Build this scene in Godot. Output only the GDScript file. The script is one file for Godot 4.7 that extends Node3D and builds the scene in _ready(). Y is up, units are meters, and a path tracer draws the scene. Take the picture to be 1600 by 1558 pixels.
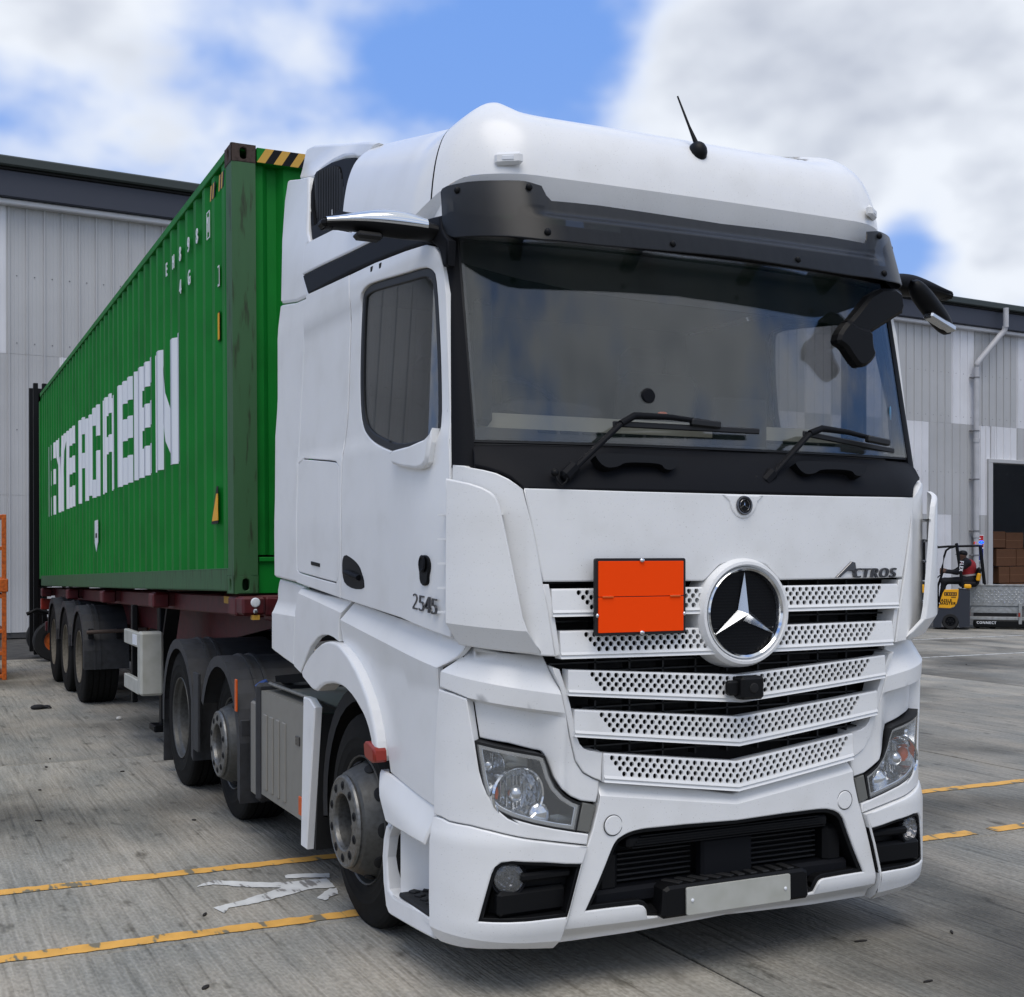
extends Node3D
# A tractor unit with a container trailer on a concrete yard in front of a clad warehouse. Truck frame: front axle at z = 0, nose towards +z,
# the driver's side at x < 0, ground at y = 0.

var M := {}
var names := {}


# ------------------------------------------------------------------ mesh builder
class MB:
	var v := PackedVector3Array()
	var n := PackedVector3Array()
	var uv := PackedVector2Array()
	var uvs := false

	func tri(a: Vector3, b: Vector3, c: Vector3, na: Vector3, nb: Vector3, nc: Vector3) -> void:
		var g := (b - a).cross(c - a)
		if g.length_squared() < 1e-16:
			return
		if g.dot(na + nb + nc) > 0.0:
			v.append(a); v.append(c); v.append(b)
			n.append(na); n.append(nc); n.append(nb)
		else:
			v.append(a); v.append(b); v.append(c)
			n.append(na); n.append(nb); n.append(nc)

	func quad(a, b, c, d, na, nb, nc, nd) -> void:
		tri(a, b, c, na, nb, nc)
		tri(a, c, d, na, nc, nd)

	func face(p: Array, out: Vector3) -> void:          # a flat polygon, fanned
		var g := Vector3.ZERO
		for i in range(1, p.size() - 1):
			g += (p[i] - p[0]).cross(p[i + 1] - p[0])
		if g.length_squared() < 1e-18:
			return
		g = g.normalized()
		if g.dot(out) < 0.0:
			g = -g
		for i in range(1, p.size() - 1):
			tri(p[0], p[i], p[i + 1], g, g, g)

	func box(c: Vector3, s: Vector3, bev := 0.0, b := Basis.IDENTITY) -> MB:
		var h := s * 0.5
		var k: float = min(bev, min(h.x, min(h.y, h.z)) * 0.95)
		for ax in 3:
			var u := (ax + 1) % 3
			var w := (ax + 2) % 3
			for sg in [-1.0, 1.0]:
				var q := []
				for e in [[-1, -1], [1, -1], [1, 1], [-1, 1]]:
					var p := Vector3.ZERO
					p[ax] = sg * h[ax]
					p[u] = e[0] * (h[u] - k)
					p[w] = e[1] * (h[w] - k)
					q.append(c + b * p)
				var o := Vector3.ZERO
				o[ax] = sg
				face(q, b * o)
		if k > 0.0:
			for ax in 3:
				var u := (ax + 1) % 3
				var w := (ax + 2) % 3
				for e in [[-1, -1], [1, -1], [1, 1], [-1, 1]]:
					var q := []
					for t in [[-1, 0], [1, 0], [1, 1], [-1, 1]]:
						var p := Vector3.ZERO
						p[ax] = t[0] * (h[ax] - k)
						p[u] = e[0] * (h[u] if t[1] == 0 else h[u] - k)
						p[w] = e[1] * (h[w] - k if t[1] == 0 else h[w])
						q.append(c + b * p)
					var o := Vector3.ZERO
					o[u] = e[0]
					o[w] = e[1]
					face(q, b * o)
			for i in 8:
				var e := Vector3(1 if i & 1 else -1, 1 if i & 2 else -1, 1 if i & 4 else -1)
				var q := []
				for ax in 3:
					var p := e * (h - Vector3.ONE * k)
					p[ax] = e[ax] * h[ax]
					q.append(c + b * p)
				face(q, b * e)
		return self

	func bar(a: Vector3, b: Vector3, w: float, h: float, bev := 0.0, up := Vector3.UP) -> MB:   # a rectangular bar from a to b
		var z := (b - a).normalized()
		if abs(z.dot(up)) > 0.99:
			up = Vector3.BACK
		var x := up.cross(z).normalized()
		return box((a + b) * 0.5, Vector3(w, h, (b - a).length()), bev, Basis(x, z.cross(x), z))

	func prism(poly: PackedVector2Array, xf: Transform3D, depth: float, bev := 0.0) -> MB:   # poly in the local xy plane, from z = 0 to z = depth
		var inner := poly
		if bev > 0.0:
			var r := Geometry2D.offset_polygon(poly, -bev, Geometry2D.JOIN_MITER)
			if r.size() == 1 and r[0].size() == poly.size():
				inner = r[0]
				var best := 0
				for i in inner.size():
					if inner[i].distance_to(poly[0]) < inner[best].distance_to(poly[0]):
						best = i
				var al := PackedVector2Array()
				var dirn := 1
				if Geometry2D.is_polygon_clockwise(inner) != Geometry2D.is_polygon_clockwise(poly):
					dirn = -1
				for i in inner.size():
					al.append(inner[posmod(best + dirn * i, inner.size())])
				inner = al
			else:
				bev = 0.0
		var ix := Geometry2D.triangulate_polygon(inner)
		var fz := xf.basis.z.normalized()
		for i in range(0, ix.size(), 3):
			var a := inner[ix[i]]
			var b := inner[ix[i + 1]]
			var c := inner[ix[i + 2]]
			tri(xf * Vector3(a.x, a.y, depth), xf * Vector3(b.x, b.y, depth), xf * Vector3(c.x, c.y, depth), fz, fz, fz)
			tri(xf * Vector3(a.x, a.y, 0), xf * Vector3(b.x, b.y, 0), xf * Vector3(c.x, c.y, 0), -fz, -fz, -fz)
		var cw := Geometry2D.is_polygon_clockwise(poly)
		for i in poly.size():
			var j := (i + 1) % poly.size()
			var e := poly[j] - poly[i]
			var o2 := Vector2(e.y, -e.x) * (-1.0 if cw else 1.0)
			var o := xf.basis * Vector3(o2.x, o2.y, 0)
			var a := poly[i]
			var b := poly[j]
			face([xf * Vector3(a.x, a.y, 0), xf * Vector3(b.x, b.y, 0), xf * Vector3(b.x, b.y, depth - bev), xf * Vector3(a.x, a.y, depth - bev)], o)
			if bev > 0.0:
				face([xf * Vector3(a.x, a.y, depth - bev), xf * Vector3(b.x, b.y, depth - bev), xf * Vector3(inner[j].x, inner[j].y, depth), xf * Vector3(inner[i].x, inner[i].y, depth)], o.normalized() + fz)
		return self

	func lathe(prof: Array, xf := Transform3D.IDENTITY, seg := 32, a0 := 0.0, a1 := TAU) -> MB:   # prof: [radius, height] pairs round the local y axis
		for i in prof.size() - 1:
			var r0: float = prof[i][0]
			var y0: float = prof[i][1]
			var r1: float = prof[i + 1][0]
			var y1: float = prof[i + 1][1]
			var d := Vector2(r1 - r0, y1 - y0)
			if d.length() < 1e-6:
				continue
			var nn := Vector2(d.y, -d.x).normalized()
			for k in seg:
				var t0 := a0 + (a1 - a0) * k / seg
				var t1 := a0 + (a1 - a0) * (k + 1) / seg
				var d0 := Vector3(cos(t0), 0, sin(t0))
				var d1 := Vector3(cos(t1), 0, sin(t1))
				var n0 := (xf.basis * (d0 * nn.x + Vector3.UP * nn.y)).normalized()
				var n1 := (xf.basis * (d1 * nn.x + Vector3.UP * nn.y)).normalized()
				quad(xf * (d0 * r0 + Vector3.UP * y0), xf * (d1 * r0 + Vector3.UP * y0), xf * (d1 * r1 + Vector3.UP * y1), xf * (d0 * r1 + Vector3.UP * y1), n0, n1, n1, n0)
		return self

	func tube(path: Array, r, sides := 10, caps := true, flat := 1.0, up := Vector3.UP) -> MB:   # r: a radius or one per point; flat squeezes the section along up
		var rings := []
		var nrm := []
		for i in path.size():
			var t: Vector3 = (path[min(i + 1, path.size() - 1)] - path[max(i - 1, 0)]).normalized()
			var u := up
			if abs(t.dot(u)) > 0.98:
				u = Vector3.RIGHT
			var x := u.cross(t).normalized()
			var y := t.cross(x)
			var rr: float = r[i] if r is Array else r
			var ring := []
			var nr := []
			for k in sides:
				var a := TAU * k / sides
				ring.append(path[i] + x * cos(a) * rr + y * sin(a) * rr * flat)
				nr.append((x * cos(a) * flat + y * sin(a)).normalized())
			rings.append(ring)
			nrm.append(nr)
		for i in path.size() - 1:
			for k in sides:
				var j := (k + 1) % sides
				quad(rings[i][k], rings[i][j], rings[i + 1][j], rings[i + 1][k], nrm[i][k], nrm[i][j], nrm[i + 1][j], nrm[i + 1][k])
		if caps:
			face(rings[0], path[0] - path[1])
			face(rings[-1], path[-1] - path[-2])
		return self

	func ball(c: Vector3, r: Vector3, seg := 14, b := Basis.IDENTITY) -> MB:
		var hh := int(seg / 2.0)
		for i in hh:
			for k in seg:
				var q := []
				var nn := []
				for e in [[0, 0], [1, 0], [1, 1], [0, 1]]:
					var th: float = PI * (i + e[1]) / hh
					var ph: float = TAU * (k + e[0]) / seg
					var d := Vector3(sin(th) * cos(ph), cos(th), sin(th) * sin(ph))
					q.append(c + b * (d * r))
					nn.append((b * (d / r)).normalized())
				quad(q[0], q[1], q[2], q[3], nn[0], nn[1], nn[2], nn[3])
		return self

	func grid(f: Callable, nu: int, nv: int, out: Vector3, closed_u := false) -> MB:   # f(u, v) for u, v in 0..1, smooth; out: a point inside, normals look away from it
		var P := []
		for j in nv + 1:
			var row := []
			for i in nu + 1:
				row.append(f.call(float(i) / nu, float(j) / nv))
			P.append(row)
		var N := []
		for j in nv + 1:
			var row := []
			for i in nu + 1:
				var i0: int = i - 1 if i > 0 else (nu - 1 if closed_u else 0)
				var i1: int = i + 1 if i < nu else (1 if closed_u else nu)
				var du: Vector3 = P[j][i1] - P[j][i0]
				var dv: Vector3 = P[min(j + 1, nv)][i] - P[max(j - 1, 0)][i]
				var g := du.cross(dv).normalized()
				if g.dot(P[j][i] - out) < 0.0:
					g = -g
				row.append(g)
			N.append(row)
		for j in nv:
			for i in nu:
				quad(P[j][i], P[j][i + 1], P[j + 1][i + 1], P[j + 1][i], N[j][i], N[j][i + 1], N[j + 1][i + 1], N[j + 1][i])
		return self

	func add(o: MB, xf := Transform3D.IDENTITY) -> MB:
		for i in o.v.size():
			v.append(xf * o.v[i])
			n.append((xf.basis * o.n[i]).normalized())
		return self

	func flip() -> MB:                                  # the mirror image across x = 0
		var r := MB.new()
		for i in range(0, v.size(), 3):
			for k in [0, 2, 1]:
				var p := v[i + k]
				var q := n[i + k]
				r.v.append(Vector3(-p.x, p.y, p.z))
				r.n.append(Vector3(-q.x, q.y, q.z))
		return r

	func mesh() -> ArrayMesh:
		var a := []
		a.resize(Mesh.ARRAY_MAX)
		a[Mesh.ARRAY_VERTEX] = v
		a[Mesh.ARRAY_NORMAL] = n
		if uvs:
			a[Mesh.ARRAY_TEX_UV] = uv
		var m := ArrayMesh.new()
		m.add_surface_from_arrays(Mesh.PRIMITIVE_TRIANGLES, a)
		return m


func mb() -> MB:
	return MB.new()


func pv(a: Array) -> PackedVector2Array:
	var r := PackedVector2Array()
	for i in range(0, a.size(), 2):
		r.append(Vector2(a[i], a[i + 1]))
	return r


func mirrored(half: PackedVector2Array) -> PackedVector2Array:   # a chain on the x < 0 side from the top centre to the bottom centre, closed by its mirror image
	var r := half.duplicate()
	for i in range(half.size() - 1, -1, -1):
		if abs(half[i].x) > 0.004:
			r.append(Vector2(-half[i].x, half[i].y))
	return r


func grow(p: PackedVector2Array, d: float) -> PackedVector2Array:
	var q := p.duplicate()
	if Geometry2D.is_polygon_clockwise(q):
		q.reverse()
	return Geometry2D.offset_polygon(q, d, Geometry2D.JOIN_MITER)[0]


func rounded(w: float, h: float, r: float, seg := 5) -> PackedVector2Array:
	var p := PackedVector2Array()
	for k in 4:
		var c := Vector2((w / 2 - r) * (1 if k in [0, 3] else -1), (h / 2 - r) * (1 if k < 2 else -1))
		for i in seg + 1:
			var a := PI / 2 * (k + float(i) / seg)
			p.append(c + Vector2(cos(a), sin(a)) * r)
	return p


func circle(r: float, seg := 24, c := Vector2.ZERO) -> PackedVector2Array:
	var p := PackedVector2Array()
	for i in seg:
		p.append(c + Vector2.from_angle(TAU * i / seg) * r)
	return p


func smoothed(p: PackedVector2Array, rounds := 1, ratio := 0.22) -> PackedVector2Array:   # corner cutting
	for k in rounds:
		var r := PackedVector2Array()
		for i in p.size():
			var a := p[i]
			var b := p[(i + 1) % p.size()]
			r.append(a.lerp(b, ratio))
			r.append(a.lerp(b, 1.0 - ratio))
		p = r
	return p


# ------------------------------------------------------------------ sheet panels laid on a curved shell
func dense(p: PackedVector2Array, step: float) -> PackedVector2Array:
	var r := PackedVector2Array()
	for i in p.size():
		var a := p[i]
		var b := p[(i + 1) % p.size()]
		var k: int = max(1, int(ceil(a.distance_to(b) / step)))
		for j in k:
			r.append(a.lerp(b, float(j) / k))
	return r


func cuts(lo: float, hi: float, cell: float, extra: Array) -> Array:
	var r := []
	var k: int = max(2, int(ceil((hi - lo) / cell)))
	for i in k + 1:
		r.append(lo + (hi - lo) * i / k)
	for e in extra:
		if e > lo + 1e-4 and e < hi - 1e-4:
			r.append(e)
	r.sort()
	return r


# A thin panel: poly (with holes) in chart coordinates, map: chart point -> point of the shell. Bevelled edges, returned rims.
func panel(poly: PackedVector2Array, map: Callable, o := {}) -> MB:
	var out := mb()
	var cell: float = o.get("cell", 0.07)
	var bev: float = o.get("bevel", 0.005)
	var depth: float = o.get("depth", 0.02)
	var off: float = o.get("off", 0.0)
	var rel = o.get("rel", null)
	var holes: Array = o.get("holes", [])
	var inside: Vector3 = o.get("inside", Vector3(0, -99, -0.35))
	var hasrel: bool = rel != null
	if Geometry2D.is_polygon_clockwise(poly):
		poly.reverse()
	var h := 0.0006 if o.has("crease") else 0.002
	var base_n := func(p: Vector2) -> Vector3:
		var du: Vector3 = map.call(p + Vector2(h, 0)) - map.call(p - Vector2(h, 0))
		var dv: Vector3 = map.call(p + Vector2(0, h)) - map.call(p - Vector2(0, h))
		var g := du.cross(dv).normalized()
		var P: Vector3 = map.call(p)
		var c := inside
		if c.y < -90.0:
			c.y = P.y
		return g if g.dot(P - c) > 0.0 else -g
	var g := func(p: Vector2) -> Vector3:
		var k := off
		if hasrel:
			k += rel.call(p)
		var P: Vector3 = map.call(p)
		if k == 0.0:
			return P
		return P + base_n.call(p) * k
	var edges := [poly]
	for hl in holes:
		edges.append(hl)
	var inner: Array = Geometry2D.offset_polygon(poly, -bev, Geometry2D.JOIN_MITER) if bev > 0.0 else [poly]
	var grown := []
	for hl in holes:
		if Geometry2D.is_polygon_clockwise(hl):
			hl.reverse()
		grown.append(Geometry2D.offset_polygon(hl, bev, Geometry2D.JOIN_MITER)[0] if bev > 0.0 else hl)
	var lo := poly[0]
	var hi := poly[0]
	for p in poly:
		lo = lo.min(p)
		hi = hi.max(p)
	var eu: Array = o.get("us", []).duplicate()
	var ev: Array = o.get("vs", []).duplicate()
	for hl in holes:
		var a: Vector2 = hl[0]
		var b: Vector2 = hl[0]
		for p in hl:
			a = a.min(p)
			b = b.max(p)
		eu.append((a.x + b.x) / 2)
		ev.append((a.y + b.y) / 2)
	var us := cuts(lo.x, hi.x, cell if not o.has("us") else 9.0, eu)
	var vs := cuts(lo.y, hi.y, o.get("cellv", cell), ev)
	var cache := {}
	var folds: Array = o.get("crease", [])
	var vert := func(p: Vector2, mid: Vector2) -> Array:
		var sides := 0
		var at := p
		if not folds.is_empty():
			for k in folds.size():
				var l: Array = folds[k]
				if (Vector2(l[2] - l[0], l[3] - l[1])).cross(mid - Vector2(l[0], l[1])) > 0.0:
					sides += 1 << k
			at = p + (mid - p).limit_length(0.006)
		var key := Vector3i(roundi(p.x * 20000), roundi(p.y * 20000), sides)
		if cache.has(key):
			return cache[key]
		var du: Vector3 = g.call(at + Vector2(h, 0)) - g.call(at - Vector2(h, 0))
		var dv: Vector3 = g.call(at + Vector2(0, h)) - g.call(at - Vector2(0, h))
		var N := du.cross(dv).normalized()
		var bn: Vector3 = base_n.call(p)
		if N.dot(bn) < 0.0:
			N = -N
		var P: Vector3 = g.call(p)
		var r := [P, N]
		if bev > 0.0:
			var best := 9.0
			var dirn := Vector2.ZERO
			for ei in edges.size():
				var e: PackedVector2Array = edges[ei]
				for i in e.size():
					var q := Geometry2D.get_closest_point_to_segment(p, e[i], e[(i + 1) % e.size()])
					var d := p.distance_to(q)
					if d < best:
						best = d
						var t := (e[(i + 1) % e.size()] - e[i]).normalized()
						dirn = Vector2(t.y, -t.x) * (1.0 if ei == 0 else -1.0)
			if best < bev:
				var k := 1.0 - best / bev
				var E: Vector3 = (du * dirn.x + dv * dirn.y).normalized()
				r = [P - bn * bev * k, (N + E * k).normalized()]
		cache[key] = r
		return r
	var lay := func(whole: PackedVector2Array) -> void:
		var list: Array = [whole]
		for l in folds:
			var a := Vector2(l[0], l[1])
			var b := Vector2(l[2], l[3])
			var d := (b - a).normalized() * 9.0
			var nn := Vector2(-d.y, d.x)
			var half := PackedVector2Array([a - d, b + d, b + d + nn, a - d + nn])
			var nxt := []
			for pc in list:
				nxt.append_array(Geometry2D.intersect_polygons(pc, half))
				nxt.append_array(Geometry2D.clip_polygons(pc, half))
			list = nxt
		for pc in list:
			var mid := Vector2.ZERO
			for p in pc:
				mid += p / pc.size()
			var ix := Geometry2D.triangulate_polygon(pc)
			if ix.is_empty():
				for i in range(1, pc.size() - 1):
					ix.append_array([0, i, i + 1])
			for i in range(0, ix.size(), 3):
				var a: Array = vert.call(pc[ix[i]], mid)
				var b: Array = vert.call(pc[ix[i + 1]], mid)
				var c: Array = vert.call(pc[ix[i + 2]], mid)
				out.tri(a[0], b[0], c[0], a[1], b[1], c[1])
	for i in us.size() - 1:
		for j in vs.size() - 1:
			var rect := PackedVector2Array([Vector2(us[i], vs[j]), Vector2(us[i + 1], vs[j]), Vector2(us[i + 1], vs[j + 1]), Vector2(us[i], vs[j + 1])])
			for ip in inner:
				var list: Array = Geometry2D.intersect_polygons(rect, ip)
				for hl in grown:
					var nxt := []
					for pc in list:
						nxt.append_array(Geometry2D.clip_polygons(pc, hl))
					list = nxt
				for pc in list:
					lay.call(pc)
			if bev > 0.0:
				var list: Array = Geometry2D.intersect_polygons(rect, poly)
				var ring: Array = list
				for ip in inner:
					var nxt := []
					for pc in ring:
						nxt.append_array(Geometry2D.clip_polygons(pc, ip))
					ring = nxt
				for pc in ring:
					lay.call(pc)
				for hi2 in holes.size():
					for pc in list:
						for pc2 in Geometry2D.intersect_polygons(pc, grown[hi2]):
							for pc3 in Geometry2D.clip_polygons(pc2, holes[hi2]):
								lay.call(pc3)
	if depth > 0.0:
		for ei in edges.size():
			var e := dense(edges[ei], cell)
			for i in e.size():
				var a := e[i]
				var b := e[(i + 1) % e.size()]
				var t := (b - a).normalized()
				var dirn := Vector2(t.y, -t.x) * (1.0 if ei == 0 else -1.0)
				var na: Vector3 = base_n.call(a)
				var nb: Vector3 = base_n.call(b)
				var pa: Vector3 = g.call(a)
				var pb: Vector3 = g.call(b)
				var o3: Vector3 = g.call((a + b) / 2 + dirn * h) - g.call((a + b) / 2 - dirn * h)
				out.face([pa - na * bev, pb - nb * bev, pb - nb * depth, pa - na * depth], o3)
	return out


# ------------------------------------------------------------------ nodes
func part(parent: Node3D, called: String, b: MB, m: Material) -> MeshInstance3D:
	var o := MeshInstance3D.new()
	o.name = called
	o.mesh = b.mesh()
	o.material_override = m
	parent.add_child(o, true)
	return o


func both(parent: Node3D, called: String, b: MB, m: Material) -> Array:   # a part and its mirror image on the other side
	return [part(parent, called, b, m), part(parent, called, b.flip(), m)]


func numbered(called: String) -> String:
	var k: int = names.get(called, 0)
	names[called] = k + 1
	return called if k == 0 else "%s_%03d" % [called, k]


func thing(called: String, label: String, category: String, at := Vector3.ZERO, turn := 0.0, group := "") -> Node3D:
	var o := Node3D.new()
	o.name = numbered(called)
	add_child(o)
	o.position = at
	o.rotation.y = turn
	tag(o, label, category, group)
	return o


func tag(o: Node3D, label: String, category: String, group := "") -> void:
	o.set_meta("label", label)
	o.set_meta("category", category)
	if group != "":
		o.set_meta("group", group)


func structure(called: String) -> Node3D:
	var o := Node3D.new()
	o.name = called
	add_child(o)
	o.set_meta("kind", "structure")
	return o


func copy(root: Node3D, at: Vector3, label := "") -> Node3D:
	var r: Node3D = root.duplicate()
	r.name = numbered(String(root.name).rstrip("_0123456789"))
	add_child(r)
	r.position = at
	if label != "":
		r.set_meta("label", label)
	return r


# ------------------------------------------------------------------ camera, sky, light
func set_up_view() -> void:
	var cam := Camera3D.new()
	cam.name = "camera"
	cam.projection = Camera3D.PROJECTION_FRUSTUM
	cam.near = 0.1
	cam.far = 600.0
	cam.size = 0.1 * 1558.0 / 1983.7
	cam.frustum_offset = Vector2(0, 0.1 * (868.88 - 779.0) / 1983.7)
	add_child(cam)
	cam.position = Vector3(-3.155, 1.756, 5.545)
	cam.rotation_degrees = Vector3(-0.265, -25.891, 0)
	cam.current = true
	var we_ := WorldEnvironment.new()
	we_.name = "world_environment"
	var e := Environment.new()
	e.background_mode = Environment.BG_SKY
	e.sky = Sky.new()
	e.sky.sky_material = sky_material()
	e.background_energy_multiplier = 1.0
	e.tonemap_mode = Environment.TONE_MAPPER_LINEAR
	e.tonemap_exposure = 1.55
	e.sdfgi_enabled = true
	e.ssao_enabled = true
	e.ssil_enabled = true
	we_.environment = e
	add_child(we_)
	var sun := DirectionalLight3D.new()
	sun.name = "sun"
	sun.light_energy = 0.36
	sun.light_angular_distance = 40.0
	sun.light_color = Color(1.0, 0.97, 0.93)
	sun.shadow_enabled = true
	add_child(sun)
	sun.rotation_degrees = Vector3(-64, -24, 0)


func sky_material() -> PanoramaSkyMaterial:
	var w := 2048
	var h := 1024
	var f := FastNoiseLite.new()
	f.seed = 11
	f.noise_type = FastNoiseLite.TYPE_SIMPLEX_SMOOTH
	f.fractal_octaves = 7
	f.fractal_gain = 0.58
	f.frequency = 1.0
	var f3 := noise(1.0, 4, 29)
	var f2 := FastNoiseLite.new()
	f2.seed = 5
	f2.fractal_octaves = 3
	f2.frequency = 1.0
	# banks of cloud and gaps between them: azimuth, elevation, half widths (degrees), strength
	var banks := [[6.0, 21.5, 5.5, 3.2, 0.52], [16.8, 21.0, 2.2, 1.3, 0.30], [8.0, 16.5, 7.0, 2.0, 0.20], [20.0, 17.5, 6.0, 1.6, 0.16], [38.0, 20.5, 6.5, 5.0, 0.62], [46.5, 19.5, 6.0, 5.0, 0.56], [39.5, 14.5, 4.0, 2.2, 0.30],
		[47.2, 12.6, 3.0, 2.8, 0.62], [27.0, 22.5, 4.5, 3.0, -0.30], [22.0, 20.5, 4.0, 2.5, -0.20], [43.2, 13.2, 1.3, 1.5, -0.36], [33.0, 18.5, 3.0, 3.0, 0.26], [40.5, 15.8, 4.0, 2.6, 0.30], [14.0, 18.0, 6.0, 2.0, 0.10], [12.0, 20.0, 2.2, 3.0, -0.16]]
	var data := PackedFloat32Array()
	data.resize(w * h * 3)
	for y in h:
		var el := 90.0 - 180.0 * (y + 0.5) / h
		for x in w:
			var k := (y * w + x) * 3
			if el < -1.0:
				data[k] = 0.20
				data[k + 1] = 0.20
				data[k + 2] = 0.19
				continue
			var az := wrapf(360.0 * (x + 0.5) / w, -180.0, 180.0)      # 0 is straight down the truck, towards -z
			var ce := cos(deg_to_rad(el))
			var d := Vector3(sin(deg_to_rad(az)) * ce, sin(deg_to_rad(el)), -cos(deg_to_rad(az)) * ce)
			var q := Vector2(d.x, d.z) / (d.y + 0.32) * 2.1
			var n := f.get_noise_3d(q.x, q.y, 3.7)
			var n2 := f2.get_noise_3d(q.x * 0.45, q.y * 0.45, 9.1)
			var fine := f3.get_noise_3d(q.x * 5.0, q.y * 5.0, 6.0)
			var t := 0.30 + 0.62 * n + 0.36 * n2
			if az > -12.0 and az < 66.0 and el < 40.0:
				t = lerpf(t, 0.12 + 0.42 * n + 0.10 * n2, smoothstep(-12.0, -4.0, az) * smoothstep(66.0, 56.0, az) * smoothstep(40.0, 30.0, el))
				for b in banks:
					var u: float = (az - b[0]) / b[2]
					var v: float = (el - b[1]) / b[3]
					var g := u * u + v * v
					if g < 9.0:
						t += b[4] * exp(-g)
			t += 0.11 * fine
			var c := clampf(t / 0.52, 0.0, 1.0)
			c = c * c * (3.0 - 2.0 * c)
			var haze := exp(-maxf(el, 0.0) / 9.0)
			var blue := Vector3(0.105, 0.225, 0.54).lerp(Vector3(0.35, 0.46, 0.65), haze)
			# thick cloud greys from the inside, thin cloud stays bright
			var body := f2.get_noise_3d(q.x * 1.6 + 0.4, q.y * 1.6, 1.3)
			var thick := clampf((t - 0.45) / 0.7 + 0.6 * body + 0.18 * fine, 0.0, 1.0)
			var cloud := Vector3(0.56, 0.59, 0.64).lerp(Vector3(0.30, 0.33, 0.40), thick)
			var col := blue.lerp(cloud, c)
			data[k] = col.x
			data[k + 1] = col.y
			data[k + 2] = col.z
	var img := Image.create_from_data(w, h, false, Image.FORMAT_RGBF, data.to_byte_array())
	var m := PanoramaSkyMaterial.new()
	m.panorama = ImageTexture.create_from_image(img)
	return m


# ------------------------------------------------------------------ materials
func mat(c: Color, rough := 0.5, metal := 0.0, spec := 0.5) -> StandardMaterial3D:
	var m := StandardMaterial3D.new()
	m.albedo_color = c
	m.roughness = rough
	m.metallic = metal
	m.metallic_specular = spec
	return m


func noise(freq: float, oct := 4, sd_ := 1, type := FastNoiseLite.TYPE_SIMPLEX_SMOOTH) -> FastNoiseLite:
	var f := FastNoiseLite.new()
	f.seed = sd_
	f.frequency = freq
	f.fractal_octaves = oct
	f.noise_type = type
	return f


func tile(freq: float, oct: int, sd_: int, ramp: Array, size := 512, type := FastNoiseLite.TYPE_SIMPLEX_SMOOTH) -> ImageTexture:   # ramp: [value 0..1, colour] pairs
	var src := noise(freq, oct, sd_, type).get_seamless_image(size, size).get_data()
	var out := PackedByteArray()
	out.resize(size * size * 3)
	var lut := []
	for i in 256:
		var t := i / 255.0
		var c: Color = ramp[0][1]
		for k in ramp.size() - 1:
			if t >= ramp[k][0]:
				c = ramp[k][1].lerp(ramp[k + 1][1], clampf((t - ramp[k][0]) / (ramp[k + 1][0] - ramp[k][0]), 0, 1))
		lut.append([int(c.r * 255), int(c.g * 255), int(c.b * 255)])
	for i in size * size:
		var l: Array = lut[src[i]]
		out[i * 3] = l[0]
		out[i * 3 + 1] = l[1]
		out[i * 3 + 2] = l[2]
	return ImageTexture.create_from_image(Image.create_from_data(size, size, false, Image.FORMAT_RGB8, out))


func skin(m: StandardMaterial3D, t: Texture2D, metres: float, detail: Texture2D = null, dm := 1.0) -> StandardMaterial3D:   # a triplanar texture on world axes, one tile every so many metres
	m.albedo_texture = t
	m.uv1_triplanar = true
	m.uv1_world_triplanar = true
	m.uv1_scale = Vector3.ONE / metres
	if detail:
		m.detail_enabled = true
		m.detail_albedo = detail
		m.detail_blend_mode = BaseMaterial3D.BLEND_MODE_MUL
		m.detail_uv_layer = BaseMaterial3D.DETAIL_UV_2
		m.uv2_triplanar = true
		m.uv2_world_triplanar = true
		m.uv2_scale = Vector3.ONE / dm
	return m


func g(v: float) -> Color:
	return Color(v, v, v)


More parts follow.
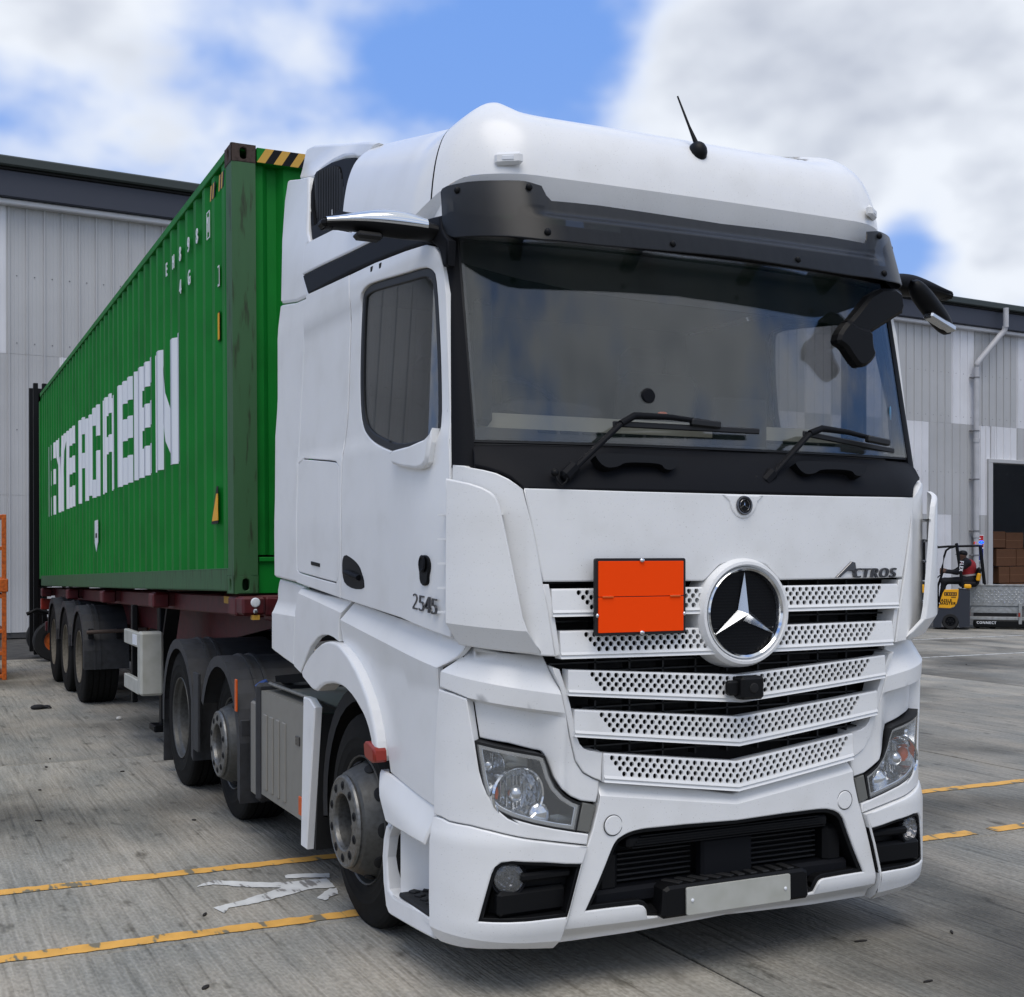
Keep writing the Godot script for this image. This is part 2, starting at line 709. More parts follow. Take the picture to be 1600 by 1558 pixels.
func set_up_materials() -> void:
	var film := tile(0.012, 5, 3, [[0.0, Color(0.955, 0.953, 0.945)], [0.45, Color(0.985, 0.985, 0.982)], [1.0, g(1.0)]])
	var specks := tile(0.2, 3, 8, [[0.0, Color(0.56, 0.53, 0.50)], [0.12, Color(0.76, 0.75, 0.73)], [0.18, g(1.0)], [1.0, g(1.0)]], 1024)
	M.white = skin(mat(Color(0.91, 0.91, 0.905), 0.28), film, 1.7, specks, 1.9)
	M.white_side = skin(mat(Color(0.91, 0.91, 0.905), 0.24), film, 2.6)
	M.white_bare = skin(mat(Color(0.91, 0.91, 0.905), 0.42), film, 1.3, specks, 0.6)
	M.trim = mat(Color(0.07, 0.074, 0.088), 0.6, 0.0, 0.25)
	M.black = mat(Color(0.055, 0.057, 0.063), 0.5, 0.0, 0.3)
	M.void = mat(Color(0.02, 0.02, 0.023), 0.8)
	M.fins = mat(Color(0.05, 0.053, 0.06), 0.55)
	M.rubber = mat(Color(0.055, 0.055, 0.058), 0.7)
	M.seal = mat(Color(0.04, 0.04, 0.042), 0.55)
	var scuff := tile(0.02, 5, 21, [[0.0, Color(0.70, 0.69, 0.66)], [0.5, Color(0.9, 0.9, 0.88)], [1.0, g(1.0)]])
	M.guard = skin(mat(Color(0.18, 0.185, 0.2), 0.62), scuff, 1.1)
	M.tyre = skin(mat(Color(0.09, 0.089, 0.087), 0.85, 0.0, 0.3), scuff, 0.8)
	M.steel = skin(mat(Color(0.66, 0.66, 0.65), 0.36, 0.75), scuff, 0.5)
	M.rim = skin(mat(Color(0.34, 0.34, 0.335), 0.5, 0.4), scuff, 0.35)
	M.rim_dirty = skin(mat(Color(0.45, 0.42, 0.37), 0.7, 0.15), scuff, 0.4)
	M.chrome = mat(Color(0.86, 0.87, 0.88), 0.1, 1.0)
	M.satin = mat(Color(0.80, 0.81, 0.82), 0.26, 1.0)
	M.nut_ring = skin(mat(Color(0.52, 0.52, 0.52), 0.42, 0.8), scuff, 0.3)
	M.dark_chrome = mat(Color(0.42, 0.42, 0.43), 0.2, 1.0)
	M.tank = skin(mat(Color(0.53, 0.52, 0.49), 0.45, 0.15), film, 0.8)
	M.plate = skin(mat(Color(0.72, 0.72, 0.69), 0.45), tile(0.015, 3, 77, [[0.0, Color(0.9, 0.9, 0.88)], [1.0, g(1.0)]], 256), 0.7)
	M.orange = mat(Color(0.99, 0.28, 0.0), 0.7, 0.0, 0.25)
	M.amber = mat(Color(0.80, 0.33, 0.05), 0.28)
	M.red_lens = mat(Color(0.55, 0.16, 0.10), 0.3)
	M.red = skin(mat(Color(0.34, 0.035, 0.065), 0.55), scuff, 1.3)
	M.glass = mat(Color(0.10, 0.17, 0.145, 0.16), 0.01, 0.0, 1.0)
	M.glass.clearcoat_enabled = true
	M.glass.clearcoat = 1.0
	M.glass.clearcoat_roughness = 0.02
	M.glass.transparency = BaseMaterial3D.TRANSPARENCY_ALPHA
	M.glass_side = mat(Color(0.06, 0.085, 0.075, 0.42), 0.015, 0.0, 1.0)
	M.glass_side.transparency = BaseMaterial3D.TRANSPARENCY_ALPHA
	M.lens = mat(Color(0.92, 0.93, 0.92, 0.10), 0.02)
	M.lens.transparency = BaseMaterial3D.TRANSPARENCY_ALPHA
	M.smoke = skin(mat(Color(0.075, 0.08, 0.085, 0.95), 0.36, 0.0, 0.4), tile(0.02, 5, 23, [[0.0, Color(0.55, 0.56, 0.58)], [0.5, g(0.85)], [1.0, g(1.0)]], 256), 0.5)
	M.smoke.uv1_scale = Vector3(3.5, 0.8, 3.5)
	M.smoke.transparency = BaseMaterial3D.TRANSPARENCY_ALPHA
	M.cabin_dark = mat(Color(0.16, 0.165, 0.17), 0.7)
	M.cabin_beige = mat(Color(0.62, 0.61, 0.54), 0.75)
	M.blind = mat(Color(0.03, 0.05, 0.055), 0.7)
	M.label_white = mat(Color(0.88, 0.89, 0.90), 0.5)
	# container
	var rust := tile(0.018, 5, 31, [[0.0, Color(0.62, 0.52, 0.45)], [0.30, Color(0.86, 0.86, 0.83)], [0.5, g(0.96)], [1.0, g(1.0)]])
	M.green = skin(mat(Color(0.035, 0.48, 0.15), 0.55, 0.0, 0.3), tile(0.008, 4, 41, [[0.0, Color(0.82, 0.84, 0.82)], [0.5, g(0.95)], [1.0, g(1.0)]]), 3.1)
	M.green_worn = skin(mat(Color(0.19, 0.36, 0.20), 0.62), tile(0.02, 5, 32, [[0.0, Color(0.62, 0.42, 0.32)], [0.20, Color(0.82, 0.76, 0.68)], [0.34, g(0.97)], [1.0, g(1.0)]]), 0.9)
	M.green_worn.uv1_scale = Vector3(1.6, 0.22, 1.6)
	M.rust = skin(mat(Color(0.26, 0.20, 0.17), 0.8), rust, 0.35)
	M.hazard_yellow = mat(Color(0.78, 0.60, 0.22), 0.6)
	M.yellow = mat(Color(0.92, 0.66, 0.02), 0.45)
	# building
	var clad := tile(0.006, 4, 51, [[0.0, g(0.93)], [1.0, g(1.0)]])
	M.clad_grey = skin(mat(Color(0.73, 0.73, 0.73), 0.5), clad, 7.0)
	M.clad_white = skin(mat(Color(0.88, 0.88, 0.89), 0.5), clad, 5.0)
	M.fascia = mat(Color(0.20, 0.215, 0.26), 0.55)
	M.gutter = mat(Color(0.19, 0.22, 0.21), 0.6)
	M.pipe = skin(mat(Color(0.74, 0.74, 0.75), 0.5), clad, 1.0)
	M.screw = mat(Color(0.45, 0.45, 0.46), 0.5)
	M.card = skin(mat(Color(0.40, 0.26, 0.16), 0.85), clad, 0.6)
	M.tape = mat(Color(0.52, 0.36, 0.23), 0.4)
	M.galv = skin(mat(Color(0.68, 0.69, 0.70), 0.45, 0.3), scuff, 0.9)
	M.orange_steel = skin(mat(Color(0.83, 0.40, 0.09), 0.5), scuff, 0.7)


# ------------------------------------------------------------------ the yard
func concrete() -> Array:      # albedo and normal textures of brushed concrete: bristle lines run along v
	var s := 1024
	var f := noise(0.09, 4, 61)
	var a := f.get_seamless_image(s, 48)
	a.resize(s, s, Image.INTERPOLATE_CUBIC)
	f = noise(0.24, 2, 62)
	var b := f.get_seamless_image(s, 96)
	b.resize(s, s, Image.INTERPOLATE_CUBIC)
	var c := noise(0.006, 6, 63).get_seamless_image(s, s).get_data()
	var d := noise(0.19, 3, 64).get_seamless_image(s, s).get_data()
	var e := noise(0.022, 5, 65).get_seamless_image(s, s).get_data()
	var da := a.get_data()
	var db := b.get_data()
	var out := PackedByteArray()
	out.resize(s * s * 3)
	var hgt := PackedByteArray()
	hgt.resize(s * s)
	for i in s * s:
		var line := (da[i] - 128) * 0.5 + (db[i] - 128) * 0.55
		var cut := 0.0
		if da[i] < 66:
			cut = (66 - da[i]) * 0.6
		var v := 141.0 + line * 0.2 - cut + (c[i] - 128) * 0.13 + (d[i] - 128) * 0.13
		var warm := (c[i] - 128) * 0.03
		if e[i] < 70:
			v -= (70 - e[i]) * 0.75
		out[i * 3] = clampi(int(v + 2.5 + warm), 0, 255)
		out[i * 3 + 1] = clampi(int(v), 0, 255)
		out[i * 3 + 2] = clampi(int(v - 8.0 - warm), 0, 255)
		hgt[i] = clampi(int(128 + line * 0.8 - cut + (d[i] - 128) * 0.35), 0, 255)
	var img := Image.create_from_data(s, s, false, Image.FORMAT_RGB8, out)
	img.generate_mipmaps()
	var hi := Image.create_from_data(s, s, false, Image.FORMAT_L8, hgt)
	hi.convert(Image.FORMAT_RGBA8)
	hi.bump_map_to_normal_map(3.0)
	return [ImageTexture.create_from_image(img), ImageTexture.create_from_image(hi)]


func worn_paint(c: Color, under: Color, sd_: int, keep := 58.0) -> StandardMaterial3D:     # paint on the brushed grain, worn through along the bristle lines
	var s := 512
	var a := noise(0.11, 3, sd_).get_seamless_image(s, 40)
	a.resize(s, s, Image.INTERPOLATE_CUBIC)
	var da := a.get_data()
	var db := noise(0.03, 5, sd_ + 1).get_seamless_image(s, s).get_data()
	var img := Image.create(s, s, false, Image.FORMAT_RGBA8)
	for y in s:
		for x in s:
			var i := y * s + x
			var t := (da[i] - 128) * 0.62 + (db[i] - 128) * 0.85
			var k := clampf((t + keep) / 26.0, 0.0, 1.0)
			var col := under.lerp(c * (0.93 + 0.0006 * (db[i])), k)
			col.a = 1.0
			img.set_pixel(x, y, col)
	var m := mat(Color.WHITE, 0.75)
	m.albedo_texture = ImageTexture.create_from_image(img)
	m.uv1_triplanar = true
	m.uv1_world_triplanar = true
	m.uv1_scale = Vector3(0.43, 0.43, 0.29)
	return m


func ragged(poly: PackedVector2Array, step: float, amp: float, sd_: int) -> PackedVector2Array:
	var rng := RandomNumberGenerator.new()
	rng.seed = sd_
	var r := PackedVector2Array()
	for p in dense(poly, step):
		r.append(p + Vector2(rng.randf_range(-amp, amp) * 0.5, rng.randf_range(-amp, amp)))
	return r


func on_ground(poly: PackedVector2Array, y: float) -> MB:
	var b := mb()
	var ix := Geometry2D.triangulate_polygon(poly)
	for i in range(0, ix.size(), 3):
		var q := []
		for k in 3:
			q.append(Vector3(poly[ix[i + k]].x, y, poly[ix[i + k]].y))
		b.tri(q[0], q[1], q[2], Vector3.UP, Vector3.UP, Vector3.UP)
	return b


func build_ground() -> void:
	var tex := concrete()
	var stains := tile(0.006, 6, 71, [[0.0, Color(0.56, 0.555, 0.54)], [0.25, Color(0.78, 0.775, 0.76)], [0.42, Color(0.92, 0.915, 0.905)], [0.6, Color(0.97, 0.965, 0.955)], [1.0, g(1.0)]])
	var kinds := []
	for k in 3:
		var m := mat(Color(1.0, 0.995, 0.985) * [1.0, 0.95, 1.04][k], 0.82)
		m.albedo_color.a = 1.0
		m.albedo_texture = tex[0]
		m.normal_enabled = true
		m.normal_texture = tex[1]
		m.normal_scale = 0.7
		m.uv1_triplanar = true
		m.uv1_world_triplanar = true
		m.uv1_scale = Vector3(1 / 3.9, 1 / 3.9, 1 / 9.0)
		m.uv1_offset = Vector3(0.31 * k, 0.0, 0.17 * k)
		m.detail_enabled = true
		m.detail_albedo = stains
		m.detail_blend_mode = BaseMaterial3D.BLEND_MODE_MUL
		m.detail_uv_layer = BaseMaterial3D.DETAIL_UV_2
		m.uv2_triplanar = true
		m.uv2_world_triplanar = true
		m.uv2_scale = Vector3.ONE / (9.7 + k)
		kinds.append(m)
	var ground := structure("ground")
	var base := mb()
	base.face([Vector3(-300, -0.014, -300), Vector3(300, -0.014, -300), Vector3(300, -0.014, 300), Vector3(-300, -0.014, 300)], Vector3.UP)
	var soil := skin(mat(Color(0.30, 0.295, 0.285), 0.9), tile(0.02, 5, 72, [[0.0, g(0.6)], [1.0, g(1.0)]]), 3.0)
	part(ground, "sub_base", base, soil)
	var xs := []
	for k in range(-3, 10):
		xs.append(-0.08 + 5.0 * k)
	var zs := []
	for k in range(-3, 5):
		zs.append(-0.2 + 5.35 * k)
	var rng := RandomNumberGenerator.new()
	rng.seed = 4
	var slab := mb()
	slab.box(Vector3(0, -0.02, 0), Vector3(4.982, 0.04, 5.334), 0.008)
	var slab_mesh := slab.mesh()
	for i in xs.size() - 1:
		for j in zs.size() - 1:
			var o := MeshInstance3D.new()
			o.name = "concrete_slab"
			o.mesh = slab_mesh
			o.material_override = kinds[rng.randi() % 3]
			ground.add_child(o, true)
			o.position = Vector3((xs[i] + xs[i + 1]) / 2, 0, (zs[j] + zs[j + 1]) / 2)
	# painted bay lines across the yard and a worn painted arrow
	var yellow := worn_paint(Color(0.85, 0.64, 0.30), Color(0.47, 0.44, 0.37), 81)
	var white := worn_paint(Color(0.80, 0.80, 0.78), Color(0.50, 0.49, 0.47), 91, 74.0)
	var ink := structure("road_marking")
	for z in [[-1.49, -1.385, -6.0, 14.0], [-0.35, -0.243, -6.0, 2.86], [-0.35, -0.243, 3.02, 14.0], [-10.2, -10.12, 3.0, 30.0], [-13.4, -13.32, 6.0, 30.0]]:
		var r := PackedVector2Array([Vector2(z[2], z[0]), Vector2(z[3], z[0]), Vector2(z[3], z[1]), Vector2(z[2], z[1])])
		part(ink, "bay_line" if z[0] > -5.0 else "far_line", on_ground(ragged(r, 0.05, 0.008, 7 + int(z[2])), 0.004), yellow if z[0] > -5.0 else white)
	for p in [[-1.751,-1.107,-1.705,-1.167,-1.636,-1.204,-1.479,-1.09,-1.374,-1.02,-1.295,-1,-1.088,-0.979,-1.102,-0.786,-1.233,-0.813,-1.35,-0.753,-1.565,-0.667,-1.692,-0.645,-1.728,-0.572,-1.76,-0.678,-1.72,-0.706,-1.61,-0.747,-1.357,-0.901,-1.493,-0.976,-1.593,-1.062,-1.664,-1.115], [-1.276,-1.136,-1.253,-1.145,-1.184,-1.136,-1.042,-1.074,-1.069,-0.989,-1.18,-1.043,-1.285,-1.074], [-1.251,-0.631,-1.196,-0.709,-1.138,-0.773,-1.1,-0.77,-1.128,-0.661,-1.188,-0.616,-1.225,-0.569]]:
		part(ink, "painted_arrow", on_ground(ragged(pv(p), 0.03, 0.006, 3), 0.004), white)
	# litter
	var glove := thing("work_glove", "crumpled dark work glove lying on the concrete beside the trailer wheels", "glove", Vector3(-1.75, 0, -9.33), 0.3)
	part(glove, "palm", mb().ball(Vector3(0, 0.025, 0), Vector3(0.085, 0.03, 0.05), 12), mat(Color(0.11, 0.11, 0.12), 0.85))
	for k in 4:
		part(glove, "finger", mb().tube([Vector3(0.06, 0.022, -0.03 + 0.02 * k), Vector3(0.12, 0.026, -0.035 + 0.024 * k), Vector3(0.155 - 0.01 * k, 0.012, -0.03 + 0.03 * k)], [0.014, 0.013, 0.009], 7), mat(Color(0.11, 0.11, 0.12), 0.85))
	var stone := mb().ball(Vector3(0, 0.018, 0), Vector3(0.032, 0.022, 0.026), 9)
	tag(part(self, "pebble", stone, mat(Color(0.75, 0.74, 0.71), 0.8)), "pale pebble on the concrete behind the rear mudguards", "pebble")
	get_node("pebble").position = [-1.082,-8.028].reduce(func(a, b): return Vector3(a, 0, b))
	var chip_at := [[-1.821,-0.588], [-2.212,-4.302], [-1.993,-5.743], [-2.065,-5.324], [-2.327,-3.189], [-1.545,-4.842], [-1.416,-2.77], [-2.041,0.436], [0.617,1.648], [11.604,-8.912], [0.734,1.114], [1.201,1.192]]
	for k in chip_at.size():
		var c: Array = chip_at[k]
		var b := mb()
		b.ball(Vector3(0, 0.004, 0), Vector3(rng.randf_range(0.015, 0.04), 0.006, rng.randf_range(0.006, 0.014)), 7)
		var o := part(self, numbered("bark_chip"), b, mat(Color(0.13, 0.115, 0.10), 0.9))
		o.position = Vector3(c[0], 0.0, c[1])
		o.rotation.y = rng.randf() * TAU
		tag(o, "small dark scrap of bark or rubber lying on the concrete", "scrap", "scraps on the concrete")


# ------------------------------------------------------------------ the warehouse
func clad_sheet(w: float, h: float) -> MB:       # a steel sheet with three narrow ribs, its face towards +z
	var b := mb()
	var pr := [Vector2(0, 0.0)]
	var p := w / 3.0
	for k in 3:
		var c := p * (k + 0.08)
		pr.append_array([Vector2(c, 0.0), Vector2(c + 0.012, 0.035), Vector2(c + 0.04, 0.035), Vector2(c + 0.052, 0.0)])
		for q in 3:
			var d := c + 0.052 + (p - 0.052) * (q + 1) / 4.0
			pr.append_array([Vector2(d - 0.012, 0.0), Vector2(d - 0.006, 0.004), Vector2(d + 0.006, 0.004), Vector2(d + 0.012, 0.0)])
	pr.append(Vector2(w, 0.0))
	for i in pr.size() - 1:
		b.face([Vector3(pr[i].x, 0, pr[i].y), Vector3(pr[i + 1].x, 0, pr[i + 1].y), Vector3(pr[i + 1].x, h, pr[i + 1].y), Vector3(pr[i].x, h, pr[i].y)], Vector3(0, 0, 1))
	b.face([Vector3(0, 0, 0), Vector3(w, 0, 0), Vector3(w, 0, -0.05), Vector3(0, 0, -0.05)], Vector3.DOWN)
	return b


func build_warehouse() -> void:
	var w := thing("warehouse_building", "long grey and white chequered metal clad warehouse with dark roof edge", "building", Vector3(-1.3, 0, -21.4), atan(0.082))
	var s0 := 1.124
	var p := 1.0105
	var rows := [[0.12, 2.85], [2.85, 5.65], [5.65, 8.56]]
	var white := {}
	for c in [[-2, 2], [0, 1], [26, 2], [27, 1], [28, 1], [29, 2], [24, 1], [25, 0], [20, 2], [19, 1], [21, 1], [22, 2], [23, 0], [21, 0], [30, 1], [31, 0], [32, 2], [34, 1], [17, 2], [18, 0], [16, 1], [13, 2], [10, 1], [11, 2], [7, 0], [5, 2], [-5, 1], [-4, 2], [33, 0]]:
		white[Vector2i(c[0], c[1])] = true
	var door0 := (27.8 + 1.3) * 1.00336
	var door1 := door0 + 4.6
	var dtop := 4.5
	var cache := {}
	for k in range(-12, 42):
		for r in 3:
			var x0 := s0 + p * k
			var x1 := x0 + p
			var y0: float = rows[r][0]
			var y1: float = rows[r][1]
			var pieces := [[x0, x1, y0, y1]]
			if x1 > door0 and x0 < door1 and y0 < dtop:
				pieces = []
				if x0 < door0:
					pieces.append([x0, door0 - 0.02, y0, y1])
				if x1 > door1:
					pieces.append([door1 + 0.02, x1, y0, y1])
				if y1 > dtop:
					pieces.append([maxf(x0, door0), minf(x1, door1), dtop + 0.12, y1])
			for q in pieces:
				var key := Vector2i(roundi((q[1] - q[0]) * 1000), roundi((q[3] - q[2]) * 1000))
				if not cache.has(key):
					cache[key] = clad_sheet(q[1] - q[0] - 0.002, q[3] - q[2] - 0.004).mesh()
				var o := MeshInstance3D.new()
				o.name = "cladding_sheet"
				o.mesh = cache[key]
				o.material_override = M.clad_white if white.has(Vector2i(k, r)) else M.clad_grey
				w.add_child(o, true)
				o.position = Vector3(q[0], q[2], 0)
				if (r == 2 or r == 1) and q[1] - q[0] > 0.9 and (k < 3 or k > 23):
					for yy in ([y0 + 0.22, y0 + 1.55] if r == 2 else [y0 + 1.3]):
						var sc := mb()
						for j in 3:
							sc.box(Vector3(0.2 + 0.337 * j, yy - q[2], 0.006), Vector3(0.022, 0.022, 0.012), 0.004)
						part(o, "fixing_screws", sc, M.screw)
	var x_lo := s0 - 12 * p
	var x_hi := s0 + 42 * p
	var L := x_hi - x_lo
	var mid := (x_lo + x_hi) / 2
	part(w, "plinth", mb().box(Vector3((x_lo + door0) / 2, 0.06, -0.07), Vector3(door0 - x_lo, 0.12, 0.12), 0.01), mat(Color(0.25, 0.25, 0.25), 0.8))
	# wall behind the sheets, with the doorway left open
	var core := mb()
	core.box(Vector3((x_lo + door0) / 2, 4.3, -0.16), Vector3(door0 - x_lo, 8.6, 0.2))
	core.box(Vector3((door1 + x_hi) / 2, 4.3, -0.16), Vector3(x_hi - door1, 8.6, 0.2))
	core.box(Vector3((door0 + door1) / 2, 6.55, -0.16), Vector3(door1 - door0, 4.1, 0.2))
	part(w, "inner_wall", core, M.clad_grey)
	part(w, "eaves_trim", mb().box(Vector3(mid, 8.61, 0.09), Vector3(L, 0.11, 0.22), 0.02), M.clad_white)
	part(w, "fascia", mb().box(Vector3(mid, 8.93, 0.16), Vector3(L, 0.52, 0.3), 0.015), M.fascia)
	part(w, "fascia", mb().box(Vector3(mid, 9.21, 0.19), Vector3(L, 0.05, 0.34), 0.012), M.void)
	part(w, "gutter", mb().box(Vector3(mid, 9.34, 0.24), Vector3(L, 0.2, 0.42), 0.03), M.gutter)
	part(w, "roof", mb().box(Vector3(mid, 9.95, -12.0), Vector3(L, 0.15, 24.4), 0.0, Basis(Vector3.RIGHT, deg_to_rad(2.8))), M.gutter)
	for x in [x_lo + 0.1, x_hi - 0.1]:
		part(w, "side_wall", mb().box(Vector3(x, 4.4, -12.2), Vector3(0.2, 8.8, 24.0)), M.clad_grey)
	part(w, "back_wall", mb().box(Vector3(mid, 4.4, -24.1), Vector3(L, 8.8, 0.2)), M.clad_grey)
	part(w, "indoor_floor", mb().box(Vector3((door0 + door1) / 2 + 2.0, 0.01, -8.0), Vector3(16, 0.04, 15.8)), mat(Color(0.45, 0.445, 0.43), 0.8))
	var fr := mb()
	fr.box(Vector3(door0 - 0.1, dtop / 2, 0.04), Vector3(0.2, dtop, 0.12), 0.01)
	fr.box(Vector3(door1 + 0.1, dtop / 2, 0.04), Vector3(0.2, dtop, 0.12), 0.01)
	fr.box(Vector3((door0 + door1) / 2, dtop + 0.06, 0.04), Vector3(door1 - door0 + 0.4, 0.12, 0.12), 0.01)
	part(w, "door_frame", fr, M.clad_grey)
	# rainwater pipe
	var pipe := thing("downpipe", "pale grey rainwater pipe with offset bend beside the open warehouse door", "downpipe", Vector3.ZERO)
	pipe.transform = w.transform
	var ps := (26.94 + 1.3) * 1.00336
	var pt := (27.85 + 1.3) * 1.00336
	part(pipe, "pipe", mb().tube([Vector3(ps, 0, 0.16), Vector3(ps, 7.42, 0.16)], 0.085, 14), M.pipe)
	part(pipe, "offset_bend", mb().tube([Vector3(ps, 7.36, 0.16), Vector3(ps, 7.5, 0.17), Vector3(ps + 0.08, 7.62, 0.2), Vector3(pt - 0.1, 8.45, 0.4), Vector3(pt, 8.58, 0.47), Vector3(pt, 8.72, 0.5)], 0.09, 14), M.pipe)
	part(pipe, "pipe", mb().tube([Vector3(pt, 8.68, 0.52), Vector3(pt, 9.28, 0.52)], 0.085, 14), M.pipe)
	for y in [1.6, 2.35, 3.95, 5.45, 7.1]:
		part(pipe, "bracket", mb().box(Vector3(ps - 0.06, y, 0.09), Vector3(0.26, 0.05, 0.1), 0.01).lathe([[0.097, -0.02], [0.097, 0.02]], Transform3D(Basis.IDENTITY, Vector3(ps, y, 0.16)), 14), M.screw)
	for y in [2.2, 5.15]:
		part(pipe, "pipe_socket", mb().lathe([[0.086, -0.06], [0.1, -0.055], [0.1, 0.055], [0.086, 0.06]], Transform3D(Basis.IDENTITY, Vector3(ps, y, 0.16)), 14), M.pipe)
	# safety notice by the door
	var sign_ := thing("safety_notice", "small red and blue safety notice beside the open warehouse doorway", "sign", w.transform * Vector3(door0 - 0.62, 1.42, 0.05), w.rotation.y)
	part(sign_, "board", mb().box(Vector3(0, 0.4, 0), Vector3(0.46, 0.82, 0.02), 0.004), M.label_white)
	part(sign_, "red_panel", mb().box(Vector3(0, 0.61, 0.012), Vector3(0.42, 0.36, 0.006)), mat(Color(0.72, 0.07, 0.09), 0.5))
	part(sign_, "blue_panel", mb().box(Vector3(0, 0.2, 0.012), Vector3(0.42, 0.36, 0.006)), mat(Color(0.07, 0.12, 0.5), 0.5))
	var marks := mb()
	for q in [[-0.05, 0.7, 0.26, 0.035], [-0.05, 0.62, 0.3, 0.03], [0.0, 0.52, 0.3, 0.03], [-0.1, 0.3, 0.1, 0.05], [0.1, 0.3, 0.1, 0.05], [-0.1, 0.2, 0.1, 0.05], [0.1, 0.2, 0.1, 0.05], [-0.1, 0.1, 0.1, 0.05], [0.1, 0.1, 0.1, 0.05]]:
		marks.box(Vector3(q[0], q[1], 0.017), Vector3(q[2], q[3], 0.004))
	part(sign_, "print", marks, M.label_white)
	# cartons stacked inside the doorway
	var put := [[0.14, 1.83, 0.62, 0.55, "brown cardboard carton at the top of the stack, left one behind the doorway frame"], [0.77, 1.8, 0.9, 0.55, "brown cardboard carton with a taped lid on the top row, right one"], [0.3, 1.22, 1.0, 0.58, "wide brown cardboard carton in the second row of the stack"], [1.31, 1.22, 0.8, 0.58, "brown cardboard carton at the right end of the second row"],
		[0.42, 0.66, 0.55, 0.55, "brown cardboard carton at the left end of the third row"], [0.98, 0.66, 0.8, 0.55, "brown cardboard carton in the middle of the third row"], [0.5, 0.12, 1.2, 0.53, "brown cardboard carton at the foot of the stack inside the doorway"]]
	for q in put:
		var c := thing("cardboard_carton", q[4], "carton", w.transform * Vector3(door0 + 1.55 + q[0] + q[2] / 2, q[1], -1.6), w.rotation.y, "cartons inside the warehouse door")
		part(c, "case", mb().box(Vector3(0, q[3] / 2, 0), Vector3(q[2] - 0.02, q[3] - 0.01, 0.7), 0.012), M.card)
		part(c, "tape", mb().box(Vector3(0, q[3] / 2, 0.351), Vector3(q[2] - 0.03, 0.012, 0.004)), M.tape)
	var pallet := thing("pallet", "wooden pallet under the carton stack inside the warehouse", "pallet", w.transform * Vector3(door0 + 2.65, 0.03, -1.6), w.rotation.y)
	for k in 5:
		part(pallet, "board", mb().box(Vector3(0, 0.08, -0.32 + 0.16 * k), Vector3(1.4, 0.02, 0.1), 0.003), M.card)
	for k in 3:
		part(pallet, "runner", mb().box(Vector3(-0.6 + 0.6 * k, 0.035, 0), Vector3(0.1, 0.07, 0.74), 0.003), M.card)


# ------------------------------------------------------------------ the shells of the cab (chart point -> metres)
func side_x(y: float) -> float:
	var x := 1.235
	if y > 1.9:
		x -= 0.035 * (y - 1.9)
	if y > 3.0:
		x -= 0.12 * (y - 3.0)
	return x


func sd(p: Vector2) -> Vector3:              # driver's side: (z, y)
	var k := maxf(0.0, (p.x - 0.55) / 0.45)
	return Vector3(-(side_x(p.y) - 0.03 * k * k), p.y, p.x)


func front_z(y: float) -> float:
	if y < 0.3:
		return 1.195 - 0.05 * (0.3 - y) / 0.12
	if y < 0.9:
		return 1.195
	if y < 1.35:
		return 1.195 + 0.04 * (y - 0.9) / 0.45
	return 1.235


func fs(p: Vector2) -> Vector3:              # nose and corners: (distance round the nose, y)
	var a := absf(p.x)
	var z0 := front_z(p.y)
	var s := signf(p.x)
	if a < 0.9:
		return Vector3(p.x, p.y, z0 - 0.045 * (a / 0.9) * (a / 0.9))
	var rz := z0 - 0.845
	if a < 1.45:
		var ph := (a - 0.9) / 0.55 * PI / 2
		return Vector3(s * (0.9 + 0.335 * sin(ph)), p.y, 0.8 + rz * cos(ph))
	return Vector3(s * 1.235, p.y, 0.8 - (a - 1.45))


func ws_edge(y: float) -> float:
	return 1.0 - 0.2036 * (y - 2.18)


func ws(p: Vector2) -> Vector3:              # windscreen: (x, y)
	return Vector3(p.x, p.y, ws_edge(p.y) + 0.10 * (1.0 - pow(minf(1.0, absf(p.x) / 1.112), 2.5)))


func cw(p: Vector2) -> Vector3:              # cowl under the windscreen: (x, y)
	var k := (p.y - 1.99) / 0.19
	var a := absf(p.x)
	var fz := 1.235 - 0.045 * (a / 0.9) * (a / 0.9)
	if a > 0.9:
		fz = 0.8 + 0.39 * sqrt(maxf(0.0, 1.0 - pow((a - 0.9) / 0.335, 2)))
	return Vector3(p.x, p.y, fz * (1.0 - k) + ws(Vector2(p.x, 2.18)).z * k + 0.02 * sin(PI * clampf(k, 0, 1)))


func pl(p: Vector2) -> Vector3:              # windscreen pillar: (0 at the glass .. 1 at the door, y)
	var a := Vector3(-1.112, p.y, ws_edge(p.y))
	var b := Vector3(-(1.197 - 0.033 * (p.y - 2.1)), p.y, 0.952 - 0.187 * (p.y - 2.1))
	if p.x > 1.0:
		return b + Vector3(0.06 * (p.x - 1.0), 0, -0.3 * (p.x - 1.0))
	return a.lerp(b, p.x) + Vector3(-0.6, 0, 0.8) * 0.014 * sin(PI * p.x)


func vi(p: Vector2) -> Vector3:              # sun visor board: (distance round it, y)
	var a := absf(p.x)
	var s := signf(p.x)
	var sh := -0.35 * (p.y - 3.05)
	if a < 0.75:
		return Vector3(p.x, p.y, 1.12 + sh + 0.02 * (1.0 - (a / 0.75) * (a / 0.75)))
	if a < 1.43:
		var ph := (a - 0.75) / 0.68 * PI / 2
		return Vector3(s * (0.75 + 0.44 * sin(ph)), p.y, 0.70 + sh + 0.42 * cos(ph))
	return Vector3(s * 1.19, p.y, 0.70 + sh - (a - 1.43))


const ROOF := [[0.0, 0.0], [0.012, 0.07], [0.035, 0.15], [0.075, 0.225], [0.13, 0.275], [0.21, 0.318], [0.32, 0.35], [0.5, 0.378], [0.75, 0.40]]


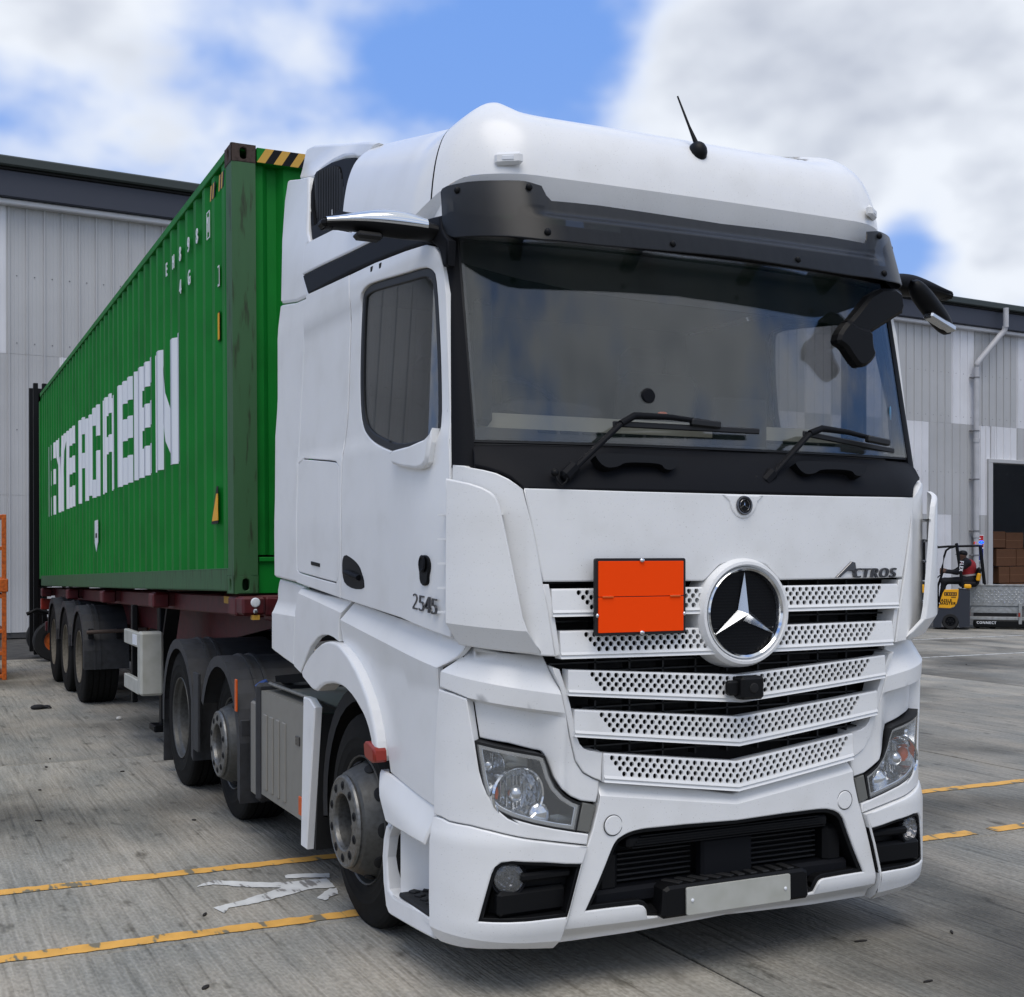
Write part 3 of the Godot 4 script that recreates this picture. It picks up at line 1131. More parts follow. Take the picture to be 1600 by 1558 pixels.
func roof_at(a: float, h: float) -> Vector3:  # roof shell: a runs 0 (rear of the side) .. 1 (middle of the nose), h from the lip up and inwards
	var b := Vector2.ZERO
	var inn := Vector2.ZERO
	var y0 := 3.27
	if a < 0.35:
		b = Vector2(-1.2, lerpf(-0.36, 0.5, a / 0.35))
		inn = Vector2(1, 0)
	elif a < 0.65:
		var ph := (0.65 - a) / 0.3 * PI / 2
		b = Vector2(-(0.8 + 0.4 * sin(ph)), 0.5 + 0.47 * cos(ph))
		inn = Vector2(sin(ph), -cos(ph))
	else:
		var t := (a - 0.65) / 0.35
		b = Vector2(-0.8 * (1.0 - t), 0.97 + 0.012 * (1.0 - (1.0 - t) * (1.0 - t)))
		inn = Vector2(0, -1)
	if a < 0.35:
		y0 = lerpf(3.40, 3.15, a / 0.35)
	else:
		y0 = lerpf(3.15, 3.27, smoothstep(0.35, 0.52, a))
	var k := h * (ROOF.size() - 1)
	var i: int = mini(int(k), ROOF.size() - 2)
	var f := k - i
	var i0: int = maxi(i - 1, 0)
	var i3: int = mini(i + 2, ROOF.size() - 1)
	var ins := cubic_interpolate(ROOF[i][0], ROOF[i + 1][0], ROOF[i0][0], ROOF[i3][0], f)
	var up := cubic_interpolate(ROOF[i][1], ROOF[i + 1][1], ROOF[i0][1], ROOF[i3][1], f)
	var side := 1.0 - smoothstep(0.3, 0.6, a)
	up *= lerpf(1.0, lerpf(1.04, 1.25, clampf(a / 0.35, 0, 1)), side)
	ins *= 1.0 - 0.25 * side
	var q := b + inn * ins
	# the roof climbs towards the rear, and a soft swelling runs over each front corner
	up += 0.035 * exp(-pow((a - 0.56) / 0.07, 2)) * smoothstep(0.2, 0.7, h)
	return Vector3(q.x, y0 + up, q.y)


func lin(u: float, a: Array, k: int) -> float:     # height at u on the line through points k and k + 1 of a flat list
	var t: float = (u - a[2 * k]) / (a[2 * k + 2] - a[2 * k])
	return lerpf(a[2 * k + 1], a[2 * k + 3], t)


func text_part(parent: Node3D, called: String, words: String, h: float, depth: float, m: Material, xf: Transform3D, bold := true, squeeze := 1.0) -> MeshInstance3D:
	var f := SystemFont.new()
	f.font_names = PackedStringArray(["Droid Sans"])
	f.font_weight = 700 if bold else 400
	var t := TextMesh.new()
	t.text = words
	t.font = f
	t.font_size = 64
	t.pixel_size = h / 46.0
	t.depth = depth
	t.curve_step = 2.0
	var o := MeshInstance3D.new()
	o.name = called
	o.mesh = t
	o.material_override = m
	parent.add_child(o, true)
	o.transform = xf * Transform3D(Basis.from_scale(Vector3(squeeze, 1, 1)), Vector3.ZERO)
	return o


func build_cab(t: Node3D) -> void:
	# ---- driver's side and its mirror image
	var door := grow(pv([-0.314,3.088,0.044,3.072,0.431,3.042,0.688,3.016,0.769,2.991,0.816,2.951,0.843,2.866,0.866,2.783,0.963,2.093,0.985,1.575,0.985,1.41,0.5,1.468,-0.295,1.523,-0.286,1.809,-0.306,2.243,-0.266,2.398,-0.269,2.812,-0.268,2.977]), -0.0025)
	var pane := pv([-0.106,2.937,-0.07,2.962,0.028,2.967,0.455,2.926,0.663,2.911,0.73,2.89,0.766,2.851,0.807,2.644,0.837,2.442,0.853,2.238,0.826,2.196,0.449,2.183,0.214,2.23,0.045,2.279,-0.057,2.344,-0.1,2.498,-0.113,2.73])
	pane = smoothed(pane, 2, 0.25)
	var frame_in := grow(pane, 0.015)
	var crease := [-1.09,2.41,-0.244,2.239]
	var dent := func(p: Vector2) -> float:      # the pressed waist line below the window and the raised frame round it
		var r := 0.0
		r -= 0.012 * smoothstep(2.19, 2.27, p.y) * smoothstep(2.95, 2.88, p.y)
		return r
	for m in both(t, "door", panel(door, sd, {"holes": [frame_in], "rel": dent, "cell": 0.06, "depth": 0.03}), M.white_side):
		var k := -1.0 if m.name == "door" else 1.0
		var e := panel(frame_in, sd, {"holes": [grow(pane, -0.022)], "off": -0.014, "bevel": 0.006, "depth": 0.03})
		part(m, "window_seal", e if k < 0 else e.flip(), M.seal)
		var gl := panel(pane, sd, {"off": -0.024, "bevel": 0.0, "depth": 0.004}).add(panel(pane, sd, {"off": -0.028, "bevel": 0.0, "depth": 0.0}))
		part(m, "window_pane", gl if k < 0 else gl.flip(), M.glass_side)
		var cup := panel(pv([0.413,2.172,0.455,2.123,0.577,2.101,0.738,2.083,0.795,2.089,0.825,2.107,0.848,2.186,0.849,2.243,0.828,2.22,0.811,2.203,0.637,2.184,0.45,2.179]), sd, {"off": 0.035, "bevel": 0.014, "depth": 0.05})
		part(m, "mirror_base_cover", cup if k < 0 else cup.flip(), M.white_side)
		var hd := panel(smoothed(pv([-0.27,1.705,-0.233,1.742,-0.118,1.721,-0.016,1.689,0.055,1.619,0.055,1.574,-0.104,1.57,-0.224,1.589,-0.264,1.632]), 1), sd, {"off": 0.004, "bevel": 0.008, "depth": 0.03})
		var hm := part(m, "handle_recess", hd if k < 0 else hd.flip(), M.black)
		var lever := mb().tube([sd(pv([-0.209,1.651])[0]) + Vector3(0.0, 0, 0), sd(pv([-0.118,1.646])[0]) + Vector3(-0.014, 0, 0), sd(pv([-0.008,1.629])[0]) + Vector3(-0.004, 0, 0)], 0.02, 8, true, 0.7)
		part(hm, "handle_lever", lever if k < 0 else lever.flip(), M.trim)
		var cap := panel(smoothed(pv([0.723,1.688,0.723,1.717,0.746,1.734,0.781,1.737,0.811,1.726,0.825,1.701,0.822,1.673,0.811,1.656,0.811,1.623,0.785,1.612,0.752,1.613,0.735,1.634,0.735,1.659]), 1), sd, {"off": 0.012, "bevel": 0.006, "depth": 0.02})
		var cm := part(m, "lock_cap", cap if k < 0 else cap.flip(), M.black)
		var ring := mb().lathe([[0.032, 0], [0.036, 0.004], [0.028, 0.008], [0.02, 0.004], [0.0, 0.004]], Transform3D(Basis(Vector3.BACK, PI / 2), sd(pv([0.775,1.701])[0]) + Vector3(-0.014, 0, 0)), 18)
		part(cm, "lock_ring", ring if k < 0 else ring.flip(), M.trim)
		for q in pv([0.022,3.044,0.141,3.036]):
			var hb := mb().box(sd(q) + Vector3(0.002, 0, 0), Vector3(0.01, 0.026, 0.026), 0.003)
			part(m, "bolt_hole", hb if k < 0 else hb.flip(), M.void)
	var badge := text_part(t, "model_number", "2545", 0.064, 0.008, M.dark_chrome, Transform3D(Basis(Vector3(0, -0.06, 1.0).normalized(), Vector3(0, 1, 0.06).normalized(), Vector3(-1, 0, 0)), Vector3(-1.2315, 1.538, 0.775)), false, 1.35)
	badge.set_meta("label", "dark chrome lettering 2545 on the white door")
	# cab side behind the door, with the storage hatch
	var hatch := smoothed(pv([-1.051,2.242,-0.411,2.186,-0.354,2.157,-0.317,1.809,-0.346,1.599,-0.562,1.611,-0.999,1.64,-1.038,1.661,-1.049,2.034]), 1, 0.12)
	var gap: PackedVector2Array = grow(hatch, 0.006)
	var flank := pv([-1.048,3.125,-0.631,3.104,-0.326,3.089,-0.279,2.979,-0.284,2.814,-0.282,2.4,-0.318,2.249,-0.276,2.399,-0.319,2.244,-0.298,1.809,-0.308,1.524,-0.665,1.552,-1.049,1.581,-1.084,2.035,-1.125,2.48,-1.08,2.264,-1.047,2.802])
	for m in both(t, "rear_side_panel", panel(grow(flank, -0.002), sd, {"holes": [gap], "rel": dent, "depth": 0.03}), M.white_side):
		var e := panel(hatch, sd, {"depth": 0.015, "rel": func(p: Vector2) -> float: return -0.002})
		var left: bool = m.name == "rear_side_panel"
		var hm := part(m, "storage_hatch", e if left else e.flip(), M.white_side)
		var kn := panel(pv([-0.77,1.699,-0.63,1.689,-0.63,1.671,-0.77,1.68]), sd, {"off": 0.004, "bevel": 0.003, "depth": 0.01})
		part(hm, "latch", kn if left else kn.flip(), M.black)
	both(t, "side_deflector", panel(pv([-1.624,3.173,-1.308,3.129,-1.066,3.115,-1.056,2.803,-1.09,2.265,-1.084,2.035,-1.057,1.582,-1.268,1.591,-1.53,1.605,-1.54,2.052,-1.576,2.405,-1.549,2.591]), sd, {"off": -0.012, "bevel": 0.012, "depth": 0.03}), M.white_side)
	both(t, "side_deflector", panel(pv([-1.521,1.591,-1.268,1.577,-1.019,1.557,-1.077,1.43,-1.104,1.135,-1.31,1.159,-1.544,1.19,-1.543,1.41,-1.539,1.538,-1.504,1.568]), sd, {"rel": func(p: Vector2) -> float: return -0.035 * clampf((p.y - 1.40) / 0.06, 0.0, 1.0), "crease": [[-2, 1.4, 0, 1.4]], "bevel": 0.012, "depth": 0.03, "cell": 0.06}), M.white_side)
	# skirts round the front wheel
	var cr := [-1.03,1.53,-0.255,1.451,-0.317,1.423,0.854,1.29]
	var ridge := func(p: Vector2) -> float:
		var d := lin(p.x, cr, 2) - p.y
		return -0.05 * clampf(-d / 0.11, 0.0, 1.0) - 0.022 * clampf(d / 0.12, 0.0, 1.0)
	both(t, "wheel_skirt", panel(pv([-1.003,1.555,-0.665,1.533,-0.308,1.519,-0.242,1.511,-0.324,1.423,-0.336,1.315,-0.413,1.33,-0.495,1.337,-0.596,1.331,-0.682,1.311,-0.8,1.257,-0.88,1.192,-0.974,1.107,-1.093,1.132,-1.069,1.43]), sd, {"rel": func(p: Vector2) -> float: return -0.04 * clampf((p.y - lin(p.x, cr, 0)) / 0.07, 0.0, 1.0), "crease": [cr.slice(0, 4)], "depth": 0.03, "cell": 0.05}), M.white_side)
	both(t, "wheel_skirt", panel(pv([-0.218,1.509,0.138,1.481,0.5,1.455,0.836,1.424,1.029,1.396,0.986,1.342,0.939,1.315,0.868,1.286,0.854,1.208,0.849,0.872,0.833,0.726,0.79,0.724,0.595,0.748,0.329,0.784,0.277,0.91,0.206,1.01,0.082,1.112,-0.089,1.204,-0.24,1.26,-0.321,1.316,-0.308,1.422]), sd, {"rel": ridge, "crease": [cr.slice(4, 8)], "depth": 0.03, "cell": 0.05}), M.white_side)
	var arch := pv([-0.88,1.104,-0.8,1.176,-0.665,1.247,-0.512,1.297,-0.381,1.314,-0.255,1.306,-0.104,1.256,0.04,1.182,0.179,1.071,0.267,0.936,0.298,0.832,0.235,0.822,0.219,0.911,0.143,0.998,-0.017,1.073,-0.179,1.114,-0.333,1.116,-0.495,1.094,-0.637,1.038])
	both(t, "wheel_arch_flare", panel(smoothed(arch, 1, 0.2), sd, {"off": 0.028, "bevel": 0.012, "depth": 0.1, "cell": 0.05}), M.white_side)
	both(t, "side_marker_lamp", panel(smoothed(pv([0.154,0.901,0.205,0.909,0.293,0.885,0.303,0.828,0.245,0.817,0.17,0.829]), 1, 0.15), sd, {"off": 0.045, "bevel": 0.012, "depth": 0.06}), M.red_lens)
	both(t, "step_panel", panel(pv([0.224,0.782,0.35,0.777,0.595,0.748,0.822,0.718,0.809,0.651,0.777,0.564,0.595,0.572,0.362,0.576,0.277,0.675]), sd, {"rel": func(p: Vector2) -> float: return 0.015 - 0.05 * smoothstep(0.63, 0.86, p.y + (p.x - 0.4) * 0.25), "bevel": 0.01, "depth": 0.06, "cell": 0.04}), M.white_side)
	both(t, "step_sill", panel(pv([0.277,0.413,0.29,0.298,0.324,0.199,0.362,0.174,0.617,0.187,0.838,0.196,0.834,0.313,0.792,0.286,0.42,0.265,0.344,0.279,0.321,0.413,0.344,0.508,0.388,0.563,0.329,0.566,0.293,0.497]), sd, {"off": 0.0, "bevel": 0.012, "depth": 0.12, "cell": 0.05}), M.white_bare)
	for k in 2:
		var s := -1.0 if k == 0 else 1.0
		part(t, "step_well", mb().grid(func(u: float, v: float) -> Vector3: return Vector3(s * (1.235 - 0.20 * pow(sin(PI * clampf(u, 0.02, 0.98)), 0.6)), lerpf(0.25, 0.88, v), lerpf(0.41, 0.93, u)), 18, 3, Vector3(s * 0.4, 0.6, 0.6)).box(Vector3(s * 1.11, 0.262, 0.65), Vector3(0.24, 0.02, 0.5)), M.white_bare)
		var tr := mb().box(Vector3(s * 1.125, 0.283, 0.66), Vector3(0.2, 0.022, 0.40), 0.006)
		for i in 6:
			for j in 3:
				tr.box(Vector3(s * (1.045 + 0.06 * j), 0.297, 0.49 + 0.065 * i), Vector3(0.038, 0.012, 0.04), 0.004, Basis(Vector3.UP, 0.5 if j % 2 == 0 else -0.5))
		part(t, "step_tread", tr, M.rubber)
		part(t, "wheel_housing", arc_guard(Vector2(-0.1, 0.5), 0.62, deg_to_rad(44), deg_to_rad(190), s * 1.19, s * 0.7, 0.93, 0.4).box(Vector3(s * 0.72, 0.8, -0.1), Vector3(0.02, 1.0, 1.3)).box(Vector3(s * 1.02, 0.62, 0.31), Vector3(0.38, 0.6, 0.01)), M.void)
	# ---- nose: corner bases and the standing air vanes
	both(t, "corner_panel", panel(pv([-1.291,2.056,-1.29,2.09,-1.231,2.084,-1.222,2.078,-1.155,2.066,-1.1,2.052,-1.051,2.03,-1.015,2.007,-0.992,1.99,-0.945,1.799,-0.912,1.634,-0.885,1.503,-0.859,1.345,-0.908,1.348,-1.034,1.364,-1.143,1.377,-1.249,1.394,-1.284,1.405,-1.29,1.724]), fs, {"off": -0.004, "bevel": 0.006, "depth": 0.05, "rel": func(p: Vector2) -> float: return 0.012 * smoothstep(-0.99, -0.955, p.x)}), M.white)
	var chin := [-1.273,1.476,-0.998,1.448,-1.25,1.387,-0.907,1.349]
	var vane := panel(pv([-1.269,2.033,-1.183,2.012,-1.138,1.995,-1.106,1.975,-1.089,1.955,-1.078,1.923,-1.058,1.821,-1.039,1.714,-1.001,1.499,-0.984,1.446,-0.953,1.402,-0.909,1.351,-1.034,1.364,-1.143,1.376,-1.249,1.388,-1.265,1.435,-1.272,1.478,-1.271,1.778]), fs, {"off": 0.062, "bevel": 0.007, "depth": 0.026, "cell": 0.045, "crease": [chin.slice(0, 4)], "rel": func(p: Vector2) -> float: return -0.062 * clampf((lin(p.x, chin, 0) - p.y) / 0.1, 0.0, 1.0)})
	var vanes := both(t, "air_vane", vane, M.white)
	for i in 2:
		for k in 5:
			var y := 1.51 + 0.095 * k
			var r := mb()
			for j in 5:
				var a0 := 1.07 + 0.05 * j
				var p0 := fs(Vector2(-a0, y))
				var p1 := fs(Vector2(-a0 - 0.05, y))
				var n0 := Vector3(p0.x + 0.9, 0, p0.z - 0.8).normalized()
				var n1 := Vector3(p1.x + 0.9, 0, p1.z - 0.8).normalized()
				r.face([p0, p1, p1 + n1 * 0.045, p0 + n0 * 0.045], Vector3.UP)
				r.face([p0 + Vector3.UP * 0.008, p1 + Vector3.UP * 0.008, p1 + n1 * 0.045 + Vector3.UP * 0.008, p0 + n0 * 0.045 + Vector3.UP * 0.008], Vector3.UP)
				r.face([p0 + n0 * 0.045, p1 + n1 * 0.045, p1 + n1 * 0.045 + Vector3.UP * 0.008, p0 + n0 * 0.045 + Vector3.UP * 0.008], n0)
			part(vanes[i], "vane_rib", r if i == 0 else r.flip(), M.white_bare)
	# ---- front flap
	var flap := mirrored(pv([0.0, 1.987] + [-0.512,1.989,-0.986,1.994] + [-0.988,1.986,-0.944,1.799,-0.908,1.634] + [-0.193,1.631,-0.168,1.647,-0.143,1.677,-0.113,1.696,-0.067,1.707] + [0.0, 1.708]))
	var fl := part(t, "front_flap", panel(flap, fs, {"rel": func(p: Vector2) -> float: return -0.006 * smoothstep(0.02, 0.0, absf(p.x)) * 0.0, "bevel": 0.006, "depth": 0.04, "cell": 0.09}), M.white)
	var v_dip := PackedVector2Array()
	for k in 13:
		var a := PI * k / 12
		v_dip.append(Vector2(0.105 * cos(a) * (1.0 if k in [0, 12] else 0.72), 1.983 - 0.098 * sin(a)))
	part(fl, "emblem_shield", panel(v_dip, fs, {"off": 0.006, "bevel": 0.006, "depth": 0.012, "cell": 0.03}), M.white)
	# ---- radiator slats with punched mesh
	var rows := [[-0.872, 1.606, 1.606, 1.498, 1.498, 4, 0.775], [-0.838, 1.442, 1.44, 1.334, 1.33, 4, 0.742], [-0.8, 1.29, 1.239, 1.189, 1.125, 4, 0.712], [-0.765, 1.132, 1.063, 1.025, 0.941, 4, 0.664], [-0.632, 0.951, 0.876, 0.836, 0.752, 4, 0.61]]
	for i in 5:
		slat(t, rows[i], i)
	part(t, "radiator_mask", mb().box(Vector3(0, 1.2, 1.0), Vector3(1.76, 1.02, 0.04)), M.void)
	for i in 5:
		var y: float = [1.645, 1.456, 1.29, 1.11, 0.955][i]
		for k in 2:
			part(t, "grille_bar", mb().box(Vector3(0, y - 0.018 + 0.036 * k, 1.1), Vector3(1.7 if i < 3 else 1.4, 0.006, 0.05)), M.fins)
		for k in 9:
			part(t, "grille_rib", mb().box(Vector3(-0.64 + 0.16 * k, y, 1.1), Vector3(0.008, 0.09, 0.05)), M.fins)
	both(t, "grille_rail", panel(pv([-0.907,1.624,-0.883,1.624,-0.858,1.497,-0.834,1.349,-0.855,1.344,-0.883,1.503]), fs, {"off": 0.0, "bevel": 0.004, "depth": 0.1, "cell": 0.05}), M.white)
	both(t, "grille_rail", panel(pv([-0.863,1.3,-0.834,1.291,-0.794,1.188,-0.776,1.13,-0.754,1.043,-0.746,1.018,-0.734,0.992,-0.715,0.972,-0.689,0.961,-0.633,0.951,-0.636,0.84,-0.666,0.851,-0.711,0.876,-0.746,0.924,-0.777,1.031,-0.799,1.118,-0.825,1.214,-0.845,1.254]), fs, {"off": -0.004, "bevel": 0.004, "depth": 0.09, "cell": 0.05}), M.white)
	# ---- wings above the headlamps
	var k5 := [-1.351,1.279,-0.871,1.2,-1.248,1.385,-0.878,1.34,-1.216,1.184,-0.933,1.14]
	var wing_rel := func(p: Vector2) -> float:
		var yc := lin(p.x, k5, 0)
		var r := -0.08 * clampf((p.y - yc) / (lin(p.x, k5, 2) - yc), 0.0, 1.2) * smoothstep(-0.79, -0.84, p.x)
		var cut := clampf((lin(p.x, k5, 4) - p.y) / 0.02, 0.0, 1.0) * smoothstep(-0.79, -0.90, p.x)
		r -= 0.05 * cut
		r -= 0.012 * smoothstep(-0.80, -0.775, p.x)
		return r
	both(t, "headlamp_wing", panel(pv([-1.248,1.384,-1.157,1.368,-1.067,1.355,-0.966,1.346,-0.879,1.34,-0.865,1.301,-0.848,1.256,-0.827,1.214,-0.801,1.118,-0.778,1.031,-0.748,0.924,-0.713,0.874,-0.669,0.849,-0.642,0.838,-0.646,0.787,-0.655,0.754,-0.721,0.765,-0.765,0.786,-0.805,0.818,-0.834,0.861,-0.854,0.916,-0.867,0.949,-0.878,0.961,-0.892,0.966,-1.036,0.999,-1.176,1.019,-1.198,1.104,-1.215,1.182,-1.28,1.2,-1.355,1.215,-1.352,1.276,-1.331,1.294,-1.309,1.31,-1.283,1.338]), fs, {"rel": wing_rel, "crease": [k5.slice(0, 4), k5.slice(8, 12), [k5[8], k5[9] - 0.02, k5[10], k5[11] - 0.02]], "bevel": 0.006, "depth": 0.04, "cell": 0.03}), M.white)
	# ---- headlamps
	var hl := pv([-1.174,1.01,-1.087,0.993,-1.001,0.977,-0.904,0.958,-0.881,0.949,-0.866,0.915,-0.852,0.872,-0.83,0.829,-0.794,0.791,-0.757,0.767,-0.724,0.753,-0.746,0.646,-0.839,0.666,-0.93,0.69,-1.019,0.717,-1.079,0.744,-1.109,0.772,-1.131,0.813,-1.144,0.858,-1.154,0.911,-1.165,0.961])
	var lamps := []
	for i in 2:
		var L := Node3D.new()
		L.name = "headlamp"
		t.add_child(L, true)
		lamps.append(L)
	var put := func(called: String, b: MB, m: Material) -> void:
		part(lamps[0], called, b, m)
		part(lamps[1], called, b.flip(), m)
	put.call("housing", panel(hl, fs, {"off": -0.15, "bevel": 0.0, "depth": 0.01}), mat(Color(0.74, 0.74, 0.70), 0.32, 0.5))
	put.call("housing_rim", panel(hl, fs, {"off": -0.012, "holes": [grow(hl, -0.022)], "bevel": 0.004, "depth": 0.14}), M.satin)
	put.call("seal", panel(grow(hl, 0.004), fs, {"off": -0.008, "holes": [grow(hl, -0.007)], "bevel": 0.0, "depth": 0.15}), M.seal)
	put.call("lens", panel(grow(hl, -0.006), fs, {"off": -0.004, "bevel": 0.0, "depth": 0.003}), M.lens)
	var spots := pv([-0.973,0.8,-1.118,0.913,-0.87,0.71,-1.105,0.803])
	for i in 2:
		var c := fs(spots[i])
		var r: float = [0.108, 0.072][i]
		var aim := Transform3D(Basis(Vector3.RIGHT, PI / 2) , Vector3(c.x, c.y, c.z - 0.09))
		if i == 1:
			aim = Transform3D(Basis(Vector3.UP, -0.45) * Basis(Vector3.RIGHT, PI / 2), Vector3(c.x + 0.03, c.y, c.z - 0.075))
		put.call("reflector", facet_bowl(r * 0.95, 0.085, aim), M.chrome)
		put.call("reflector_rim", mb().lathe([[r * 0.94, 0.0], [r * 0.95, 0.05], [r, 0.056], [r * 1.05, 0.045], [r * 1.07, -0.03]], aim, 36), M.chrome)
		var fl2 := mb()
		for q in 7:
			fl2.box(aim * Vector3(0, 0.0, 0) + Vector3(-r * 0.62 + r * 0.2 * q, 0, -0.006 - 0.012 * absf(q - 3)), Vector3(0.004, r * 1.25 * (1.0 - 0.06 * absf(q - 3)), 0.02), 0.001)
		put.call("reflector_flute", fl2, M.satin)
		put.call("bulb_shield", mb().ball(aim * Vector3(0, 0.0, 0) + Vector3(0, 0, 0.012), Vector3(r * 0.3, r * 0.34, r * 0.35), 14), M.satin)
	put.call("side_light", mb().ball(fs(spots[2]) + Vector3(0, 0, -0.075), Vector3(0.05, 0.055, 0.03), 14), M.chrome)
	put.call("turn_signal", mb().ball(fs(spots[3]) + Vector3(0.03, 0, -0.06), Vector3(0.03, 0.045, 0.03), 12), M.amber)
	both(t, "lamp_filler", panel(pv([-0.714,0.757,-0.659,0.744,-0.687,0.637,-0.741,0.649]), fs, {"off": -0.008, "bevel": 0.004, "depth": 0.05}), mat(Color(0.42, 0.42, 0.40), 0.4))
	both(t, "lamp_surround", panel(pv([-1.361,1.205,-1.287,1.194,-1.217,1.178,-1.197,1.089,-1.179,1.01,-1.156,0.898,-1.141,0.851,-1.124,0.812,-1.099,0.773,-1.07,0.742,-1.037,0.716,-0.991,0.695] + [-1.019,0.715,-0.93,0.688,-0.839,0.664,-0.746,0.643,-0.693,0.632,-0.7,0.592,-0.839,0.617,-0.975,0.642,-1.105,0.671,-1.194,0.686,-1.297,0.691] + [-1.338,0.701,-1.391,0.704,-1.387,0.867,-1.374,1.073]), fs, {"bevel": 0.006, "depth": 0.05, "cell": 0.05, "rel": func(p: Vector2) -> float: return 0.0}), M.white)
	# ---- bumper
	var fog := pv([-1.153,0.318,-1.126,0.414,-1.101,0.502,-1.087,0.533,-1.062,0.551,-1.021,0.556,-0.886,0.542,-0.799,0.529] + [-0.73,0.522,-0.786,0.319])
	var lowcrease := [-1.362,0.261,-0.783,0.226]
	both(t, "bumper_corner", panel(pv([-1.391,0.697,-1.332,0.694] + [-1.297,0.686,-1.194,0.681,-1.105,0.666,-0.975,0.637,-0.839,0.611,-0.704,0.586] + [-0.727,0.523,-0.75,0.45,-0.787,0.32,-0.793,0.295,-0.812,0.17,-0.867,0.176,-1,0.194] + [-1.217,0.189,-1.28,0.193,-1.357,0.196,-1.388,0.218,-1.396,0.373]), fs, {"holes": [fog], "bevel": 0.006, "depth": 0.05, "cell": 0.05, "crease": [lowcrease], "rel": func(p: Vector2) -> float: return 0.02 * smoothstep(0.715, 0.60, p.y) - 0.05 * clampf((lin(p.x, lowcrease, 0) - p.y) / 0.09, 0.0, 1.0)}), M.white)
	both(t, "fog_lamp_recess", panel(grow(fog, -0.002), fs, {"off": -0.06, "bevel": 0.0, "depth": 0.01}), M.black)
	both(t, "fog_lamp_recess", panel(grow(fog, 0.003), fs, {"off": 0.012, "holes": [grow(fog, -0.014)], "bevel": 0.004, "depth": 0.08}), M.black)
	var fc := fs(pv([-1.026,0.483])[0])
	for i in 2:
		var s := 1.0 if i == 1 else -1.0
		var cc := Vector3(absf(fc.x) * s, fc.y, fc.z)
		var fg := part(t, "fog_lamp", mb().lathe([[0.0, -0.05], [0.05, -0.045], [0.062, 0.0], [0.07, 0.005], [0.074, -0.005], [0.074, -0.06]], Transform3D(Basis(Vector3.UP, 0.25 * s) * Basis(Vector3.RIGHT, PI / 2), cc + Vector3(0, 0, -0.015)), 26), M.trim)
		part(fg, "reflector", facet_bowl(0.058, 0.05, Transform3D(Basis(Vector3.UP, 0.25 * s) * Basis(Vector3.RIGHT, PI / 2), cc + Vector3(0, 0, -0.014))), M.dark_chrome)
		part(fg, "lens", mb().lathe([[0.06, 0.0], [0.04, 0.009], [0.0, 0.012]], Transform3D(Basis(Vector3.UP, 0.25 * s) * Basis(Vector3.RIGHT, PI / 2), cc + Vector3(0, 0, -0.012)), 24), M.lens)
		part(t, "fog_lamp_recess", mb().box(Vector3(s * 0.87, 0.485, 1.12), Vector3(0.22, 0.035, 0.06), 0.01).box(Vector3(s * 0.92, 0.385, 1.1), Vector3(0.3, 0.1, 0.06), 0.015), M.black)
	var intake := mirrored(pv([0.0, 0.628] + [-0.115,0.631,-0.249,0.634,-0.439,0.634,-0.489,0.63,-0.531,0.619,-0.564,0.602,-0.584,0.579,-0.616,0.508,-0.649,0.438,-0.707,0.328,-0.588,0.329,-0.468,0.328,-0.447,0.321,-0.434,0.305,-0.423,0.27] + [-0.36, 0.262, 0.0, 0.262]))
	var bump := mirrored(pv([0.0, 0.735] + [-0.189,0.77,-0.411,0.801,-0.639,0.834,-0.645,0.75,-0.658,0.703,-0.676,0.641,-0.721,0.523,-0.744,0.45,-0.781,0.32,-0.788,0.295,-0.804,0.169,-0.471,0.175] + [0.0, 0.195]))
	var lip2 := [-0.64,0.781,0.005,0.695]
	var bm := part(t, "bumper", panel(bump, fs, {"holes": [intake], "bevel": 0.006, "depth": 0.06, "cell": 0.05, "crease": [lip2, [-lip2[0], lip2[1], -lip2[2], lip2[3]], [-2, 0.262, 2, 0.262]], "rel": func(p: Vector2) -> float: return -0.05 * clampf((p.y - lin(-absf(p.x), lip2, 0)) / 0.06, 0.0, 1.0) - 0.04 * clampf((0.262 - p.y) / 0.06, 0.0, 1.0)}), M.white)
	for i in 2:
		var c := fs(pv([-0.587,0.66])[0])
		part(bm, "tow_eye_cover", mb().lathe([[0.0, 0.004], [0.037, 0.004], [0.04, 0.0]], Transform3D(Basis(Vector3.RIGHT, PI / 2), Vector3(c.x if i == 0 else -c.x, c.y, c.z + 0.001)), 26), M.white)
		part(bm, "cover_gap", mb().lathe([[0.040, 0.0], [0.0405, 0.0025], [0.0425, 0.0025], [0.043, 0.0]], Transform3D(Basis(Vector3.RIGHT, PI / 2), Vector3(c.x if i == 0 else -c.x, c.y, c.z)), 26), M.seal)
	part(t, "intake_backing", mb().box(Vector3(0, 0.44, 1.0), Vector3(1.36, 0.42, 0.03)), M.void)
	part(t, "intake_frame", panel(grow(intake, 0.003), fs, {"off": -0.012, "holes": [grow(intake, -0.018)], "bevel": 0.004, "depth": 0.14}), M.black)
	var hood := mb().box(Vector3(0, 0.575, 1.11), Vector3(1.02, 0.05, 0.1), 0.012)
	for k in 5:
		hood.box(Vector3(0, 0.556 + 0.011 * k, 1.162), Vector3(0.98 - 0.02 * k, 0.004, 0.006))
	part(t, "intake_hood", hood, M.black)
	for s in [-1.0, 1.0]:
		for k in 6:
			part(t, "intake_slat", mb().box(Vector3(s * 0.33, 0.405 + 0.022 * k, 1.06), Vector3(0.36, 0.008, 0.03), 0.002), M.fins)
		part(t, "intake_cheek", mb().box(Vector3(s * 0.575, 0.46, 1.07), Vector3(0.1, 0.17, 0.1), 0.02), M.black)
	part(t, "radar_cover", mb().box(Vector3(0.0, 0.46, 1.1), Vector3(0.26, 0.18, 0.06), 0.012), M.trim)
	part(t, "intake_ledge", mb().box(Vector3(0, 0.355, 1.06), Vector3(1.3, 0.07, 0.14), 0.015), M.trim)
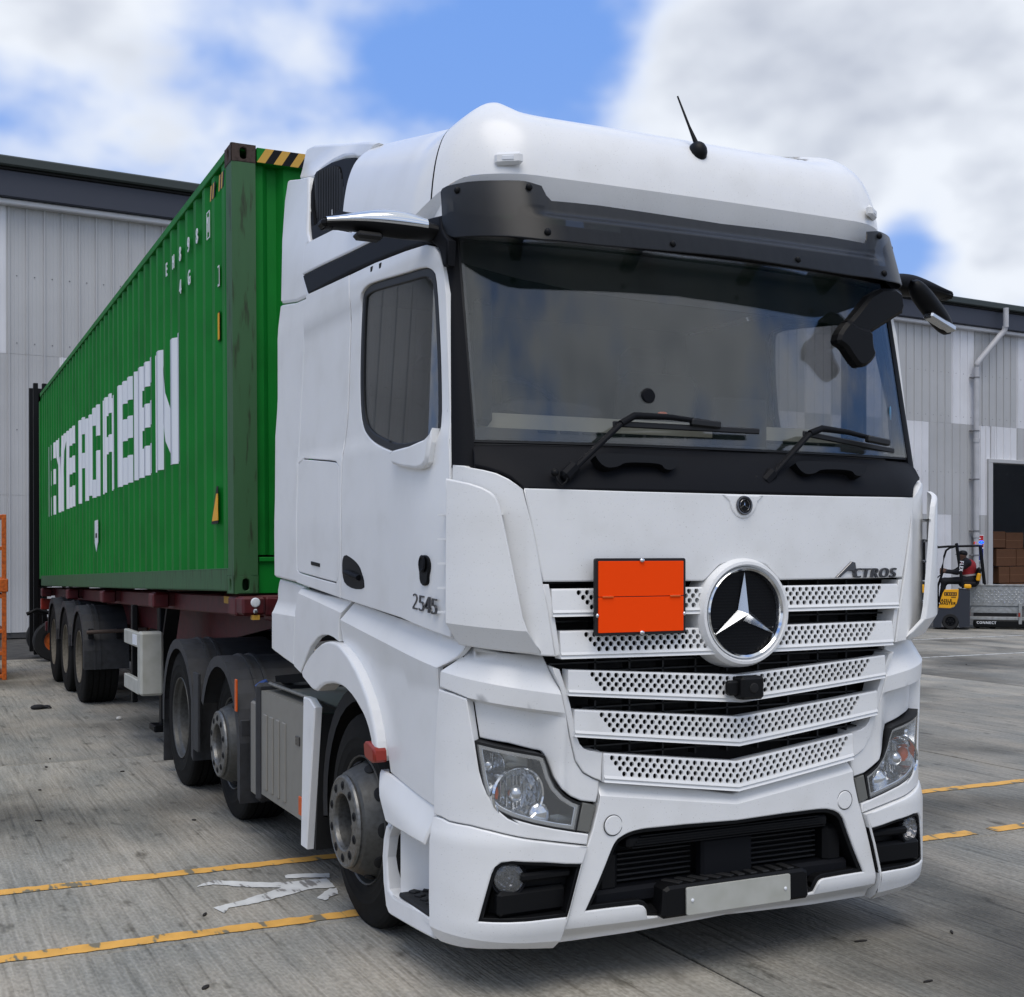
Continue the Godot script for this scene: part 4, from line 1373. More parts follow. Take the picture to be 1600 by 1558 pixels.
	var stp := mb().prism(pv([-0.36, 0.262, 0.36, 0.262, 0.372, 0.275, 0.365, 0.38, 0.34, 0.392, -0.34, 0.392, -0.365, 0.38, -0.372, 0.275]), Transform3D(Basis.IDENTITY, Vector3(0, 0, 1.1)), 0.105, 0.012)
	var step := part(t, "front_step", stp, M.black)
	for k in 10:
		part(step, "step_tread", mb().box(Vector3(-0.29 + 0.064 * k, 0.396, 1.145), Vector3(0.034, 0.008, 0.085), 0.002, Basis(Vector3.UP, 0.5 if k < 5 else 0.0)), M.rubber)
	var np := part(t, "number_plate", mb().prism(rounded(0.525, 0.112, 0.008), Transform3D(Basis(Vector3.RIGHT, -0.02), Vector3(0.0, 0.325, 1.207)), 0.008, 0.001), M.plate)
	np.set_meta("label", "blank grey white number plate on the black front step")
	for s in [-1.0, 1.0]:
		part(np, "screw_cap", mb().ball(Vector3(s * 0.235, 0.325 - 0.003 * s, 1.216), Vector3(0.008, 0.008, 0.004), 10), M.label_white)
	# ---- round star badge in the grille
	var sx := Transform3D(Basis(Vector3.RIGHT, PI / 2), Vector3(0, 1.498, 1.245))
	var bd := Node3D.new()
	bd.name = "star_badge"
	t.add_child(bd)
	bd.set_meta("label", "large chrome three pointed star in a round black badge on the grille")
	part(bd, "badge_surround", mb().lathe([[0.235, -0.1], [0.225, -0.01], [0.212, 0.018], [0.2, 0.02], [0.192, 0.008], [0.19, -0.02]], sx, 56), M.white)
	part(bd, "badge_ring", mb().lathe([[0.192, -0.01], [0.19, 0.012], [0.183, 0.02], [0.175, 0.012], [0.168, -0.005], [0.166, -0.02]], sx, 56), M.chrome)
	part(bd, "badge_face", mb().lathe([[0.17, -0.012], [0.0, -0.012]], sx, 40), M.black)
	var tex := mb()
	for k in 26:
		var y := -0.16 + 0.0123 * k
		var hw := sqrt(maxf(0.0, 0.163 * 0.163 - y * y))
		tex.box(Vector3(0, 1.498 + y, 1.2345), Vector3(hw * 2, 0.004, 0.003))
	part(bd, "badge_ribbing", tex, M.trim)
	part(bd, "star", star(0.172, 0.03, 0.04), M.satin).transform = Transform3D(Basis.IDENTITY, Vector3(0, 1.494, 1.236))
	var em := Transform3D(Basis(Vector3.RIGHT, PI / 2), Vector3(0, 1.941, 1.243))
	var sb := Node3D.new()
	sb.name = "round_emblem"
	t.add_child(sb)
	part(sb, "emblem_ring", mb().lathe([[0.04, 0.0], [0.039, 0.005], [0.036, 0.006], [0.026, 0.005], [0.024, 0.007], [0.022, 0.004]], em, 36), M.dark_chrome)
	part(sb, "emblem_face", mb().lathe([[0.0355, 0.0055], [0.0265, 0.0057]], em, 36).lathe([[0.023, 0.002], [0.0, 0.002]], em, 30), M.black)
	part(sb, "star", star(0.023, 0.004, 0.006), M.chrome).position = Vector3(0, 1.941, 1.244)
	# ---- lettering on the flap
	var lt := text_part(t, "model_name", "CTROS", 0.042, 0.008, M.dark_chrome, Transform3D(Basis(Vector3(1, 0, -0.09).normalized(), Vector3(0.22, 1, 0).normalized(), Vector3(0.09, 0, 1).normalized()), Vector3(0.725, 1.655, 1.212)), true, 1.5)
	lt.set_meta("label", "dark chrome lettering ACTROS on the front flap")
	var big := mb().prism(pv([-0.11, -0.018, -0.085, -0.018, -0.045, 0.008, -0.012, 0.008, -0.008, -0.018, 0.015, -0.018, 0.002, 0.045, -0.02, 0.05]), Transform3D(Basis(Vector3(1, 0, -0.06).normalized(), Vector3.UP, Vector3(0.06, 0, 1).normalized()), Vector3(0.605, 1.657, 1.211)), 0.012, 0.002)
	part(lt, "initial_letter", big, M.dark_chrome).transform = lt.transform.affine_inverse()
	# ---- orange plate
	var op := Node3D.new()
	op.name = "orange_plate"
	t.add_child(op)
	op.set_meta("label", "blank orange hazard plate in a black frame hinged across the middle")
	var ox := Transform3D(Basis(Vector3(1, 0, 0.0), Vector3.UP, Vector3(0, 0, 1)), Vector3(-0.51, 1.5735, 1.25))
	part(op, "plate_frame", mb().prism(rounded(0.418, 0.302, 0.01), ox, 0.014, 0.002), M.seal)
	for k in 2:
		part(op, "orange_panel", mb().prism(rounded(0.392, 0.138, 0.003), ox * Transform3D(Basis.IDENTITY, Vector3(0, 0.0705 if k == 0 else -0.0705, 0.013)), 0.005, 0.001), M.orange)
		part(op, "hinge", mb().box(ox * Vector3(-0.155 if k == 0 else 0.155, 0.0, 0.02), Vector3(0.05, 0.008, 0.006), 0.002), M.amber)
		part(op, "clip", mb().ball(ox * Vector3(0, 0.142 if k == 0 else -0.142, 0.02), Vector3(0.012, 0.009, 0.008), 10), M.chrome)
		part(op, "clip", mb().ball(ox * Vector3(-0.2 if k == 0 else 0.2, -0.072, 0.016), Vector3(0.007, 0.009, 0.006), 10), M.chrome)
	# ---- camera box on the grille
	var cb := part(t, "front_camera", mb().box(Vector3(0.01, 1.19, 1.262), Vector3(0.115, 0.095, 0.07), 0.012).box(Vector3(-0.065, 1.19, 1.25), Vector3(0.05, 0.06, 0.04), 0.008).box(Vector3(0.07, 1.19, 1.25), Vector3(0.02, 0.06, 0.04), 0.006), M.black)
	part(cb, "camera_lens", mb().lathe([[0.0, 0.004], [0.018, 0.003], [0.022, 0.0]], Transform3D(Basis(Vector3.RIGHT, PI / 2), Vector3(0.01, 1.19, 1.298)), 18), M.void)
	build_glasshouse(t)
	build_roof(t)


func facet_bowl(r: float, deep: float, xf: Transform3D) -> MB:      # a mirror bowl of flat facets
	var b := mb()
	var rng := RandomNumberGenerator.new()
	rng.seed = 17
	for i in 5:
		for k in 18:
			var q := []
			for e in [[0, 0], [1, 0], [1, 1], [0, 1]]:
				var rr: float = r * (0.16 + 0.84 * (i + e[1]) / 5.0)
				var a: float = TAU * (k + e[0]) / 18.0
				q.append(Vector3(cos(a) * rr, deep * (rr / r) * (rr / r) - deep * 0.9, sin(a) * rr))
			var c: Vector3 = (q[0] + q[1] + q[2] + q[3]) / 4.0
			c.y -= rng.randf_range(-0.004, 0.008)
			for j in 4:
				b.face([xf * q[j], xf * q[(j + 1) % 4], xf * c], xf.basis * Vector3(-c.x, 0.1, -c.z))
	return b


func star(r: float, w: float, h: float) -> MB:
	var b := mb()
	for k in 3:
		var a := PI / 2 + TAU * k / 3
		var tip := Vector3(cos(a), sin(a), 0) * r + Vector3(0, 0, h * 0.25)
		var top := Vector3(0, 0, h)
		for s in [-1.0, 1.0]:
			var v := Vector3(cos(a + s * PI / 3), sin(a + s * PI / 3), 0) * w
			b.face([top, tip, v], Vector3(cos(a + s * 1.3), sin(a + s * 1.3), 0.8))
	return b


func slat(t: Node3D, q: Array, idx: int) -> void:
	# q: half width at its outer end, top edge y at the ends and the middle, bottom edge y at the ends and the middle, rows of holes
	var x0: float = -q[0]
	var b := mb()
	var yt := func(x: float) -> float: return lerpf(q[2], q[1], absf(x) / x0)
	var yb := func(x: float) -> float: return lerpf(q[4], q[3], absf(x) / x0)
	var at := func(x: float, k: float, off := 0.0) -> Vector3:      # k = 0 at the top edge, 1 at the bottom
		var y := lerpf(yt.call(x), yb.call(x), k)
		var p := fs(Vector2(x, y))
		p.z += off + 0.012 * k
		return p
	var rows: int = q[5]
	var k0 := 0.06
	var k1 := 0.76
	var half: float = q[6]
	var n := int(half * 2.0 / 0.0345)
	var pitch := half * 2.0 / n
	var up := Vector3(0, 0, 1)
	var cover := PackedFloat32Array()
	for r in rows:
		var ka := lerpf(k0, k1, float(r) / rows)
		var kb := lerpf(k0, k1, float(r + 1) / rows)
		var xs := -half + 0.5 * pitch * r
		var m := n - r
		var xe := xs + m * pitch
		# plain ends
		for e in [[-x0, xs], [xe, x0]]:
			var parts: int = max(1, int((e[1] - e[0]) / 0.06))
			for i in parts:
				var a0 := lerpf(e[0], e[1], float(i) / parts)
				var a1 := lerpf(e[0], e[1], float(i + 1) / parts)
				b.face([at.call(a0, ka), at.call(a1, ka), at.call(a1, kb), at.call(a0, kb)], up)
		for i in m:
			var a0 := xs + i * pitch
			var cx := a0 + pitch / 2
			if idx < 2 and Vector2(cx, lerpf(yt.call(cx), yb.call(cx), (ka + kb) / 2) - 1.498).length() < 0.212:
				continue
			var sq := []
			var hole := []
			var deep := []
			var rr := 0.0104
			var hh: float = absf(yt.call(cx) - yb.call(cx)) * (kb - ka)
			for s in 16:
				var an := TAU * s / 16
				var c := Vector2(cos(an), sin(an))
				var e: float = 1.0 / maxf(absf(c.x), absf(c.y))
				sq.append(at.call(cx + c.x * e * pitch / 2, (ka + kb) / 2 + c.y * e * (kb - ka) / 2))
				hole.append(at.call(cx + c.x * rr, (ka + kb) / 2 + c.y * rr / hh * (kb - ka) * 1.05))
				deep.append(hole[s] + Vector3(0, 0, -0.012))
			for s in 16:
				var s1 := (s + 1) % 16
				b.face([sq[s], sq[s1], hole[s1], hole[s]], up)
				b.face([hole[s], hole[s1], deep[s1], deep[s]], Vector3(cx, (yt.call(cx) + yb.call(cx)) / 2, 0) - Vector3(hole[s].x, hole[s].y, 0))
	# frame strips above and below the mesh, the lower lip turned outwards, the closed underside
	var steps := 28
	for i in steps:
		var a0 := lerpf(-x0, x0, float(i) / steps)
		var a1 := lerpf(-x0, x0, float(i + 1) / steps)
		if idx < 2 and maxf(absf(a0), absf(a1)) < (0.2 if idx == 0 else 0.12):
			continue
		b.face([at.call(a0, 0.0, -0.004), at.call(a1, 0.0, -0.004), at.call(a1, k0), at.call(a0, k0)], up)
		b.face([at.call(a0, 0.0, -0.004), at.call(a1, 0.0, -0.004), at.call(a1, 0.0, -0.05), at.call(a0, 0.0, -0.05)], Vector3.UP)
		b.face([at.call(a0, k1), at.call(a1, k1), at.call(a1, 0.86, 0.004), at.call(a0, 0.86, 0.004)], up)
		b.face([at.call(a0, 0.86, 0.004), at.call(a1, 0.86, 0.004), at.call(a1, 0.875, -0.004), at.call(a0, 0.875, -0.004)], Vector3.DOWN)
		b.face([at.call(a0, 0.875, -0.004), at.call(a1, 0.875, -0.004), at.call(a1, 1.0, 0.002), at.call(a0, 1.0, 0.002)], up)
		b.face([at.call(a0, 1.0, 0.002), at.call(a1, 1.0, 0.002), at.call(a1, 1.0, -0.05), at.call(a0, 1.0, -0.05)], Vector3.DOWN)
	for s in [-1.0, 1.0]:
		b.face([at.call(s * x0, 0.0), at.call(s * x0, 1.0), at.call(s * x0, 1.0, -0.05), at.call(s * x0, 0.0, -0.05)], Vector3(s, 0, 0))
	part(t, "grille_slat", b, M.white)


func build_glasshouse(t: Node3D) -> void:
	# ---- cowl, pillars, windscreen
	part(t, "cowl", panel(mirrored(pv([0.0, 2.186] + [-0.61,2.186,-0.928,2.184,-1.118,2.179,-1.132,2.128,-1.14,2.086,-1.12,2.082,-1.093,2.074,-1.052,2.058,-1.018,2.037,-0.999,2.018,-0.985,1.995,-0.822,1.996] + [0.0, 1.996])), cw, {"bevel": 0.006, "depth": 0.03, "cell": 0.06, "rel": func(p: Vector2) -> float: return -0.012 * smoothstep(2.14, 2.17, p.y)}), M.trim)
	both(t, "windscreen_pillar", panel(pv([0.02, 2.06, 0.02, 2.3, 0.02, 3.02, 1.12, 3.02, 1.12, 2.5, 1.12, 2.085, 0.5, 2.068]), func(p: Vector2) -> Vector3: return pl(Vector2(p.x, p.y)), {"bevel": 0.0, "depth": 0.03, "cell": 0.12}), M.trim)
	var wsp := pv([-1.108, 2.19, 1.108, 2.19, 1.102, 3.03, -1.102, 3.03])
	var gl := part(t, "windscreen", panel(wsp, ws, {"bevel": 0.0, "depth": 0.006, "cell": 0.06}).add(panel(wsp, ws, {"off": -0.006, "bevel": 0.0, "depth": 0.0, "cell": 0.06})), M.glass)
	part(gl, "seal", panel(grow(wsp, 0.008), ws, {"off": -0.008, "holes": [grow(wsp, -0.012)], "bevel": 0.0, "depth": 0.015}), M.seal)
	var tagp := ws(Vector2(1.06, 2.4))
	part(gl, "blue_permit", mb().prism(circle(0.032, 20), Transform3D(Basis(Vector3(0.75, 0, -0.66), Vector3.UP, Vector3(0.66, 0, 0.75)), tagp + Vector3(-0.012, 0, -0.012)), 0.002), mat(Color(0.35, 0.62, 0.78), 0.5))
	# black trim over the door and the pillar cap
	both(t, "roof_rail_trim", panel(pv([-1.225,3.264,-0.876,3.245,-0.428,3.215,-0.083,3.196,0.095,3.19,0.304,3.138,0.55,3.07,0.719,3.02,0.78,2.99,0.74,3.006,0.666,3.026,0.479,3.049,0.185,3.074,-0.307,3.105,-0.676,3.118,-1.05,3.126]), sd, {"off": -0.006, "bevel": 0.01, "depth": 0.04}), M.trim)
	both(t, "pillar_cap", panel(pv([0.51,3.14,0.641,3.129,0.797,3.109,0.821,3.052,0.874,3.003,0.894,2.987,0.891,2.889,0.858,2.889,0.834,2.944,0.802,2.979,0.75,3.009,0.7,3.027,0.55,3.072]), sd, {"off": 0.004, "bevel": 0.008, "depth": 0.04}), M.trim)
	# ---- sun visor
	var vis := mirrored(pv([0.0, 3.15] + [-0.591,3.162,-0.715,3.16,-0.803,3.157,-0.822,3.178,-0.837,3.217,-0.905,3.223,-1.01,3.226,-1.144,3.231,-1.245,3.229,-1.276,3.223,-1.289,3.209,-1.293,3.167,-1.304,3.089,-1.305,3.043,-1.292,3.022,-1.253,3.002,-1.135,2.993,-1.005,2.982,-0.882,2.97,-0.75,2.97,-0.629,2.969] + [0.0, 2.985]))
	var vr := func(p: Vector2) -> float: return -0.022 * smoothstep(3.065, 3.10, p.y) * smoothstep(0.93, 0.80, absf(p.x))
	var vz := part(t, "sun_visor", panel(vis, vi, {"bevel": 0.004, "depth": 0.006, "cell": 0.03, "rel": vr}), M.smoke)
	for p in pv([-1.198,3.199,-0.898,3.194,-0.855,3.003]):
		for s in [-1.0, 1.0]:
			var c := vi(Vector2(p.x * s, p.y))
			part(vz, "bolt", mb().ball(c + Vector3(0.35 * s, 0, 1).normalized() * 0.003, Vector3(0.015, 0.015, 0.012), 12), M.black)
	for x in [-0.29, 0.35]:
		part(vz, "bolt", mb().ball(vi(Vector2(x, 3.01)) + Vector3(0, 0, 0.003), Vector3(0.014, 0.014, 0.01), 12), M.black)
		part(vz, "visor_bracket", mb().bar(Vector3(x, 3.05, 1.1), Vector3(x, 3.1, 0.9), 0.07, 0.03, 0.005), M.black)
	for s in [-1.0, 1.0]:
		part(vz, "visor_bracket", mb().bar(Vector3(s * 0.85, 3.08, 1.04), Vector3(s * 0.85, 3.12, 0.85), 0.05, 0.1, 0.005), M.black)
	# ---- wipers
	for i in 2:
		var w := Node3D.new()
		w.name = "wiper"
		t.add_child(w, true)
		var dx: float = [0.0, 0.953][i]
		var piv := Vector3(-0.80 + dx, 2.052, 1.19)
		var elbow := Vector3(-0.545 + dx, 2.262, 1.165 - 0.005 * i)
		var bend := Vector3(-0.475 + dx, 2.298 - 0.012 * i, 1.155)
		part(w, "pivot", mb().box(piv + Vector3(0.01, 0.012, 0.0), Vector3(0.05, 0.085, 0.05), 0.014, Basis(Vector3.BACK, -0.82)), M.trim)
		part(w, "arm", mb().bar(piv + Vector3(0.02, 0.02, 0.01), elbow, 0.03, 0.02, 0.006).tube([elbow, bend, Vector3(-0.3 + dx, 2.30 - 0.02 * i, 1.15 - 0.03 * i), Vector3(-0.1 + dx, 2.288 - 0.035 * i, 1.14 - 0.04 * i)], [0.015, 0.015, 0.012, 0.01], 8), M.trim)
		part(w, "blade", mb().bar(Vector3(-0.57 + dx, 2.262, 1.145), Vector3(0.16 + dx * 0.9, 2.262 - 0.045 * i, 1.13 - 0.12 * i), 0.014, 0.024, 0.004).bar(Vector3(-0.2 + dx, 2.285 - 0.03 * i, 1.148 - 0.02 * i), Vector3(-0.05 + dx, 2.278 - 0.035 * i, 1.142 - 0.04 * i), 0.03, 0.03, 0.006), M.seal)
		part(w, "washer_hose", mb().tube([piv + Vector3(-0.055, 0.0, 0.0), piv + Vector3(-0.052, -0.025, 0.012), piv + Vector3(-0.035, -0.045, 0.014), piv + Vector3(-0.015, -0.03, 0.016), piv + Vector3(0.0, 0.01, 0.016)], 0.004, 6).ball(piv + Vector3(-0.056, 0.004, 0.0), Vector3(0.016, 0.016, 0.014), 10), M.black)
	# ---- grab handles on the cowl
	for x in [-0.49, 0.49]:
		part(t, "grab_handle", mb().prism(smoothed(pv([-0.2, 0.03, 0.2, 0.024, 0.185, -0.012, 0.16, -0.035, 0.12, -0.035, 0.105, -0.008, -0.06, -0.008, -0.1, -0.03, -0.15, -0.036, -0.18, -0.015]), 2), Transform3D(Basis(Vector3.RIGHT, -0.35), Vector3(x, 2.098, 1.165)), 0.045, 0.0), M.black)
	# ---- camera wings in place of door mirrors
	for i in 2:
		var s := -1.0 if i == 0 else 1.0
		var mw := Node3D.new()
		mw.name = "mirror_wing"
		t.add_child(mw, true)
		var sec := func(u: float, an: float, k: float) -> Vector3:
			var ry := lerpf(0.036, 0.05, smoothstep(0.0, 0.35, u)) * (1.0 - 0.62 * smoothstep(0.4, 1.0, u)) * k
			var rz := lerpf(0.075, 0.05, u) * k
			var cy := 3.058 + 0.02 * sin(PI * u) - 0.008 * u
			return Vector3(s * lerpf(1.16, 1.635, u), cy + ry * sin(an), 0.74 - 0.03 * u + rz * cos(an))
		part(mw, "chrome_cap", mb().grid(func(u: float, v: float) -> Vector3: return sec.call(0.14 + 0.86 * u, lerpf(-0.35, PI + 0.3, v), 1.0), 22, 16, Vector3(s * 1.4, 3.05, 0.73)), M.chrome if i == 0 else M.trim)
		part(mw, "underside", mb().grid(func(u: float, v: float) -> Vector3: return sec.call(u, TAU * v, 0.93) + Vector3(0, -0.012, 0), 22, 20, Vector3(s * 1.4, 3.04, 0.73), false), M.black)
		part(mw, "wing_tip", mb().box(Vector3(s * 1.64, 3.042, 0.72), Vector3(0.03, 0.035, 0.07), 0.012), M.black)
		part(mw, "camera_pod", mb().box(Vector3(s * 1.46, 3.005, 0.74), Vector3(0.11, 0.03, 0.07), 0.012), M.seal)
	# kerb mirror hanging at the passenger's corner
	var km := Node3D.new()
	km.name = "kerb_mirror"
	t.add_child(km)
	var sh := mb()
	sh.grid(func(u: float, v: float) -> Vector3:
		var c := Vector3(1.26, 3.06, 0.86).lerp(Vector3(1.56, 2.83, 0.82), u)
		var r := 0.075 * sqrt(maxf(0.0, 1.0 - pow(absf(u - 0.5) * 2, 3.0)))
		var a: float = TAU * v
		return c + Vector3(0.45, 0.6, 0.0) * r * cos(a) * 0.9 + Vector3(0, 0, 1) * r * sin(a) * 0.7, 14, 14, Vector3(1.41, 2.945, 0.84))
	part(km, "mirror_shell", sh, M.black)
	part(km, "mirror_glass", mb().bar(Vector3(1.36, 2.90, 0.87), Vector3(1.53, 2.84, 0.86), 0.06, 0.03, 0.008), M.satin)
	part(km, "arm", mb().prism(smoothed(pv([0.845,2.944,1,2.956,1.023,2.855,0.946,2.812,0.876,2.772,0.814,2.736,0.733,2.708,0.681,2.781,0.709,2.797]), 1), Transform3D(Basis.IDENTITY, Vector3(0, 0, 1.03)), 0.06, 0.015), M.black)
	part(km, "mirror_shell", mb().prism(smoothed(pv([0.607,2.68,0.623,2.729,0.678,2.788,0.733,2.756,0.814,2.748,0.82,2.677,0.836,2.644,0.814,2.613,0.777,2.584,0.74,2.576,0.715,2.592,0.684,2.624,0.654,2.66]), 1), Transform3D(Basis.IDENTITY, Vector3(0, 0, 1.05)), 0.06, 0.015), M.black)
	# ---- inside the cab
	var inn := Node3D.new()
	inn.name = "cab_interior"
	t.add_child(inn)
	var liner := pv([-0.95, 1.36, 0.93, 1.36, 0.93, 2.2, 0.80, 3.02, -0.95, 3.06])
	var winhole := pv([-0.106,2.937,0.028,2.967,0.455,2.926,0.701,2.904,0.837,2.442,0.856,2.204,0.449,2.183,0.045,2.279,-0.1,2.498])
	for e in both(inn, "door_liner", panel(liner, sd, {"off": -0.05, "holes": [winhole], "bevel": 0.0, "depth": 0.015, "cell": 0.2}), M.cabin_dark):
		pass
	part(inn, "rear_wall", mb().box(Vector3(0, 2.2, -0.93), Vector3(2.34, 1.75, 0.05)), M.cabin_dark)
	part(inn, "floor", mb().box(Vector3(0, 1.35, 0.0), Vector3(2.3, 0.06, 1.95)), M.cabin_dark)
	part(inn, "headlining", mb().box(Vector3(0, 3.09, -0.05), Vector3(2.3, 0.05, 1.8)), M.cabin_dark)
	part(inn, "sun_blind", panel(pv([-1.09, 2.93, -0.85, 2.875, -0.55, 2.835, -0.2, 2.82, 0.85, 2.81, 0.92, 2.84, 1.0, 2.93, 1.06, 3.02, -1.09, 3.02]), func(p: Vector2) -> Vector3: return ws(p) + Vector3(0, 0, -0.06), {"bevel": 0.0, "depth": 0.01, "cell": 0.12}), M.blind)
	var dash := mb()
	dash.prism(pv([0.2, 1.6, 0.88, 1.7, 0.9, 2.15, 0.86, 2.255, 0.72, 2.262, 0.45, 2.19, 0.3, 2.1]), Transform3D(Basis(Vector3(0, 0, 1), Vector3.UP, Vector3(-1, 0, 0)), Vector3(1.08, 0, 0)), 2.16)
	part(inn, "dashboard", dash, M.cabin_dark)
	part(inn, "dash_top", mb().prism(pv([0.55, 2.232, 0.76, 2.266, 0.74, 2.33, 0.58, 2.345]), Transform3D(Basis(Vector3(0, 0, 1), Vector3.UP, Vector3(-1, 0, 0)), Vector3(1.05, 0, 0)), 2.1), M.cabin_beige)
	for k in 15:
		part(inn, "air_vent", mb().box(Vector3(-0.72 + 0.105 * k, 2.248, 0.845), Vector3(0.09, 0.012, 0.05), 0.003), M.void)
	part(inn, "instrument_hood", mb().prism(smoothed(pv([-0.24, 0.0, 0.24, 0.0, 0.22, 0.055, -0.2, 0.065]), 1), Transform3D(Basis.IDENTITY, Vector3(-0.6, 2.335, 0.45)), 0.25), M.cabin_dark)
	var wheel := mb()
	var ring := []
	for k in 33:
		var a := TAU * k / 32
		ring.append(Vector3(-0.6 + 0.235 * cos(a), 2.4 + 0.16 * sin(a), 0.35 - 0.165 * sin(a)))
	wheel.tube(ring, 0.016, 8, false)
	wheel.ball(Vector3(-0.6, 2.39, 0.34), Vector3(0.09, 0.07, 0.06), 12).bar(Vector3(-0.82, 2.4, 0.35), Vector3(-0.38, 2.4, 0.35), 0.03, 0.03, 0.01)
	part(inn, "steering_wheel", wheel, M.cabin_dark)
	part(inn, "tablet", mb().box(Vector3(0.19, 2.3, 0.95), Vector3(0.29, 0.25, 0.02), 0.012), M.black)
	part(inn, "dash_camera", mb().lathe([[0.0, 0.03], [0.028, 0.03], [0.034, 0.02], [0.034, -0.01]], Transform3D(Basis(Vector3.RIGHT, PI / 2), Vector3(-0.345, 2.395, 1.03)), 20), M.trim)
	part(inn, "orange_scrap", mb().ball(Vector3(-0.23, 2.335, 0.98), Vector3(0.025, 0.008, 0.012), 10), M.amber)
	for s in [-1.0, 1.0]:
		part(inn, "pillar_display", mb().box(Vector3(s * 0.98, 2.53, 0.78), Vector3(0.12, 0.52, 0.05), 0.03, Basis(Vector3.UP, -0.5 * s)), M.black)
		var seat := mb()
		seat.box(Vector3(s * 0.6, 2.35, -0.42), Vector3(0.5, 0.75, 0.16), 0.06, Basis(Vector3.RIGHT, 0.2)).box(Vector3(s * 0.6, 1.95, -0.15), Vector3(0.52, 0.16, 0.55), 0.06).box(Vector3(s * 0.6, 1.65, -0.15), Vector3(0.4, 0.5, 0.4), 0.03).box(Vector3(s * 0.6, 2.78, -0.52), Vector3(0.3, 0.2, 0.12), 0.05, Basis(Vector3.RIGHT, 0.2))
		part(inn, "seat", seat, M.cabin_dark)
	part(inn, "bunk", mb().box(Vector3(0, 2.0, -0.72), Vector3(2.1, 0.25, 0.36), 0.05), M.cabin_dark)


